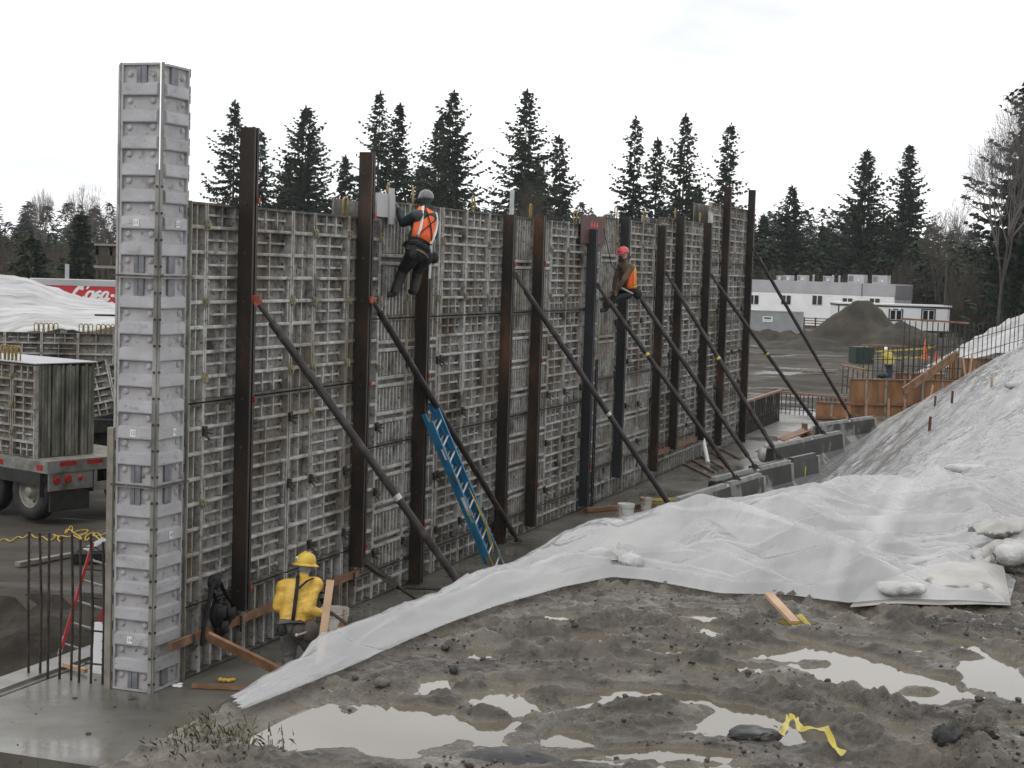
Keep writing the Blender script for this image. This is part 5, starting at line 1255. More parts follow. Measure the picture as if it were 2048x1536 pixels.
def hat(o, hd, HB, sgn, mat, full_brim=False, badge=None, tilt=0.0):
    mb = MB(); n = 22; prof = [(0.118,0.0), (0.121,0.02), (0.120,0.05), (0.111,0.085), (0.092,0.115), (0.062,0.138), (0.025,0.149), (0.0,0.150)]
    Tm = Matrix.Translation(hd + HB @ Vector((0, sgn*0.005, 0.015))) @ HB.to_4x4() @ Matrix.Rotation(-sgn*tilt, 4, 'X')
    mb.lathe(prof, n, sx=0.96, sy=1.12, capt=False); 
    for x in (-0.022, 0.022): mb.tube([(x, -0.12*1.0, 0.06), (x, -0.085, 0.115), (x, -0.03, 0.149), (x, 0.03, 0.149), (x, 0.085, 0.115), (x, 0.12, 0.06)], 0.007, 6)
    part('hard_hat', mb.xf(Tm), [MT[mat]], o, smooth=True)
    mb = MB()
    if full_brim:
        mb.lathe([(0.114,0.006), (0.158,-0.016), (0.160,-0.010), (0.116,0.016)], 28, sx=0.98, sy=1.12, capb=False, capt=False)
    else:
        vs = []; fs = []
        for k in range(13):
            a = math.radians(20 + 140*k/12); c, s = math.cos(a), math.sin(a)*sgn
            e_ = 0.012 + 0.045*math.sin(math.radians(180*k/12))
            vs += [(0.112*c, 0.130*s, 0.004), (0.112*c*(1+e_*4), (0.130+e_)*s, -0.010), (0.112*c*(1+e_*4), (0.130+e_)*s, -0.004), (0.112*c, 0.130*s, 0.012)]
        for k in range(12):
            for q in range(4): fs.append((k*4+q, k*4+(q+1) % 4, k*4+4+(q+1) % 4, k*4+4+q))
        mb.add(vs, fs)
    part('brim', mb.xf(Tm), [MT[mat]], o, smooth=True)
    if badge:
        mb = MB(); mb.ball(badge, (0.026, 0.026, 0.016), 8, 6); part('hat_sticker', mb.xf(Tm), [MT['sticker']], o)
def strap(o, name, pts, w, mat, th=0.006):
    mb = MB(); pts = [Vector(p) for p in pts]
    mb.tube(pts, w/2, 8, True, flat=max(0.12, th/(w/2))); return part(name, mb, [MT[mat]], o, smooth=True)
def shell(o, name, seg_pts, rad, mat, n=16, cover=(0, 2*math.pi), Bm=None):
    """open wrap of cloth round the torso: seg_pts list of centres, rad list of (rx, ry)"""
    P = np.zeros((len(seg_pts), n+1, 3))
    for i, (c, (rx, ry)) in enumerate(zip(seg_pts, rad)):
        for j in range(n+1):
            a = cover[0] + (cover[1]-cover[0])*j/n; q = c + Bm @ Vector((rx*math.cos(a), ry*math.sin(a), 0)); P[i, j] = q
    me = grid_mesh(name, P, MT[mat]); q = link(name, me, o); s = q.modifiers.new('t', 'SOLIDIFY'); s.thickness = 0.006; s.offset = 1; return q

# ---- the man in the yellow raincoat
Y = 19.25
def P(x, y, dy=0.0): return atY(x, y, Y+dy)
gz = 0.0
J = dict(pelvis=P(588,1252), chest=P(597,1198,0.12), neck=P(606,1160,0.24), head=P(611,1131,0.27), sh_l=P(568,1175,0.13), sh_r=P(630,1169,0.22),
         el_l=P(556,1213,0.08), wr_l=P(585,1236,0.32), ha_l=P(600,1238,0.36), el_r=P(613,1221,-0.02), wr_r=P(645,1227,0.18), ha_r=P(656,1226,0.22),
         hp_l=P(577,1262), hp_r=P(606,1262,0.02), kn_l=P(579,1312,0.05), kn_r=P(626,1308,0.18), an_l=P(573,1366,-0.02), an_r=P(640,1352,0.10), toe_l=P(578,1376,0.17), toe_r=P(652,1358,0.26))
J['an_l'].z = 0.10; J['toe_l'].z = 0.05; J['an_r'].z = 0.10; J['toe_r'].z = 0.05
root = Vector((J['pelvis'].x, J['pelvis'].y, 0))
o, Jl, HB, sgn, hd, up, ac, B = person('person in yellow raincoat and yellow full brim helmet standing on the slab, seen from behind', root, J,
    dict(top='yellowcoat', trousers='jeans', neck='hood', head='hood', glove='yglove', boot='boot', bulk=1.22, leg=1.15, fold=0.013), 0.014, face=(0.45,0.9,-0.15))
hat(o, hd, HB, sgn, 'yellowhat', True, (-0.07,-0.09,0.07), 0.05)
bk = B @ Vector((0,1,0)); 
if bk.y > 0: bk = -bk
ch, pe = Jl['chest'], Jl['pelvis']
def bp(x, z, d=0.175): return pe.lerp(ch, z) + ac*x + bk*d
strap(o, 'suspender', [bp(-0.06,1.85,0.10), bp(-0.055,1.55,0.17), bp(-0.05,1.1,0.192), bp(-0.04,0.55,0.168), bp(-0.035,0.15,0.16)], 0.045, 'cloth_black')
strap(o, 'suspender', [bp(0.13,1.68,0.11), bp(0.06,1.58,0.17), bp(-0.03,1.32,0.19)], 0.045, 'cloth_black')
strap(o, 'tool_belt', [bp(-0.19,0.10,0.0), bp(-0.15,0.08,0.10), bp(-0.05,0.06,0.165), bp(0.06,0.02,0.165), bp(0.16,0.0,0.10), bp(0.20,0.0,0.0)], 0.085, 'cloth_black')
for x, z, s in ((0.06,-0.22,0.95), (0.19,-0.30,1.1), (-0.15,-0.15,0.6)):
    mb = MB(); c = bp(x, z, 0.13); mb.ball(c, (0.10*s,0.06*s,0.13*s), 12, 8, 0, B); part('tool_pouch', mb, [MT['leather' if s > 0.7 else 'cloth_black']], o, smooth=True)
mb = MB(); c = bp(0.04,-0.42,0.18); mb.bar(c, c+ac*0.12+up*0.03, 0.018, 0.018); mb.ball(c, 0.022, 8, 6); part('hammer', mb, [MT['alu']], o)
a_, b_ = P(610,1183,0.30), P(738,1281,-0.9)
mb = MB(); hpt = J['ha_r']; st = P(650,1216,0.22); q = P(738,1281,-0.25) - st; mb.tube([(0,0,0), q*0.5, q], 0.02, 8); single('steel_bar', mb, MT['rust'], 'dark steel bar in the hands of the yellow raincoat worker', 'bar', st)

# ---- climber with the grey helmet
Yc = W(6.6,0.45).y
def P(x, y, dy=0.0): return atY(x, y, Yc+dy)
J = dict(pelvis=P(833,502,-0.10), chest=P(846,450,0.08), neck=P(851,418,0.16), head=P(852,401,0.20), sh_l=P(831,432,-0.10), sh_r=P(866,436,0.18),
         el_l=P(806,446,0.05), wr_l=P(798,420,0.14), ha_l=P(791,406,0.18), el_r=P(868,470,0.12), wr_r=P(850,478,0.25), ha_r=P(843,474,0.27),
         hp_l=P(824,514,0.0), hp_r=P(850,512,0.0), kn_l=P(806,540,0.28), kn_r=P(836,540,0.34), an_l=P(790,583,0.12), an_r=P(828,580,0.25), toe_l=P(775,590,0.10), toe_r=P(820,583,0.36))
root = Vector((J['pelvis'].x, J['pelvis'].y, J['an_l'].z - 0.08))
o, Jl, HB, sgn, hd, up, ac, B = person('person in dark green jacket, orange vest and grey helmet hanging at the wall top', root, J,
    dict(top='darkgreen', trousers='darktrouser', neck='darkgreen', head='darkgreen', glove='glove', boot='boot', bulk=1.22, leg=1.22), 0.016, face=(-0.25,0.95,0))
hat(o, hd, HB, sgn, 'greyhat')
bk = B @ Vector((0,1,0)); bk = -bk if bk.y > 0 else bk
ch, pe = Jl['chest'], Jl['pelvis']
cs = [pe.lerp(ch, f) for f in (0.32, 0.6, 0.9, 1.2, 1.5)]; an0 = math.pi if (B @ Vector((0,1,0))).y > 0 else 0.0
rad = [(0.21,0.172), (0.225,0.178), (0.24,0.178), (0.24,0.168), (0.20,0.13)]
shell(o, 'safety_vest', cs, rad, 'vest', 16, (an0+0.25, an0+math.pi-0.45), B)
for a_ in (0.75, 2.0):
    pts = [c + B @ Vector((rx*1.05*math.cos(an0+a_+0.12*math.sin(i)), ry*1.06*math.sin(an0+a_+0.12*math.sin(i)), 0)) for i, (c, (rx, ry)) in enumerate(zip(cs, rad))]
    strap(o, 'reflective_stripe', pts, 0.065, 'stripe')
for q1, q2 in ((0.7,2.2),(2.2,0.9)):
    strap(o, 'harness_web', [cs[i] + B @ Vector((rad[i][0]*1.07*math.cos(an0+q1+(q2-q1)*i/4), rad[i][1]*1.08*math.sin(an0+q1+(q2-q1)*i/4), 0)) for i in range(5)], 0.04, 'cloth_black')
pts = [pe + B @ Vector((0.20*math.cos(a), 0.165*math.sin(a), 0.03)) for a in np.linspace(0, 2*math.pi, 14)]
strap(o, 'harness_belt', pts, 0.10, 'cloth_black', 0.02)
pts = [pe + B @ Vector((0.205*math.cos(a), 0.17*math.sin(a), -0.06)) for a in np.linspace(an0+0.1, an0+math.pi-0.1, 10)]; strap(o, 'harness_strap', pts, 0.03, 'strap', 0.012)
for sl, hp, kn in ((-1,'hp_l','kn_l'),):
    a, b = Jl[hp], Jl[kn]; pts = [a.lerp(b, f) + bk*(0.12) + ac*x for f, x in ((-0.1,-0.12), (0.3,-0.08), (0.62,0.02), (0.45,0.12), (0.05,0.2))]; strap(o, 'leg_strap', pts, 0.03, 'strap', 0.012)
for x, z in ((-0.17,-0.05), (0.17,-0.1), (0.05,0.02)):
    mb = MB(); mb.ball(pe + ac*x + bk*0.10 + Vector((0,0,z)), (0.085,0.06,0.12), 10, 8, 0, B); part('tool_pouch', mb, [MT['cloth_black']], o, smooth=True)
mb = MB(); mb.bar(pe + ac*0.2 + bk*0.12 + Vector((0,0,0.18)), pe + ac*0.18 + bk*0.12 + Vector((0,0,-0.42)), 0.025, 0.035); part('hanging_hammer', mb, [MT['alu']], o)
mb = MB(); mb.ball(pe + ac*0.28 + bk*0.10 + Vector((0,0,-0.10)), (0.075,0.06,0.09), 10, 8); part('tape_case', mb, [MT['cloth_black']], o, smooth=True)

# ---- man in the red helmet leaning back in his harness
Yc = W(18.2,0.75).y
def P(x, y, dy=0.0): return atY(x, y, Yc+dy)
J = dict(pelvis=P(1256,582,0.0), chest=P(1256,548,-0.02), neck=P(1251,523,-0.02), head=P(1247,508,-0.02), sh_l=P(1241,533,0.15), sh_r=P(1263,535,-0.16),
         el_l=P(1231,558,0.2), wr_l=P(1228,580,0.2), ha_l=P(1226,587,0.2), el_r=P(1247,560,-0.26), wr_r=P(1236,578,-0.22), ha_r=P(1232,586,-0.2),
         hp_l=P(1250,588,0.12), hp_r=P(1256,590,-0.1), kn_l=P(1228,594,0.15), kn_r=P(1232,597,-0.08), an_l=P(1206,613,0.15), an_r=P(1213,616,-0.05), toe_l=P(1195,619,0.15), toe_r=P(1200,622,-0.05))
root = Vector((J['pelvis'].x, J['pelvis'].y, J['an_r'].z - 0.1))
o, Jl, HB, sgn, hd, up, ac, B = person('person in tan jacket, orange vest and red helmet leaning back in a harness', root, J,
    dict(top='tan', trousers='darktrouser', neck='cloth_black', head='skin', glove='tan', boot='boot', bulk=1.02, leg=0.95), 0.018, face=(-0.86,-0.45,-0.22))
hat(o, hd, HB, sgn, 'redhat')
mb = MB()
for sx in (-1, 1): mb.ball(hd + HB @ Vector((sx*0.03, sgn*0.092, 0.012)), 0.010, 8, 6)
part('eyes', mb, [MT['ink']], o)
mb = MB(); mb.ball(hd + HB @ Vector((0, sgn*0.075, -0.07)), (0.055,0.04,0.045), 12, 8, 0, HB); part('beard', mb, [MT['leather']], o, smooth=True)
ch, pe = Jl['chest'], Jl['pelvis']; cs = [pe.lerp(ch, f) for f in (0.15, 0.5, 0.9, 1.3, 1.55)]; rad = [(0.195,0.155), (0.2,0.16), (0.21,0.16), (0.205,0.15), (0.17,0.11)]
bx = Vector((0.85,-0.2,0)); ang = math.atan2((B.transposed() @ bx).y, (B.transposed() @ bx).x)
shell(o, 'safety_vest', cs, rad, 'vest', 16, (ang-1.7, ang+1.75), B)
for a_, m_ in ((-0.75,'limestripe'), (0.35,'limestripe')):
    pts = [c + B @ Vector((rx*1.05*math.cos(ang+a_), ry*1.06*math.sin(ang+a_), 0)) for c, (rx, ry) in zip(cs, rad)]; strap(o, 'reflective_stripe', pts, 0.045, m_)
pts = [cs[0] + B @ Vector((rad[0][0]*1.05*math.cos(a), rad[0][1]*1.05*math.sin(a), 0.04)) for a in np.linspace(ang-1.2, ang+1.3, 9)]; strap(o, 'reflective_stripe', pts, 0.045, 'limestripe')
pts = [pe + B @ Vector((0.19*math.cos(a), 0.155*math.sin(a), 0.0)) for a in np.linspace(0, 2*math.pi, 14)]; strap(o, 'harness_belt', pts, 0.09, 'cloth_black', 0.02)
mb = MB(); mb.bar(pe + Vector((-0.16,-0.18,0.07)), pe + Vector((0.10,-0.22,-0.05)), 0.02, 0.03); part('hanging_hammer', mb, [MT['alu']], o)
mb = MB(); mb.ball(pe + Vector((0.20,-0.1,-0.06)), (0.10,0.09,0.12), 10, 8); part('tool_pouch', mb, [MT['cloth_black']], o, smooth=True)
strap(o, 'lanyard', [ch + Vector((-0.12,-0.05,0.0)), ch + Vector((-0.35,0.1,0.15)), W(17.4,0.12,6.0) - root], 0.022, 'cloth_black', 0.008)

# ---- far man in the pale raincoat
Yc = 86.0
def P(x, y, dy=0.0): return atY(x, y, Yc+dy)
J = dict(pelvis=P(1777,730), chest=P(1777,716), neck=P(1775,705), head=P(1772,700), sh_l=P(1771,708), sh_r=P(1783,709), el_l=P(1767,714,-0.2), wr_l=P(1765,709,-0.3), ha_l=P(1763,706,-0.3),
         el_r=P(1787,719), wr_r=P(1786,727,-0.1), ha_r=P(1786,731,-0.1), hp_l=P(1775,733), hp_r=P(1781,733), kn_l=P(1775,744), kn_r=P(1781,744), an_l=P(1775,756), an_r=P(1780,756), toe_l=P(1773,758,-0.15), toe_r=P(1779,758,-0.15))
root = Vector((J['pelvis'].x, J['pelvis'].y, J['an_l'].z-0.08))
o, Jl, HB, sgn, hd, up, ac, B = person('distant person in a pale yellow raincoat, navy trousers and white helmet behind the rebar', root, J,
    dict(top='palecoat', trousers='navy', neck='skin', head='skin', glove='skin', boot='boot', bulk=1.35, leg=0.95), 0.03, face=(-0.7,-0.6,0))
hat(o, hd, HB, sgn, 'whitehat')
# ================================================================== TRUCK, YARD, BUILDINGS, TREES
# ---- flatbed trailer with a bundle of forms at the left
def px_at(x, y, z): return G(x, y, z)
TP = G(66, 1049, 0.0)                       # wheel contact
Yw = TP.y
rear = atY(97, 930, Yw+0.1)                # rear corner of the deck, near side
TZ = rear.z
ta = math.radians(0)
tr = thing('flatbed_trailer', 'dusty flatbed trailer with red lamps and mud flaps parked behind the pilaster', 'trailer', (rear.x, rear.y, 0), math.radians(-38))
# local: x to the right along the rear end, y away; the long side runs to the left/back
def tp(mb, name, mat, smooth=False): return part(name, mb, [MT[mat] for mat in ([mat] if isinstance(mat, str) else mat)], tr, smooth=smooth)
dz = 1.12
mb = MB(); mb.box(-9, 0, -0.02, 2.5, dz-0.02, dz+0.06); tp(mb, 'deck', 'greywood')
mb = MB(); mb.box(-9, 0.02, -0.06, -0.021, dz-0.16, dz+0.05); tp(mb, 'side_rail', 'trailer')
mb = MB(); mb.box(0.0, 0.05, -0.06, 2.5, dz-0.16, dz+0.07); tp(mb, 'rear_rail', 'trailer')
mb = MB(); mb.box(-0.02, 0.03, 0.0, 1.0, dz-0.5, dz-0.165); tp(mb, 'lamp_panel', 'trailer')
for k, (x, z, r) in enumerate(((0.17,-0.30,0.075), (0.42,-0.29,0.08), (0.70,-0.29,0.05))):
    mb = MB(); mb.lathe([(r,0),(r,0.02),(r*0.7,0.03)], 12); v = [(0.031+c, x+a, dz+z+b) for a, b, c in mb.v]; mb.v = v; tp(mb, 'tail_lamp', 'lens')
for x in (1.55, 1.75, 1.95):
    mb = MB(); mb.lathe([(0.055,0),(0.055,0.02),(0.035,0.03)], 12); mb.v = [(0.051+c, x+a, dz-0.06+b) for a, b, c in mb.v]; tp(mb, 'marker_lamp', 'lens')
for x0, x1 in ((0.22,0.60), (0.85,1.22)):
    mb = MB(); mb.box(0.051, 0.056, x0, x1, dz-0.03, dz+0.045); tp(mb, 'reflector_strip', 'lens')
for x0, x1 in ((-0.28,-0.10), (-1.55,-1.35), (-2.35,-2.2)):
    mb = MB(); mb.box(x0, x1, -0.066, -0.061, dz-0.12, dz-0.01); tp(mb, 'side_lamp', 'lens')
mb = MB(); mb.box(0.051, 0.056, 1.35, 2.1, dz+0.08, dz+0.30); tp(mb, 'rear_plate', 'sticker')
mb = MB()
for k in range(5): mb.box(0.057, 0.059, 1.58+0.08*k, 1.64+0.08*k, dz+0.14+0.02*(k % 2), dz+0.26-0.02*(k % 3))
tp(mb, 'plate_mark', 'orange')
mb = MB(); mb.box(-0.05, 0.0, 0.05, 0.95, 0.22, dz-0.51); tp(mb, 'mud_flap', 'black')
mb = MB(); mb.box(-1.5, -0.12, -0.10, 0.5, dz-0.40, dz-0.165); mb.box(-0.16, -0.121, -0.10, 0.5, dz-0.62, dz-0.40); tp(mb, 'fender', 'black')
mb = MB(); mb.box(0.0, 0.04, 1.03, 1.1, 0.55, dz-0.165); mb.box(0.0, 0.04, 1.1, 2.3, 0.55, 0.72); tp(mb, 'rear_bumper', 'trailer')
def wheel(x, y):
    c = Vector((x, y, 0.55)); R_ = Matrix(((1,0,0),(0,0,1),(0,1,0)))
    def W_(prof, mat, name, n=26):
        mb = MB(); mb.lathe(prof, n, capb=False, capt=False); mb.v = [(c.x+a*1.1, c.y+h, c.z+b*1.1) for a, b, h in mb.v]; return tp(mb, name, mat, True)
    t_ = W_([(0.28,0.0),(0.30,-0.02),(0.44,-0.03),(0.49,0.01),(0.505,0.06),(0.505,0.22),(0.49,0.27),(0.44,0.30),(0.28,0.28)], 'black', 'tyre')
    W_([(0.29,0.0),(0.275,-0.005),(0.265,0.02),(0.235,0.12),(0.16,0.14),(0.15,0.10),(0.10,0.09),(0.095,-0.02),(0.07,-0.04),(0.0,-0.04)], 'rim', 'rim')
    mb = MB()
    for k in range(8):
        a = 2*math.pi*k/8; mb.ball((c.x+0.19*math.cos(a), c.y+0.11, c.z+0.20*math.sin(a)), 0.02, 6, 4)
    tp(mb, 'wheel_nuts', 'rust')
wheel(-0.62, 0.02); wheel(-0.62, 2.15); wheel(-2.0, 0.02)
mb = MB(); mb.tube([(-0.62,0.33,0.5),(-0.62,2.14,0.5)], 0.07, 8); mb.box(-0.9,-0.4,0.8,1.6,0.5,dz-0.17); tp(mb, 'axle', 'black')
def tr_local(x, y, z):
    a = math.radians(-38); return (rear.x + x*math.cos(a) - y*math.sin(a), rear.y + x*math.sin(a) + y*math.cos(a), z)
# load: a bundle of forms standing on the deck
ld = thing('form_bundle', 'bundle of upright mossy concrete forms loaded on the flatbed trailer', 'form bundle', tr.matrix_world @ Vector((0,0,0)) if False else tr_local(-0.42, 0.06, dz+0.065), math.radians(-38))
rb = random.Random(3); hB = 1.80
xs_ = 0.10
for k in range(8):
    w_ = rb.uniform(0.125, 0.16); x0 = -0.10; gap = 0.09 if k % 2 else 0.02; gap = 0.2 if k == 5 else gap
    mb = MB(); mb.box(-2.8, x0 - 0.05*rb.random(), xs_, xs_+w_*0.5-0.01, 0, hB - 0.01*k); mb.box(-2.8, x0-0.012, xs_+w_*0.5, xs_+w_-0.015, 0.01, hB-0.02); part('form_edge', mb, [MT['moss']], ld); xs_ += w_ + gap*0.35
for a, b in ((-3.9,-2.55), (-2.53,-1.3), (-1.28,-0.62)) : pass
for x0, w_ in ((-1.85,1.0), (-0.83,0.72), (-2.87,1.0)):
    base, rib, grd, zs = panel_mesh(w_, hB-0.02, 'grid', True); p = link('form_panel', base, ld, (x0, -0.005, 0.0)); link('stiffener_grid', grd, p)
mb = MB(); mb.box(-3.0, -0.09, 0.0, xs_+0.02, hB+0.004, hB+0.022); part('top_sheet', mb, [MT['offgrey']], ld)
for k in range(5):
    link('lifting_loop', LOOP, ld, (-1.35+0.12*k, 0.15, hB+0.05), (0,0,0.6))
for z in (0.45, 1.0, 1.55):
    link('joint_clamp', CL_O, ld, (-0.83, -0.005, z))
# second low form wall further back with hook clusters, and leaning panels
def wall_between(name, label, px0, px1, ytop0, ytop1, Yd, h, nps, loops):
    A = atY(px0, ytop0, Yd); B_ = atY(px1, ytop1, Yd*1.03); d = B_-A; rz = math.atan2(d.y, d.x); L_ = math.hypot(d.x, d.y)
    t_ = thing(name, label, 'formwork', (A.x, A.y, A.z-h), rz); x = 0; w_ = L_/nps
    for k in range(nps):
        base, rib, grd, zs = panel_mesh(w_, h, 'grid' if k % 3 != 1 else 'plate', True); p = link('form_panel', base, t_, (k*w_, 0, 0)); link('stiffener_grid', grd, p)
    for f, n in loops:
        for k in range(n): link('lifting_loop', LOOP, t_, (f*L_ + 0.13*k, 0.05, h), (0, 0, 0.25))
    return t_
bw = wall_between('form_wall', 'lower form wall with clusters of lifting loops behind the loaded trailer', -140, 300, 660, 652, 44, 2.6, 6, [(0.475,5), (0.68,3), (0.76,5)])
mb = MB(); mb.bar(atY(190,630,44.5), atY(300,633,45.5), 0.06, 0.05); single('steel_bar', mb, MT['rebar'], 'dark steel bar laid over the loops of the rear form wall', 'bar')
lp = atY(186, 838, 37.5); ln = thing('leaning_form', 'pale form panels leaning at a slant behind the trailer', 'formwork', lp, math.radians(6))
for k in range(3):
    base, rib, grd, zs = panel_mesh(0.62, 1.28, 'grid', True); p = link('form_panel', base, ln, (k*0.64-0.05, 0, 0), (math.radians(-8), math.radians(-14), 0)); link('stiffener_grid', grd, p)
mb = MB(); c0 = atY(170, 890, 38.5); mb.box(-0.6, 2.6, 0, 1.5, -0.9, 0.55); mb.box(-0.3, 2.6, -0.4, 0.0, 0.0, 0.3); single('dark_bin', mb, MT['black'], 'dark bin standing behind the leaning panels and the pilaster', 'bin', (c0.x, c0.y, 0.95))

# ---- red drinks trailer
Yr = 92
a_ = atY(60, 557, Yr); b_ = atY(330, 567, Yr+2); d = b_-a_; L_ = math.hypot(d.x, d.y); rz = math.atan2(d.y, d.x)
t = thing('semi_trailer', 'red semi trailer with white Coca-Cola script behind the covered stockpile', 'semi trailer', (a_.x, a_.y, 0), rz)
H_ = a_.z
mb = MB(); mb.box(0, L_, 0, 2.5, 1.1, H_-0.35); part('box_body', mb, [MT['cocared']], t)
mb = MB(); mb.box(-0.03, L_+0.03, -0.03, 2.53, H_-0.34, H_); part('roof_rail', mb, [MT['offgrey']], t)
for x in (1.2, 2.5):
    mb = MB(); mb.lathe([(0.0,0),(0.5,0),(0.5,0.28),(0.0,0.28)], 16); mb.v = [(x+a, 0.1+h, 0.5+b) for a, b, h in mb.v]; part('wheel', mb, [MT['black']], t)
mb = MB(); mb.box(0.4, 3.2, 0.2, 2.3, 0.8, 1.09); part('chassis', mb, [MT['black']], t)
# hand drawn script strokes, unit letter height
script = {
 'C': [[(0.95,0.80),(1.05,1.00),(0.90,1.18),(0.60,1.10),(0.28,0.75),(0.12,0.35),(0.25,0.03),(0.60,0.02),(0.95,0.25)], [(0.72,1.12),(0.55,0.85),(0.75,0.78)]],
 'o': [[(0.42,0.62),(0.20,0.60),(0.06,0.30),(0.18,0.02),(0.42,0.10),(0.52,0.40),(0.42,0.62),(0.62,0.58)]],
 'c': [[(0.50,0.55),(0.36,0.64),(0.12,0.42),(0.10,0.10),(0.30,0.0),(0.56,0.20)]],
 'a': [[(0.48,0.60),(0.22,0.58),(0.06,0.28),(0.16,0.02),(0.40,0.16),(0.50,0.58)], [(0.50,0.60),(0.44,0.14),(0.54,0.02),(0.70,0.16)]],
 '-': [[(0.05,0.34),(0.32,0.36)]],
 'l': [[(0.05,0.10),(0.36,0.85),(0.34,1.20),(0.20,1.0),(0.14,0.2),(0.26,0.0),(0.46,0.18)]]}
def stroke_text(txt, h, slant=0.25):
    mb = MB(); x = 0
    for ch_ in txt:
        k = ch_ if ch_ in script else ch_.lower()
        wadv = {'C':1.0,'o':0.6,'c':0.52,'a':0.66,'-':0.36,'l':0.42}[k]
        for st in script[k]:
            pts = []
            for i in range(len(st)-1):                      # smooth the stroke
                p0 = st[max(i-1,0)]; p1 = st[i]; p2 = st[i+1]; p3 = st[min(i+2,len(st)-1)]
                for q in range(5):
                    f = q/5; cr = [0.5*((2*p1[m]) + (-p0[m]+p2[m])*f + (2*p0[m]-5*p1[m]+4*p2[m]-p3[m])*f*f + (-p0[m]+3*p1[m]-3*p2[m]+p3[m])*f**3) for m in (0,1)]; pts.append(cr)
            pts.append(st[-1]); n = len(pts)
            P3 = [Vector(((x+p[0]+slant*p[1])*h, 0, p[1]*h)) for p in pts]; rr = [h*(0.06+0.07*math.sin(math.pi*(i+0.5)/n)) for i in range(n)]
            mb.tube(P3, rr, 6)
        x += wadv
    mb.v = [(a, b*0.08, c) for a, b, c in mb.v]; return mb
px_per_m = FPX/Yr
hL = 27/px_per_m
mb = stroke_text('Coca-Cola', hL); q0 = atY(135, 599, Yr); part('script_lettering', mb, [MT['canvas']], t, ((q0-a_).length if False else (q0.x-a_.x)/math.cos(rz), -0.012, q0.z))
mb = stroke_text('Coca-Cola', hL*0.95); q0 = atY(160, 621, Yr); part('script_lettering', mb, [MT['canvas']], t, ((q0.x-a_.x)/math.cos(rz), -0.012, q0.z))

# ---- open timber shed and white posts behind
s0 = atY(188, 466, 120); s1 = atY(300, 466, 120)
t = thing('timber_shed', 'dark open timber shed among the trees behind the red trailer', 'shed', (s0.x, s0.y, 0))
wd = s1.x - s0.x
mb = MB(); mb.box(0, wd, 0, 5, s0.z-0.9, s0.z-0.75); part('roof', mb, [MT['greywood']], t)
mb = MB(); mb.box(0.1, wd, 0.2, 0.4, s0.z-1.6, s0.z-0.91); part('fascia', mb, [MT['bark']], t)
mb = MB(); mb.box(0, wd, 0, 0.15, s0.z-2.55, s0.z-2.35); part('rail', mb, [MT['greywood']], t)
for k in range(4):
    mb = MB(); mb.box(k*wd/4+0.1, k*wd/4+0.3, 0.2, 0.4, 0, s0.z-0.9); part('post', mb, [MT['bark']], t)
p = atY(134, 558, 110); mb = MB(); mb.box(-0.12, 0.12, -0.1, 0.1, 0, p.z+1.0); single('white_post', mb, MT['offgrey'], 'pale white post standing behind the red trailer roof', 'post', (p.x, p.y, 0))

# ---- site offices, container, fence, gravel heap
def box_building(name, label, cat, A, B_, depth, z0, z1, wall):
    d = B_-A; rz = math.atan2(d.y, d.x); L_ = math.hypot(d.x, d.y)
    t_ = thing(name, label, cat, (A.x, A.y, 0), rz); mb = MB(); mb.box(0, L_, 0, depth, z0, z1); part('wall', mb, [MT[wall]], t_); return t_, L_
Yb = 165
A, B_ = atY(1380, 600, Yb+11), atY(1789, 600, Yb)
zt = atY(1640, 564, Yb+1.5).z; zm = atY(1640, 588, Yb+1.5).z
t, L_ = box_building('site_office', 'long white site office with a grey parapet and air conditioners on the roof', 'site office', A, B_, 6, 0, zm, 'white')
mb = MB(); mb.box(-0.05, L_+0.06, -0.06, 6.06, zm+0.003, zt); part('parapet', mb, [MT['offgrey']], t)
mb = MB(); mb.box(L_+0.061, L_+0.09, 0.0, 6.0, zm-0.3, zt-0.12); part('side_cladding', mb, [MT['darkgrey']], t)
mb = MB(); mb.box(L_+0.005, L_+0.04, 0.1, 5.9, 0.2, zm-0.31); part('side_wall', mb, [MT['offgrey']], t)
mb = MB()
for z in np.arange(0.5, zm-0.05, 0.24): mb.box(0, L_, -0.022, -0.002, float(z), float(z)+0.012)
part('siding', mb, [MT['white']], t)
mpp = Yb/FPX
def bx_(px): return (px-1380)/(1789-1380)*L_
for px in (1403, 1458, 1514, 1579, 1641, 1700, 1752):
    zc = atY(px, 601 if px < 1660 else 606, Yb+2).z; x = bx_(px)
    f = MB(); f.box(x-0.55, x+0.55, -0.06, -0.024, zc-0.50, zc+0.50); w_ = part('window', f, [MT['canvas']], t)
    for sx in (-1, 1):
        mb = MB(); mb.box(x+sx*0.28-0.23, x+sx*0.28+0.23, -0.075, -0.061, zc-0.46, zc+0.46); part('pane', mb, [MT['glass']], w_)
for px, wdt, hh in ((1548,11,9), (1565,17,10), (1594,20,11), (1645,18,11), (1702,38,15), (1748,35,15)):
    x = bx_(px); w2 = wdt*mpp/2*0.9; h2 = hh*mpp*1.15
    u = MB(); u.box(x-w2, x+w2, 2.0, 3.2, zt, zt+h2); ac_ = part('air_conditioner', u, [MT['offgrey']], t)
    mb = MB(); mb.box(x-w2*0.9, x-w2*0.3, 1.97, 1.995, zt+h2*0.2, zt+h2*0.85); part('grille', mb, [MT['darkgrey']], ac_)
    mb = MB(); mb.ball((x+w2*0.35, 1.95, zt+h2*0.3), 0.11, 8, 6); part('vent_cap', mb, [MT['canvas']], ac_)
for px in (1625, 1663, 1676):
    x = bx_(px); mb = MB(); mb.tube([(x,1.0,zt), (x,1.0,zt+0.62)], 0.10, 8); mb.lathe([(0.16,0),(0.05,0.12)], 8, (x,1.0,zt+0.62)); part('roof_vent', mb, [MT['offgrey']], t)
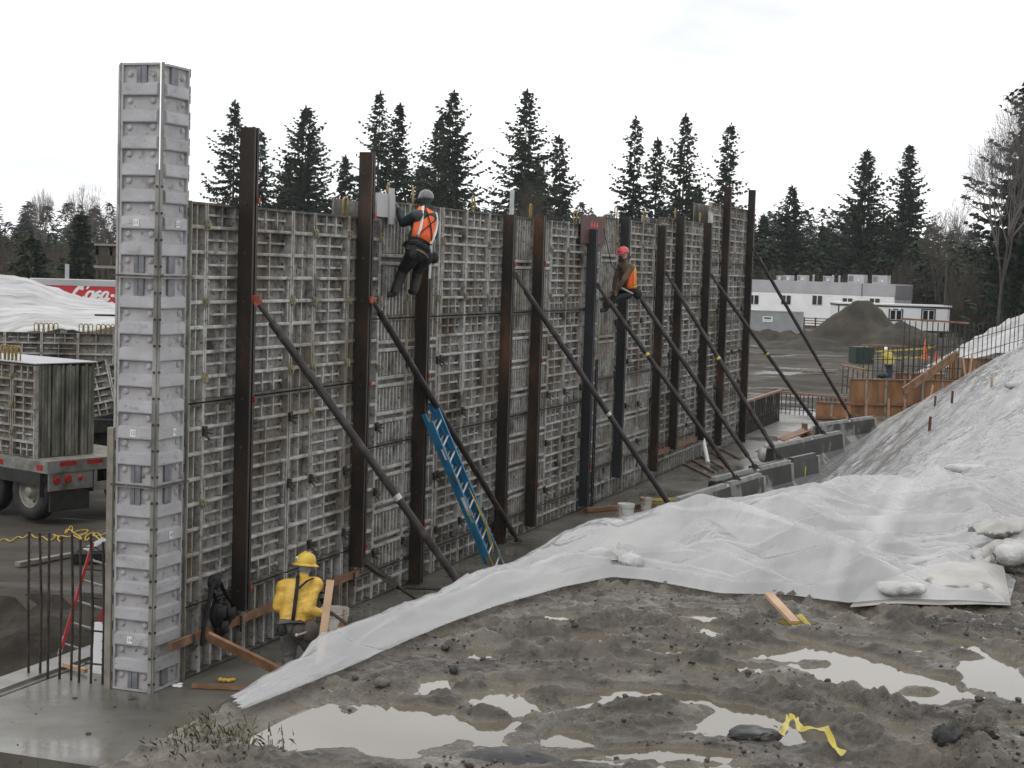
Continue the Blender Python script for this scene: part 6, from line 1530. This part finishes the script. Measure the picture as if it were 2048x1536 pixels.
mb = MB(); x = bx_(1727); mb.box(x-0.03, x+0.03, -0.10, -0.065, zm-0.1, zt); part('downpipe', mb, [MT['rust']], t)
Yt = 149
A, B_ = atY(1675, 640, Yt), atY(1901, 640, Yt)
zt2 = atY(1790, 608, Yt).z; zb2 = 0.55
t, L_ = box_building('office_trailer', 'white office trailer with dark green trim behind the gravel heap', 'office trailer', A, B_, 3.6, zb2, zt2-0.28, 'white')
mb = MB(); mb.box(-0.06, L_+0.06, -0.08, 3.66, zt2-0.14, zt2); part('roof_edge', mb, [MT['canvas']], t)
mb = MB(); mb.box(-0.05, L_+0.05, -0.06, 3.62, zt2-0.279, zt2-0.141); part('fascia', mb, [MT['green']], t)
for x0 in (0.0, L_-0.12):
    mb = MB(); mb.box(x0, x0+0.12, -0.03, -0.003, zb2, zt2-0.285); part('corner_trim', mb, [MT['green']], t)
mb = MB()
for x0 in np.arange(0.5, L_, 1.5): mb.box(float(x0), float(x0)+0.25, 0.3, 0.6, 0, zb2)
mb.box(0.1, L_-0.1, 0.05, 0.12, zb2-0.18, zb2-0.01); part('skid', mb, [MT['black']], t)
for px in (1791, 1856):
    x = (px-1675)/226*L_; zc = atY(px, 630, Yt).z
    f = MB(); f.box(x-0.66, x+0.66, -0.05, -0.003, zc-0.55, zc+0.55); w_ = part('window', f, [MT['green']], t)
    f = MB(); f.box(x-0.54, x+0.54, -0.062, -0.051, zc-0.44, zc+0.44); part('frame', f, [MT['canvas']], w_)
    for sx in (-1, 1):
        mb = MB(); mb.box(x+sx*0.27-0.21, x+sx*0.27+0.21, -0.074, -0.063, zc-0.40, zc+0.40); part('pane', mb, [MT['glass']], w_)
mb = MB(); x = (1790-1675)/226*L_; mb.ball((x-0.35,-0.08,zt2-0.5), 0.13, 8, 6); mb.ball((x+0.35,-0.08,zt2-0.5), 0.13, 8, 6); part('flood_lamp', mb, [MT['canvas']], t)
Yc_ = 139
A, B_ = atY(1440, 650, Yc_), atY(1606, 650, Yc_-1)
zc2 = atY(1560, 622, Yc_).z
t, L_ = box_building('shipping_container', 'grey corrugated shipping container with a white sign in front of the site office', 'container', A, B_, 2.4, 0.05, zc2, 'container')
for k in range(int(L_/0.21)):
    mb = MB(); mb.box(k*0.21+0.02, k*0.21+0.12, -0.04, -0.002, 0.12, zc2-0.1); part('corrugation', mb, [MT['container']], t)
mb = MB(); mb.box(-0.02, L_+0.02, -0.06, 0.05, zc2-0.09, zc2+0.02); mb.box(-0.02, L_+0.02, -0.06, 0.05, 0.0, 0.12); mb.box(L_-0.1, L_+0.03, -0.06, 0.05, 0.121, zc2-0.091); part('frame', mb, [MT['container']], t)
xs = (1535-1440)/166*L_; zs_ = atY(1535, 638, Yc_).z
mb = MB(); mb.box(xs-0.42, xs+0.42, -0.075, -0.062, zs_-0.24, zs_+0.24); sg = part('sign', mb, [MT['canvas']], t)
mb = MB(); mb.box(xs-0.30, xs+0.30, -0.080, -0.0755, zs_+0.03, zs_+0.16); part('sign_block', mb, [MT['green']], sg)
mb = MB()
for k in range(3): mb.box(xs-0.34, xs+0.34, -0.080, -0.0755, zs_-0.04-0.06*k, zs_-0.015-0.06*k)
part('sign_lines', mb, [MT['offgrey']], sg)
# brown railing between container and heap
A, B_ = atY(1606, 655, 142), atY(1680, 660, 140)
t = thing('brown_railing', 'brown timber railing of a ramp between container and office trailer', 'railing', (A.x, A.y, 0), math.atan2(B_.y-A.y, B_.x-A.x)); L_ = (B_-A).length
zt3 = atY(1620, 636, 142).z; zb3 = atY(1620, 656, 142).z
for k in range(5):
    z = zb3 + (zt3-zb3)*k/4; mb = MB(); mb.box(0, L_, -0.04, 0.0, z-0.05, z+0.03); part('rail', mb, [MT['brown']], t)
for k in range(4):
    mb = MB(); mb.box(k*L_/3.2, k*L_/3.2+0.1, 0.002, 0.10, 0, zt3+0.06); part('post', mb, [MT['brown']], t)
mb = MB(); mb.box(0, L_, 0.11, 1.3, zb3-0.5, zb3-0.25); part('ramp', mb, [MT['greywood']], t)
# gravel heap
def heap(name, label, cx, cy, rx, ry, h, mat, seed, peaks):
    n, m = 90, 70; u = np.linspace(-1.15, 1.15, n); v = np.linspace(-1.15, 1.15, m); U, V = np.meshgrid(u, v, indexing='ij')
    Z = np.zeros_like(U)
    for (pu, pv, ph, pr) in peaks:
        r = np.hypot((U-pu)/pr, (V-pv)/pr); r = r + 0.07*fbm(U*3+seed, V*3, 3) + 0.03*ridged(U*9+seed, V*2, 2); Z = np.maximum(Z, ph*np.clip(1-r, 0, 1)**1.08)
    Z = np.minimum(Z, 0.97 - 0.05*np.abs(U))
    Z = Z*h + 0.10*fbm(U*6+seed, V*5, 4)*(Z > 0.02) - 0.12
    Pm = np.stack([cx+U*rx, cy+V*ry, Z], -1); o_ = link(name, grid_mesh(name, Pm, MT[mat])); return tag(o_, label, 'gravel heap' if 'gravel' in name else 'soil heap')
pk = atY(1748, 605, 118)
heap('gravel_heap', 'big dark gravel heap in front of the white office trailer', pk.x, 118, 10, 8, pk.z+0.35, 'gravelpile', 2, [(-0.08,0.05,1.10,0.55), (0.16,-0.25,0.66,0.50), (-0.42,-0.15,0.30,0.55), (0.34,0.1,0.44,0.5)])
for k, (px, w_, h_) in enumerate(((1500,4,0.9), (1535,3,1.0), (1575,3.5,0.9), (1608,3,0.8))):
    c = atY(px, 665, 132); heap('soil_heap', ['low soil heap at the wall end before the container', 'low soil heap under the container sign', 'low soil heap by the container end', 'low soil heap at the foot of the brown railing'][k], c.x, 132, w_, 2.5, h_, 'gravelpile', k, [(0,0,1,0.9)])
c = atY(1620, 722, 88); mb = MB(); rr_ = random.Random(9)
for k in range(7): mb.bar((rr_.uniform(-1.2,0.4), rr_.uniform(-.3,.3), rr_.uniform(0.02,0.2)), (rr_.uniform(0.5,1.7), rr_.uniform(-.3,.3), rr_.uniform(0.02,0.25)), 0.18, 0.06)
single('timber_scrap', mb, MT['greywood'], 'flat pile of old timber scrap lying on the muddy yard', 'timber pile', (c.x, c.y, -0.05))
# ---- timber forms and rebar of the excavation on the right
def form_box(label, pxl, pxr, ytl, ytr, Yd, h, studs, props, rz_extra=0.0):
    A, B_ = atY(pxl, ytl, Yd), atY(pxr, ytr, Yd+rz_extra); d = B_-A; L_ = math.hypot(d.x, d.y); rz = math.atan2(d.y, d.x)
    t_ = thing('timber_form', label, 'timber form', (A.x, A.y, A.z-h), rz, 'plywood forms in the excavation')
    n = max(1, round(L_/1.22))
    for k in range(n):
        mb = MB(); mb.box(k*L_/n+0.005, (k+1)*L_/n-0.005, 0, 0.02, 0.01, h-0.045); part('plywood_sheet', mb, [MT['ply']], t_)
    mb = MB(); mb.box(0, L_, -0.05, 0.06, h-0.04, h); part('top_plate', mb, [MT['lumber']], t_)
    for z in ((h*0.42, h*0.15) if h > 1 else (h*0.45,)):
        mb = MB(); mb.box(0, L_, -0.09, -0.042, z-0.05, z+0.05); part('waler', mb, [MT['lumber']], t_)
    for x in studs:
        mb = MB(); mb.box(x*L_-0.04, x*L_+0.04, -0.04, -0.002, 0, h-0.045); part('stud', mb, [MT['greywood']], t_)
    for x in props:
        mb = MB(); mb.bar((x*L_, -0.12, h*0.55), (x*L_-0.25, -0.7, -0.2), 0.09, 0.04); part('prop', mb, [MT['lumber']], t_)
    return t_
form_box('tall orange plywood form in front of the distant raincoat person', 1700, 1930, 757, 769, 61, 1.62, (0.14,0.31,0.47,0.63,0.80), (0.14,0.33,0.47), 1.0)
form_box('low orange plywood form to the left of the tall one', 1632, 1702, 803, 806, 58.5, 1.0, (0.45,), (0.9,))
form_box('stepped plywood form at the upper right behind the slope', 1898, 2010, 715, 716, 70, 1.5, (0.2,0.5,0.8), (0.35,))
form_box('dark plywood form behind the slanting brown plank', 1790, 1890, 745, 748, 66, 0.7, (0.3,0.7), ())
a, b = atY(1806,783,60.6), atY(1915,708,62); mb = MB(); mb.bar((0,0,0), b-a, 0.09, 0.30); single('slanting_plank', mb, MT['lumber'], 'wide brown plank slanting up across the plywood forms', 'board', a)
for x0, y0, x1, y1, lb in ((1926,715,1933,755,'upright pale prop right of the slanting plank'), (1945,705,1938,750,'tilted pale prop beside the upright one'), (1866,770,1858,795,'short pale prop on the tall plywood form')):
    a, b = atY(x1,y1,60.4), atY(x0,y0,60.4); mb = MB(); mb.bar((0,0,-0.3), b-a, 0.10, 0.05); single('timber_prop', mb, MT['newwood'], lb, 'prop', a, 0, 'timber props at the excavation')
def rebar_row(label, A, B_, n, h, cap=None, r=0.016, base=0.0, bars=True):
    d = B_-A; t_ = thing('rebar_mat', label, 'rebar', A, 0, 'rows of upright rebar in the excavation'); rr_ = random.Random(n)
    for k in range(n):
        q = d*(k/(n-1)); mb = MB(); e_ = rr_.uniform(-0.06, 0.0); mb.tube([(q.x, q.y, q.z*0+base), (q.x+rr_.uniform(-.03,.03), q.y, q.z+h+e_)], r, 5); part('bar', mb, [MT['rebar']], t_)
    mb = MB()
    for f in (0.3, 0.62): mb.tube([(0,0,h*f), (d.x, d.y, d.z+h*f)], r*0.8, 5)
    part('tie_bar', mb, [MT['rebar']], t_)
    if cap:
        mb = MB(); e_ = d.normalized(); mb.bar(Vector((0,0,h)) - e_*0.12, d + Vector((0,0,h)) + e_*0.12, 0.13, 0.07); part('timber_cap', mb, [MT[cap]], t_)
    return t_
rebar_row('dense dark curtain of wall rebar beyond the last beam with a brown timber cap', W(33.6,-0.25,-0.55), W(41.2,-0.25,-0.55), 58, 1.62, 'lumber', 0.022)
rebar_row('dense second layer of wall rebar just behind the capped curtain', W(33.6,-0.5,-0.55), W(41.2,-0.5,-0.55), 58, 1.5, None, 0.022)
A, B_ = atY(1565,784,62), atY(1690,796,60); rebar_row('thin rebar row with a brown cap left of the low plywood form', Vector((A.x,A.y,-0.6)), Vector((B_.x,B_.y,-0.6)), 15, A.z+0.6, 'lumber', 0.02)
A, B_ = atY(1686,731,64), atY(1726,739,62.5); rebar_row('short rebar group under a brown cap above the plywood form corner', Vector((A.x,A.y,0.6)), Vector((B_.x,B_.y,0.55)), 5, A.z-0.6, 'lumber', 0.02)
A, B_ = atY(1729,690,64), atY(1806,691,64); rebar_row('rebar group under a long cap in front of the dark green box', Vector((A.x,A.y,1.1)), Vector((B_.x,B_.y,1.1)), 9, A.z-1.1, 'lumber', 0.02)
A, B_ = atY(1810,638,62), atY(1932,643,63); rebar_row('tallest rebar row under a high brown cap before the office trailer', Vector((A.x,A.y,1.1)), Vector((B_.x,B_.y,1.0)), 12, A.z-1.1, 'lumber', 0.022)
A, B_ = atY(1800,700,66), atY(2050,600,68); rebar_row('long uncapped rebar row climbing along the far slope', Vector((A.x,A.y,A.z-1.6)), Vector((B_.x,B_.y,B_.z-2.2)), 28, 1.9, None, 0.018)
mb = MB(); a = G(1520,905,0.0); mb.bar((0,0,0), (1.0,0.4,0.3), 0.5, 0.03); single('plywood_scrap', mb, MT['ply'], 'flat orange plywood scrap behind the soaked barrier', 'plywood', a)
t = thing('plywood_offcuts', 'orange plywood offcuts piled behind the streaked barrier', 'plywood', atY(1585,880,51))
for p_, q_, w_, t_ in (((-0.4,0,0),(0.5,0.1,0.35),0.8,0.03), ((0.3,0.0,0.1),(1.0,0.1,0.55),0.7,0.03), ((0.95,0.0,-0.3),(0.98,0.2,0.55),0.5,0.04), ((0.4,0.3,-0.2),(0.42,0.35,0.5),0.9,0.03)):
    mb = MB(); mb.bar(p_, q_, w_, t_); part('plywood_sheet', mb, [MT['ply']], t)
# dark green box, tape fence, barricades
c = atY(1711, 727, 82); t = thing('green_box', 'dark green utility box on the yard beside the distant raincoat person', 'utility box', (c.x, c.y, 0), 0.2)
mb = MB(); mb.box(0, 0.98, 0, 0.9, c.z, c.z+0.78); part('box_body', mb, [MT['green']], t); mb = MB(); mb.box(-0.02, 1.0, -0.03, 0.93, c.z+0.782, c.z+0.83); part('lid', mb, [MT['green']], t)
mb = MB(); mb.box(0.05, 0.93, 0.05, 0.85, -0.05, c.z-0.002); part('plinth', mb, [MT['greywood']], t)
mb = MB()
for a, b in (((1752,703),(1850,697)), ((1745,718),(1860,714)), ((1850,697),(1873,692)), ((1843,714),(1858,690))):
    p, q = atY(*a,80), atY(*b,80); mb.bar(p, q, 0.01, 0.07)
single('tape_fence', mb, MT['tape'], 'yellow caution tape strung behind the distant raincoat person', 'caution tape')
for px, py, lb in ((1850,694,'orange traffic cone at the left end of the tape'), (1873,712,'orange traffic cone at the right end of the tape')):
    c = atY(px, py+8, 80); mb = MB(); mb.lathe([(0.22,0),(0.22,0.03),(0.14,0.04),(0.035,0.95),(0.0,0.96)], 12); single('traffic_cone', mb, MT['orange'], lb, 'cone', (c.x, c.y, c.z-0.4), 0, 'orange cones at the excavation')
mb = MB(); c = G(1764,757,0.9); c = atY(1764,757,63); mb.ball((0,0,0.12), (0.22,0.15,0.13), 10, 6); single('green_sack', mb, MT['green'], 'small green sack on top of the tall plywood form', 'sack', c, 0, smooth=True)

# ================================================================== TREES
def conifer(label, px, ytop, Yd, wpx, seed, base_f=0.08, dens=1.0, droop=0.35, lean=0.0, mat='needle', zb=0.0, bend=0.0, name='fir_tree', group='conifers behind the site', irr=0.35, tipw=0.0):
    r_ = random.Random(seed); top = atY(px, ytop, Yd); h = top.z - zb; R_ = wpx*Yd/FPX/2*1.22; bx, by = top.x - lean, top.y
    root = thing(name, label, 'tree', (bx, by, zb), 0, group)
    def axis_p(f): return Vector((lean*f + bend*math.sin(f*math.pi*1.7)*0.5, 0, h*f))
    mb = MB(); fs = [0, 0.2, 0.4, 0.6, 0.8, 1.0]; mb.tube([axis_p(f) for f in fs], [max(0.02, h*0.013*(1-f)) for f in fs], 7); part('trunk', mb, [MT['bark']], root)
    V = []; F = []
    def quad(c, d, s, l, w):
        n = len(V); V.extend([c - s*w*0.35, c + d*l*0.45 - s*w*0.5, c + d*l, c + d*l*0.5 + s*w*0.5, c + s*w*0.35]); F.append((n, n+1, n+2, n+3, n+4))
    nbr = int(h*(1-base_f)*9.5*dens); kz = 0
    for k in range(nbr):
        u = (k + r_.random())/nbr; t = 1 - (1-u)**1.0 if False else u**0.9; z = base_f + (1-base_f)*t*0.985
        a = k*2.399 + r_.uniform(-0.8, 0.8)
        clump = 0.72 + 0.38*float(math.sin(t*23 + seed*1.7 + 2*math.sin(a*2+seed))) * irr*1.6
        L_ = (R_*1.38*min(1.0, ((1-t)/(0.55-0.2*tipw)))**0.80 + 0.12)*clump*(1 + r_.uniform(-irr, irr*0.6))
        if t < 0.12: L_ *= 0.7 + 2.4*t
        if L_ < 0.2: L_ = 0.2
        o_ = axis_p(min(0.985, z)); dirh = Vector((math.cos(a), math.sin(a), 0)); sd = Vector((-dirh.y, dirh.x, 0))
        up0 = 0.55*t*t; ns = max(3, int(L_/0.34)); dr = droop*r_.uniform(0.6, 1.3)
        for i in range(ns):
            f = (i+0.8)/ns; zz = L_*(up0*f - dr*1.15*f + dr*0.95*f*f*f)
            c = o_ + dirh*(L_*f) + Vector((0,0,zz + r_.uniform(-0.07,0.07)))
            sz = (0.50 + 0.30*(1-f))*(0.72+0.35*(1-t))*r_.uniform(0.65,1.3)
            quad(c, (dirh*0.9 + Vector((0,0,r_.uniform(-0.25,0.35)))).normalized(), (sd + Vector((0,0,r_.uniform(-.5,.5)))).normalized(), sz*1.15, sz*0.55)
            for q in (-1, 1):
                if r_.random() < 0.9: quad(c, (dirh*0.45 + sd*q*0.8 + Vector((0,0,r_.uniform(-0.75,0.05)))).normalized(), (dirh*0.5 + Vector((0,0,1))*r_.uniform(0.3,1)).normalized(), sz*1.05, sz*0.55)
            if r_.random() < 0.5: quad(c, (dirh*0.3 + Vector((0,0,-1))).normalized(), sd, sz*0.8, sz*0.5)
    for k in range(8):
        a = r_.uniform(0, 6.28); quad(axis_p(0.955+0.005*k), Vector((math.cos(a)*0.4, math.sin(a)*0.4, 0.85)).normalized(), Vector((-math.sin(a), math.cos(a), 0)), 0.5, 0.2)
    me = bpy.data.meshes.new('crown'); me.from_pydata([tuple(v) for v in V], [], F); me.materials.append(MT[mat]); me.update(); link('crown', me, root)
    return root
def bare_tree(label, px, ytop, Yd, wpx, seed, zb=0.0, depth=6, mat='twig', name='bare_tree', group='bare winter trees', spread=0.55):
    r_ = random.Random(seed); top = atY(px, ytop, Yd); h = top.z - zb; root = thing(name, label, 'tree', (top.x, top.y, zb), 0, group)
    tr_ = MB(); cr = MB()
    def seg(p, d, L_, rad, dep):
        q = p + d*L_; mid = p.lerp(q, 0.5) + Vector((r_.uniform(-1,1), r_.uniform(-1,1), r_.uniform(-.3,.3)))*L_*0.06
        (tr_ if dep >= depth-1 else cr).tube([p, mid, q], [rad, rad*0.82, rad*0.66], 5 if dep > 3 else 3, False)
        if dep == 0: return
        n = 3 if (dep > 2 or r_.random() < 0.55) else 2
        if dep >= depth-1: n = 4
        for k in range(n):
            a = 6.283*k/n + r_.uniform(-0.6, 0.6); b = spread*r_.uniform(0.45, 1.25)
            u = d.cross(Vector((0.3,0.7,0.2))).normalized(); w_ = d.cross(u)
            nd = (d*math.cos(b) + (u*math.cos(a)+w_*math.sin(a))*math.sin(b) + Vector((0,0,0.10))).normalized()
            seg(p + (q-p)*r_.uniform(0.72, 1.0), nd, L_*r_.uniform(0.62, 0.86), max(0.014, rad*0.58), dep-1)
    seg(Vector((0,0,0)), Vector((0,0,1)), h*0.27, h*0.017, depth)
    zmax = max(v[2] for v in cr.v); xm = max(abs(v[0]) for v in cr.v); k = h/zmax; kx = (wpx*Yd/FPX/2)/xm
    for m_ in (tr_, cr): m_.v = [(x*kx, y*kx, z*k) for x, y, z in m_.v]
    part('trunk', tr_, [MT['bark']], root, recalc=False); part('crown', cr, [MT[mat]], root, recalc=False); return root
C_ = [ # label, px, ytop, dist, width px, seed, kwargs
 ('tall thin fir left of the tallest brown beam', 470, 200, 190, 125, 1, dict(dens=0.72, droop=0.45, irr=0.5)),
 ('shorter thin fir just right of the tallest brown beam', 522, 262, 196, 95, 2, dict(dens=0.75, droop=0.45, irr=0.5)),
 ('broad dense fir between the two tall brown beams', 613, 212, 185, 135, 3, dict(dens=1.35, droop=0.35, tipw=0.25)),
 ('small fir left of the second tall brown beam', 692, 312, 192, 70, 4, dict(dens=1.0)),
 ('tall open fir right of the second tall brown beam', 760, 182, 188, 105, 5, dict(dens=0.85, droop=0.5, irr=0.5)),
 ('fir with a crooked bent top behind the grey helmet worker', 812, 205, 192, 95, 6, dict(dens=0.95, droop=0.5, irr=0.5, bend=1.6)),
 ('dark bushy fir right of the grey helmet worker', 880, 235, 196, 100, 8, dict(dens=1.2, irr=0.4)),
 ('tall broad fir right of the grey helmet worker', 908, 180, 188, 140, 7, dict(dens=0.95, droop=0.5, irr=0.45, tipw=0.1)),
 ('tallest broad fir above the wall middle', 1055, 178, 186, 140, 9, dict(dens=1.05, droop=0.48, irr=0.45)),
 ('leaning fir right of the tallest one above the wall middle', 1118, 270, 192, 95, 10, dict(dens=0.9, droop=0.6, irr=0.55, lean=-1.0)),
 ('thin ragged fir left above the red helmet worker', 1272, 232, 190, 88, 11, dict(dens=0.72, droop=0.5, irr=0.55)),
 ('short ragged fir between two taller ragged ones', 1316, 276, 194, 62, 12, dict(dens=0.8, droop=0.5, irr=0.5)),
 ('tall ragged fir right above the red helmet worker', 1372, 228, 188, 100, 13, dict(dens=0.9, droop=0.5, irr=0.5)),
 ('ragged fir behind the tallest end gang', 1462, 246, 190, 82, 14, dict(dens=0.85, droop=0.5, irr=0.5, lean=1.0)),
 ('slim cedar over the site office near the wall end', 1585, 372, 205, 100, 15, dict(dens=1.25, droop=0.4, tipw=-0.1)),
 ('even fir left of the pair above the office trailer', 1735, 298, 200, 118, 16, dict(dens=1.15, droop=0.42, irr=0.25)),
 ('even fir right of the pair above the office trailer', 1820, 288, 204, 100, 17, dict(dens=1.2, droop=0.42, irr=0.3)),
 ('small dark fir on the left above the covered stockpile', 62, 474, 120, 90, 18, dict(dens=1.4, irr=0.25)),
 ('dark narrow fir before the timber shed', 163, 428, 125, 66, 19, dict(dens=1.3, irr=0.5, tipw=0.3)),
 ('dense fir low at the right of the cedar', 1645, 450, 210, 95, 20, dict(dens=1.3)),
 ('dense dark fir under the even pair', 1780, 430, 196, 120, 21, dict(dens=1.3, tipw=0.3)),
 ('dark fir between cedar and wall end', 1528, 430, 215, 60, 22, dict(dens=1.2)),
 ('huge dark fir cut by the right edge', 2068, 130, 128, 150, 23, dict(dens=1.5, droop=0.4, irr=0.45)),
 ('dark fir in front of the huge one at the right edge', 2045, 330, 140, 84, 24, dict(dens=1.4, irr=0.4, tipw=0.2)),
 ('low dark fir right of the tall thin fir', 575, 330, 200, 80, 25, dict(dens=1.3)),
 ('low dark fir behind the open fir', 735, 345, 203, 110, 26, dict(dens=1.4)),
 ('low dark fir behind the leaning fir', 1080, 330, 203, 110, 27, dict(dens=1.4)),
 ('low dark fir behind the tall ragged fir', 1395, 372, 203, 90, 28, dict(dens=1.4)),
 ('low dark fir right of the bushy fir', 845, 330, 203, 110, 29, dict(dens=1.4)),
]
for lb, px, yt, Yd, wp, sd_, kw in C_: conifer(lb, px, yt, Yd, wp, sd_, **kw)
bare_tree('tall pale bare tree at the right edge beside the huge fir', 2025, 165, 118, 270, 31, depth=7, spread=0.62)
bare_tree('wide bare tree right of the even fir pair', 1905, 362, 190, 150, 32, depth=6)
bare_tree('round bare tree in front of the tallest middle fir', 1062, 342, 176, 95, 33, depth=6, mat='thicket', spread=0.4)
bare_tree('bare tree with curved branches left of the pilaster', 172, 362, 170, 110, 34, depth=6)
bare_tree('slender bare tree above the left woods', 84, 370, 175, 60, 35, depth=6, spread=0.4)
bare_tree('fine bare tree close to the pilaster', 215, 392, 172, 60, 36, depth=6)
bare_tree('low bare tree above the rusty red plate', 1225, 405, 185, 60, 37, depth=5)
bare_tree('bare tree above the site office corner', 1880, 430, 170, 90, 38, depth=6, mat='thicket')
# the woods behind read as one mass
def woods(name, spec, mat, seed):
    r_ = random.Random(seed); V = []; F = []
    for (x0, x1, y0, y1, Yd0, Yd1, n, wp) in spec:
        for k in range(n):
            px = r_.uniform(x0, x1); Yd = r_.uniform(Yd0, Yd1); top = atY(px, r_.uniform(y0, y1), Yd); R_ = wp*Yd/FPX/2*r_.uniform(0.7, 1.4); zb = 0 if Yd < 200 else 1.5; h = top.z-zb
            for i in range(int(330)):
                t = r_.random()**0.8; a = r_.uniform(0, 6.28); rad = R_*(1-t)**0.75*r_.uniform(0.5, 1.1)
                c = Vector((top.x+rad*math.cos(a), top.y+rad*math.sin(a), zb+h*t)); d = Vector((math.cos(a), math.sin(a), r_.uniform(-.7,.2))).normalized(); s = Vector((-math.sin(a), math.cos(a), r_.uniform(-.6,.6))).normalized()
                l, w_ = r_.uniform(0.45, 1.0), r_.uniform(0.25, 0.55); m0 = len(V); V.extend([c-s*w_*0.4, c+d*l*0.6-s*w_*0.5, c+d*l, c+s*w_*0.5]); F.append((m0, m0+1, m0+2, m0+3))
    me = bpy.data.meshes.new(name); me.from_pydata([tuple(v) for v in V], [], F); me.materials.append(MT[mat]); me.update(); o_ = link(name, me); o_['kind'] = 'stuff'; return o_
woods('far_woods', [(-60,240,400,470,230,300,46,70), (360,760,395,440,235,300,40,70), (760,1500,400,440,235,300,60,70), (1480,1720,415,470,225,290,46,60), (1700,2120,440,500,215,280,60,80)], 'needlehaze', 5)
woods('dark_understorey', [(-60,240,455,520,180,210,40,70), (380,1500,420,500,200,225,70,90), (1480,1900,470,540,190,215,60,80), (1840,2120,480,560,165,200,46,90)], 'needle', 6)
def brush(name, spec, mat, seed):
    r_ = random.Random(seed); V = []; F = []
    for (x0, x1, y0, y1, Yd0, Yd1, n) in spec:
        for k in range(n):
            px = r_.uniform(x0, x1); Yd = r_.uniform(Yd0, Yd1); top = atY(px, r_.uniform(y0, y1), Yd); b = Vector((top.x, top.y, 0)); 
            for i in range(16):
                a = r_.uniform(0, 6.28); sp = r_.uniform(0.05, 0.32); hh = top.z*r_.uniform(0.55, 1.0); p = b + Vector((r_.uniform(-1,1), r_.uniform(-1,1), r_.uniform(0, 0.4)*hh)); q = b + Vector((math.cos(a)*sp*hh, math.sin(a)*sp*hh, hh)); w_ = r_.uniform(0.015, 0.06)
                s = Vector((1,0.2,0))*w_; m0 = len(V); V.extend([p-s, p+s, q+s*0.2, q-s*0.2]); F.append((m0, m0+1, m0+2, m0+3))
    me = bpy.data.meshes.new(name); me.from_pydata([tuple(v) for v in V], [], F); me.materials.append(MT[mat]); me.update(); o_ = link(name, me); o_['kind'] = 'stuff'; return o_
brush('winter_brush', [(-80,240,450,560,135,185,300), (1910,2140,480,620,130,185,300), (1800,1915,500,600,172,190,140), (1000,1130,395,440,170,180,60), (1480,1840,520,575,178,190,120)], 'thicket', 7)
# utility pole with a drop wire
p = atY(1894, 528, 150); t = thing('utility_pole', 'thin utility pole at the edge of the brush with a wire to the office roof', 'utility pole', (p.x, p.y, 0))
mb = MB(); mb.tube([(0,0,0), (0,0,p.z)], [0.14, 0.10], 8); part('pole', mb, [MT['bark']], t)
q = atY(1838, 572, 160) - Vector((p.x, p.y, 0)); mb = MB(); s_ = Vector((0,0,p.z-0.2)); mb.tube([s_, s_.lerp(q, 0.5) - Vector((0,0,0.5)), q], 0.02, 5); part('wire', mb, [MT['cable']], t)

# ---- damp winter air between the camera and the far trees
mb = MB(); mb.box(-470, 640, -230, 790, -2.4, 27.0)
hz = bpy.data.materials.new('damp air'); hz.use_nodes = True; t = hz.node_tree; t.nodes.clear()
o_ = t.nodes.new('ShaderNodeOutputMaterial'); v_ = t.nodes.new('ShaderNodeVolumePrincipled')
v_.inputs['Color'].default_value = (0.93, 0.95, 1.0, 1); v_.inputs['Density'].default_value = 0.00016; v_.inputs['Anisotropy'].default_value = 0.2
t.links.new(v_.outputs[0], o_.inputs['Volume'])
o = part('haze', mb, [hz], None); o['kind'] = 'stuff'
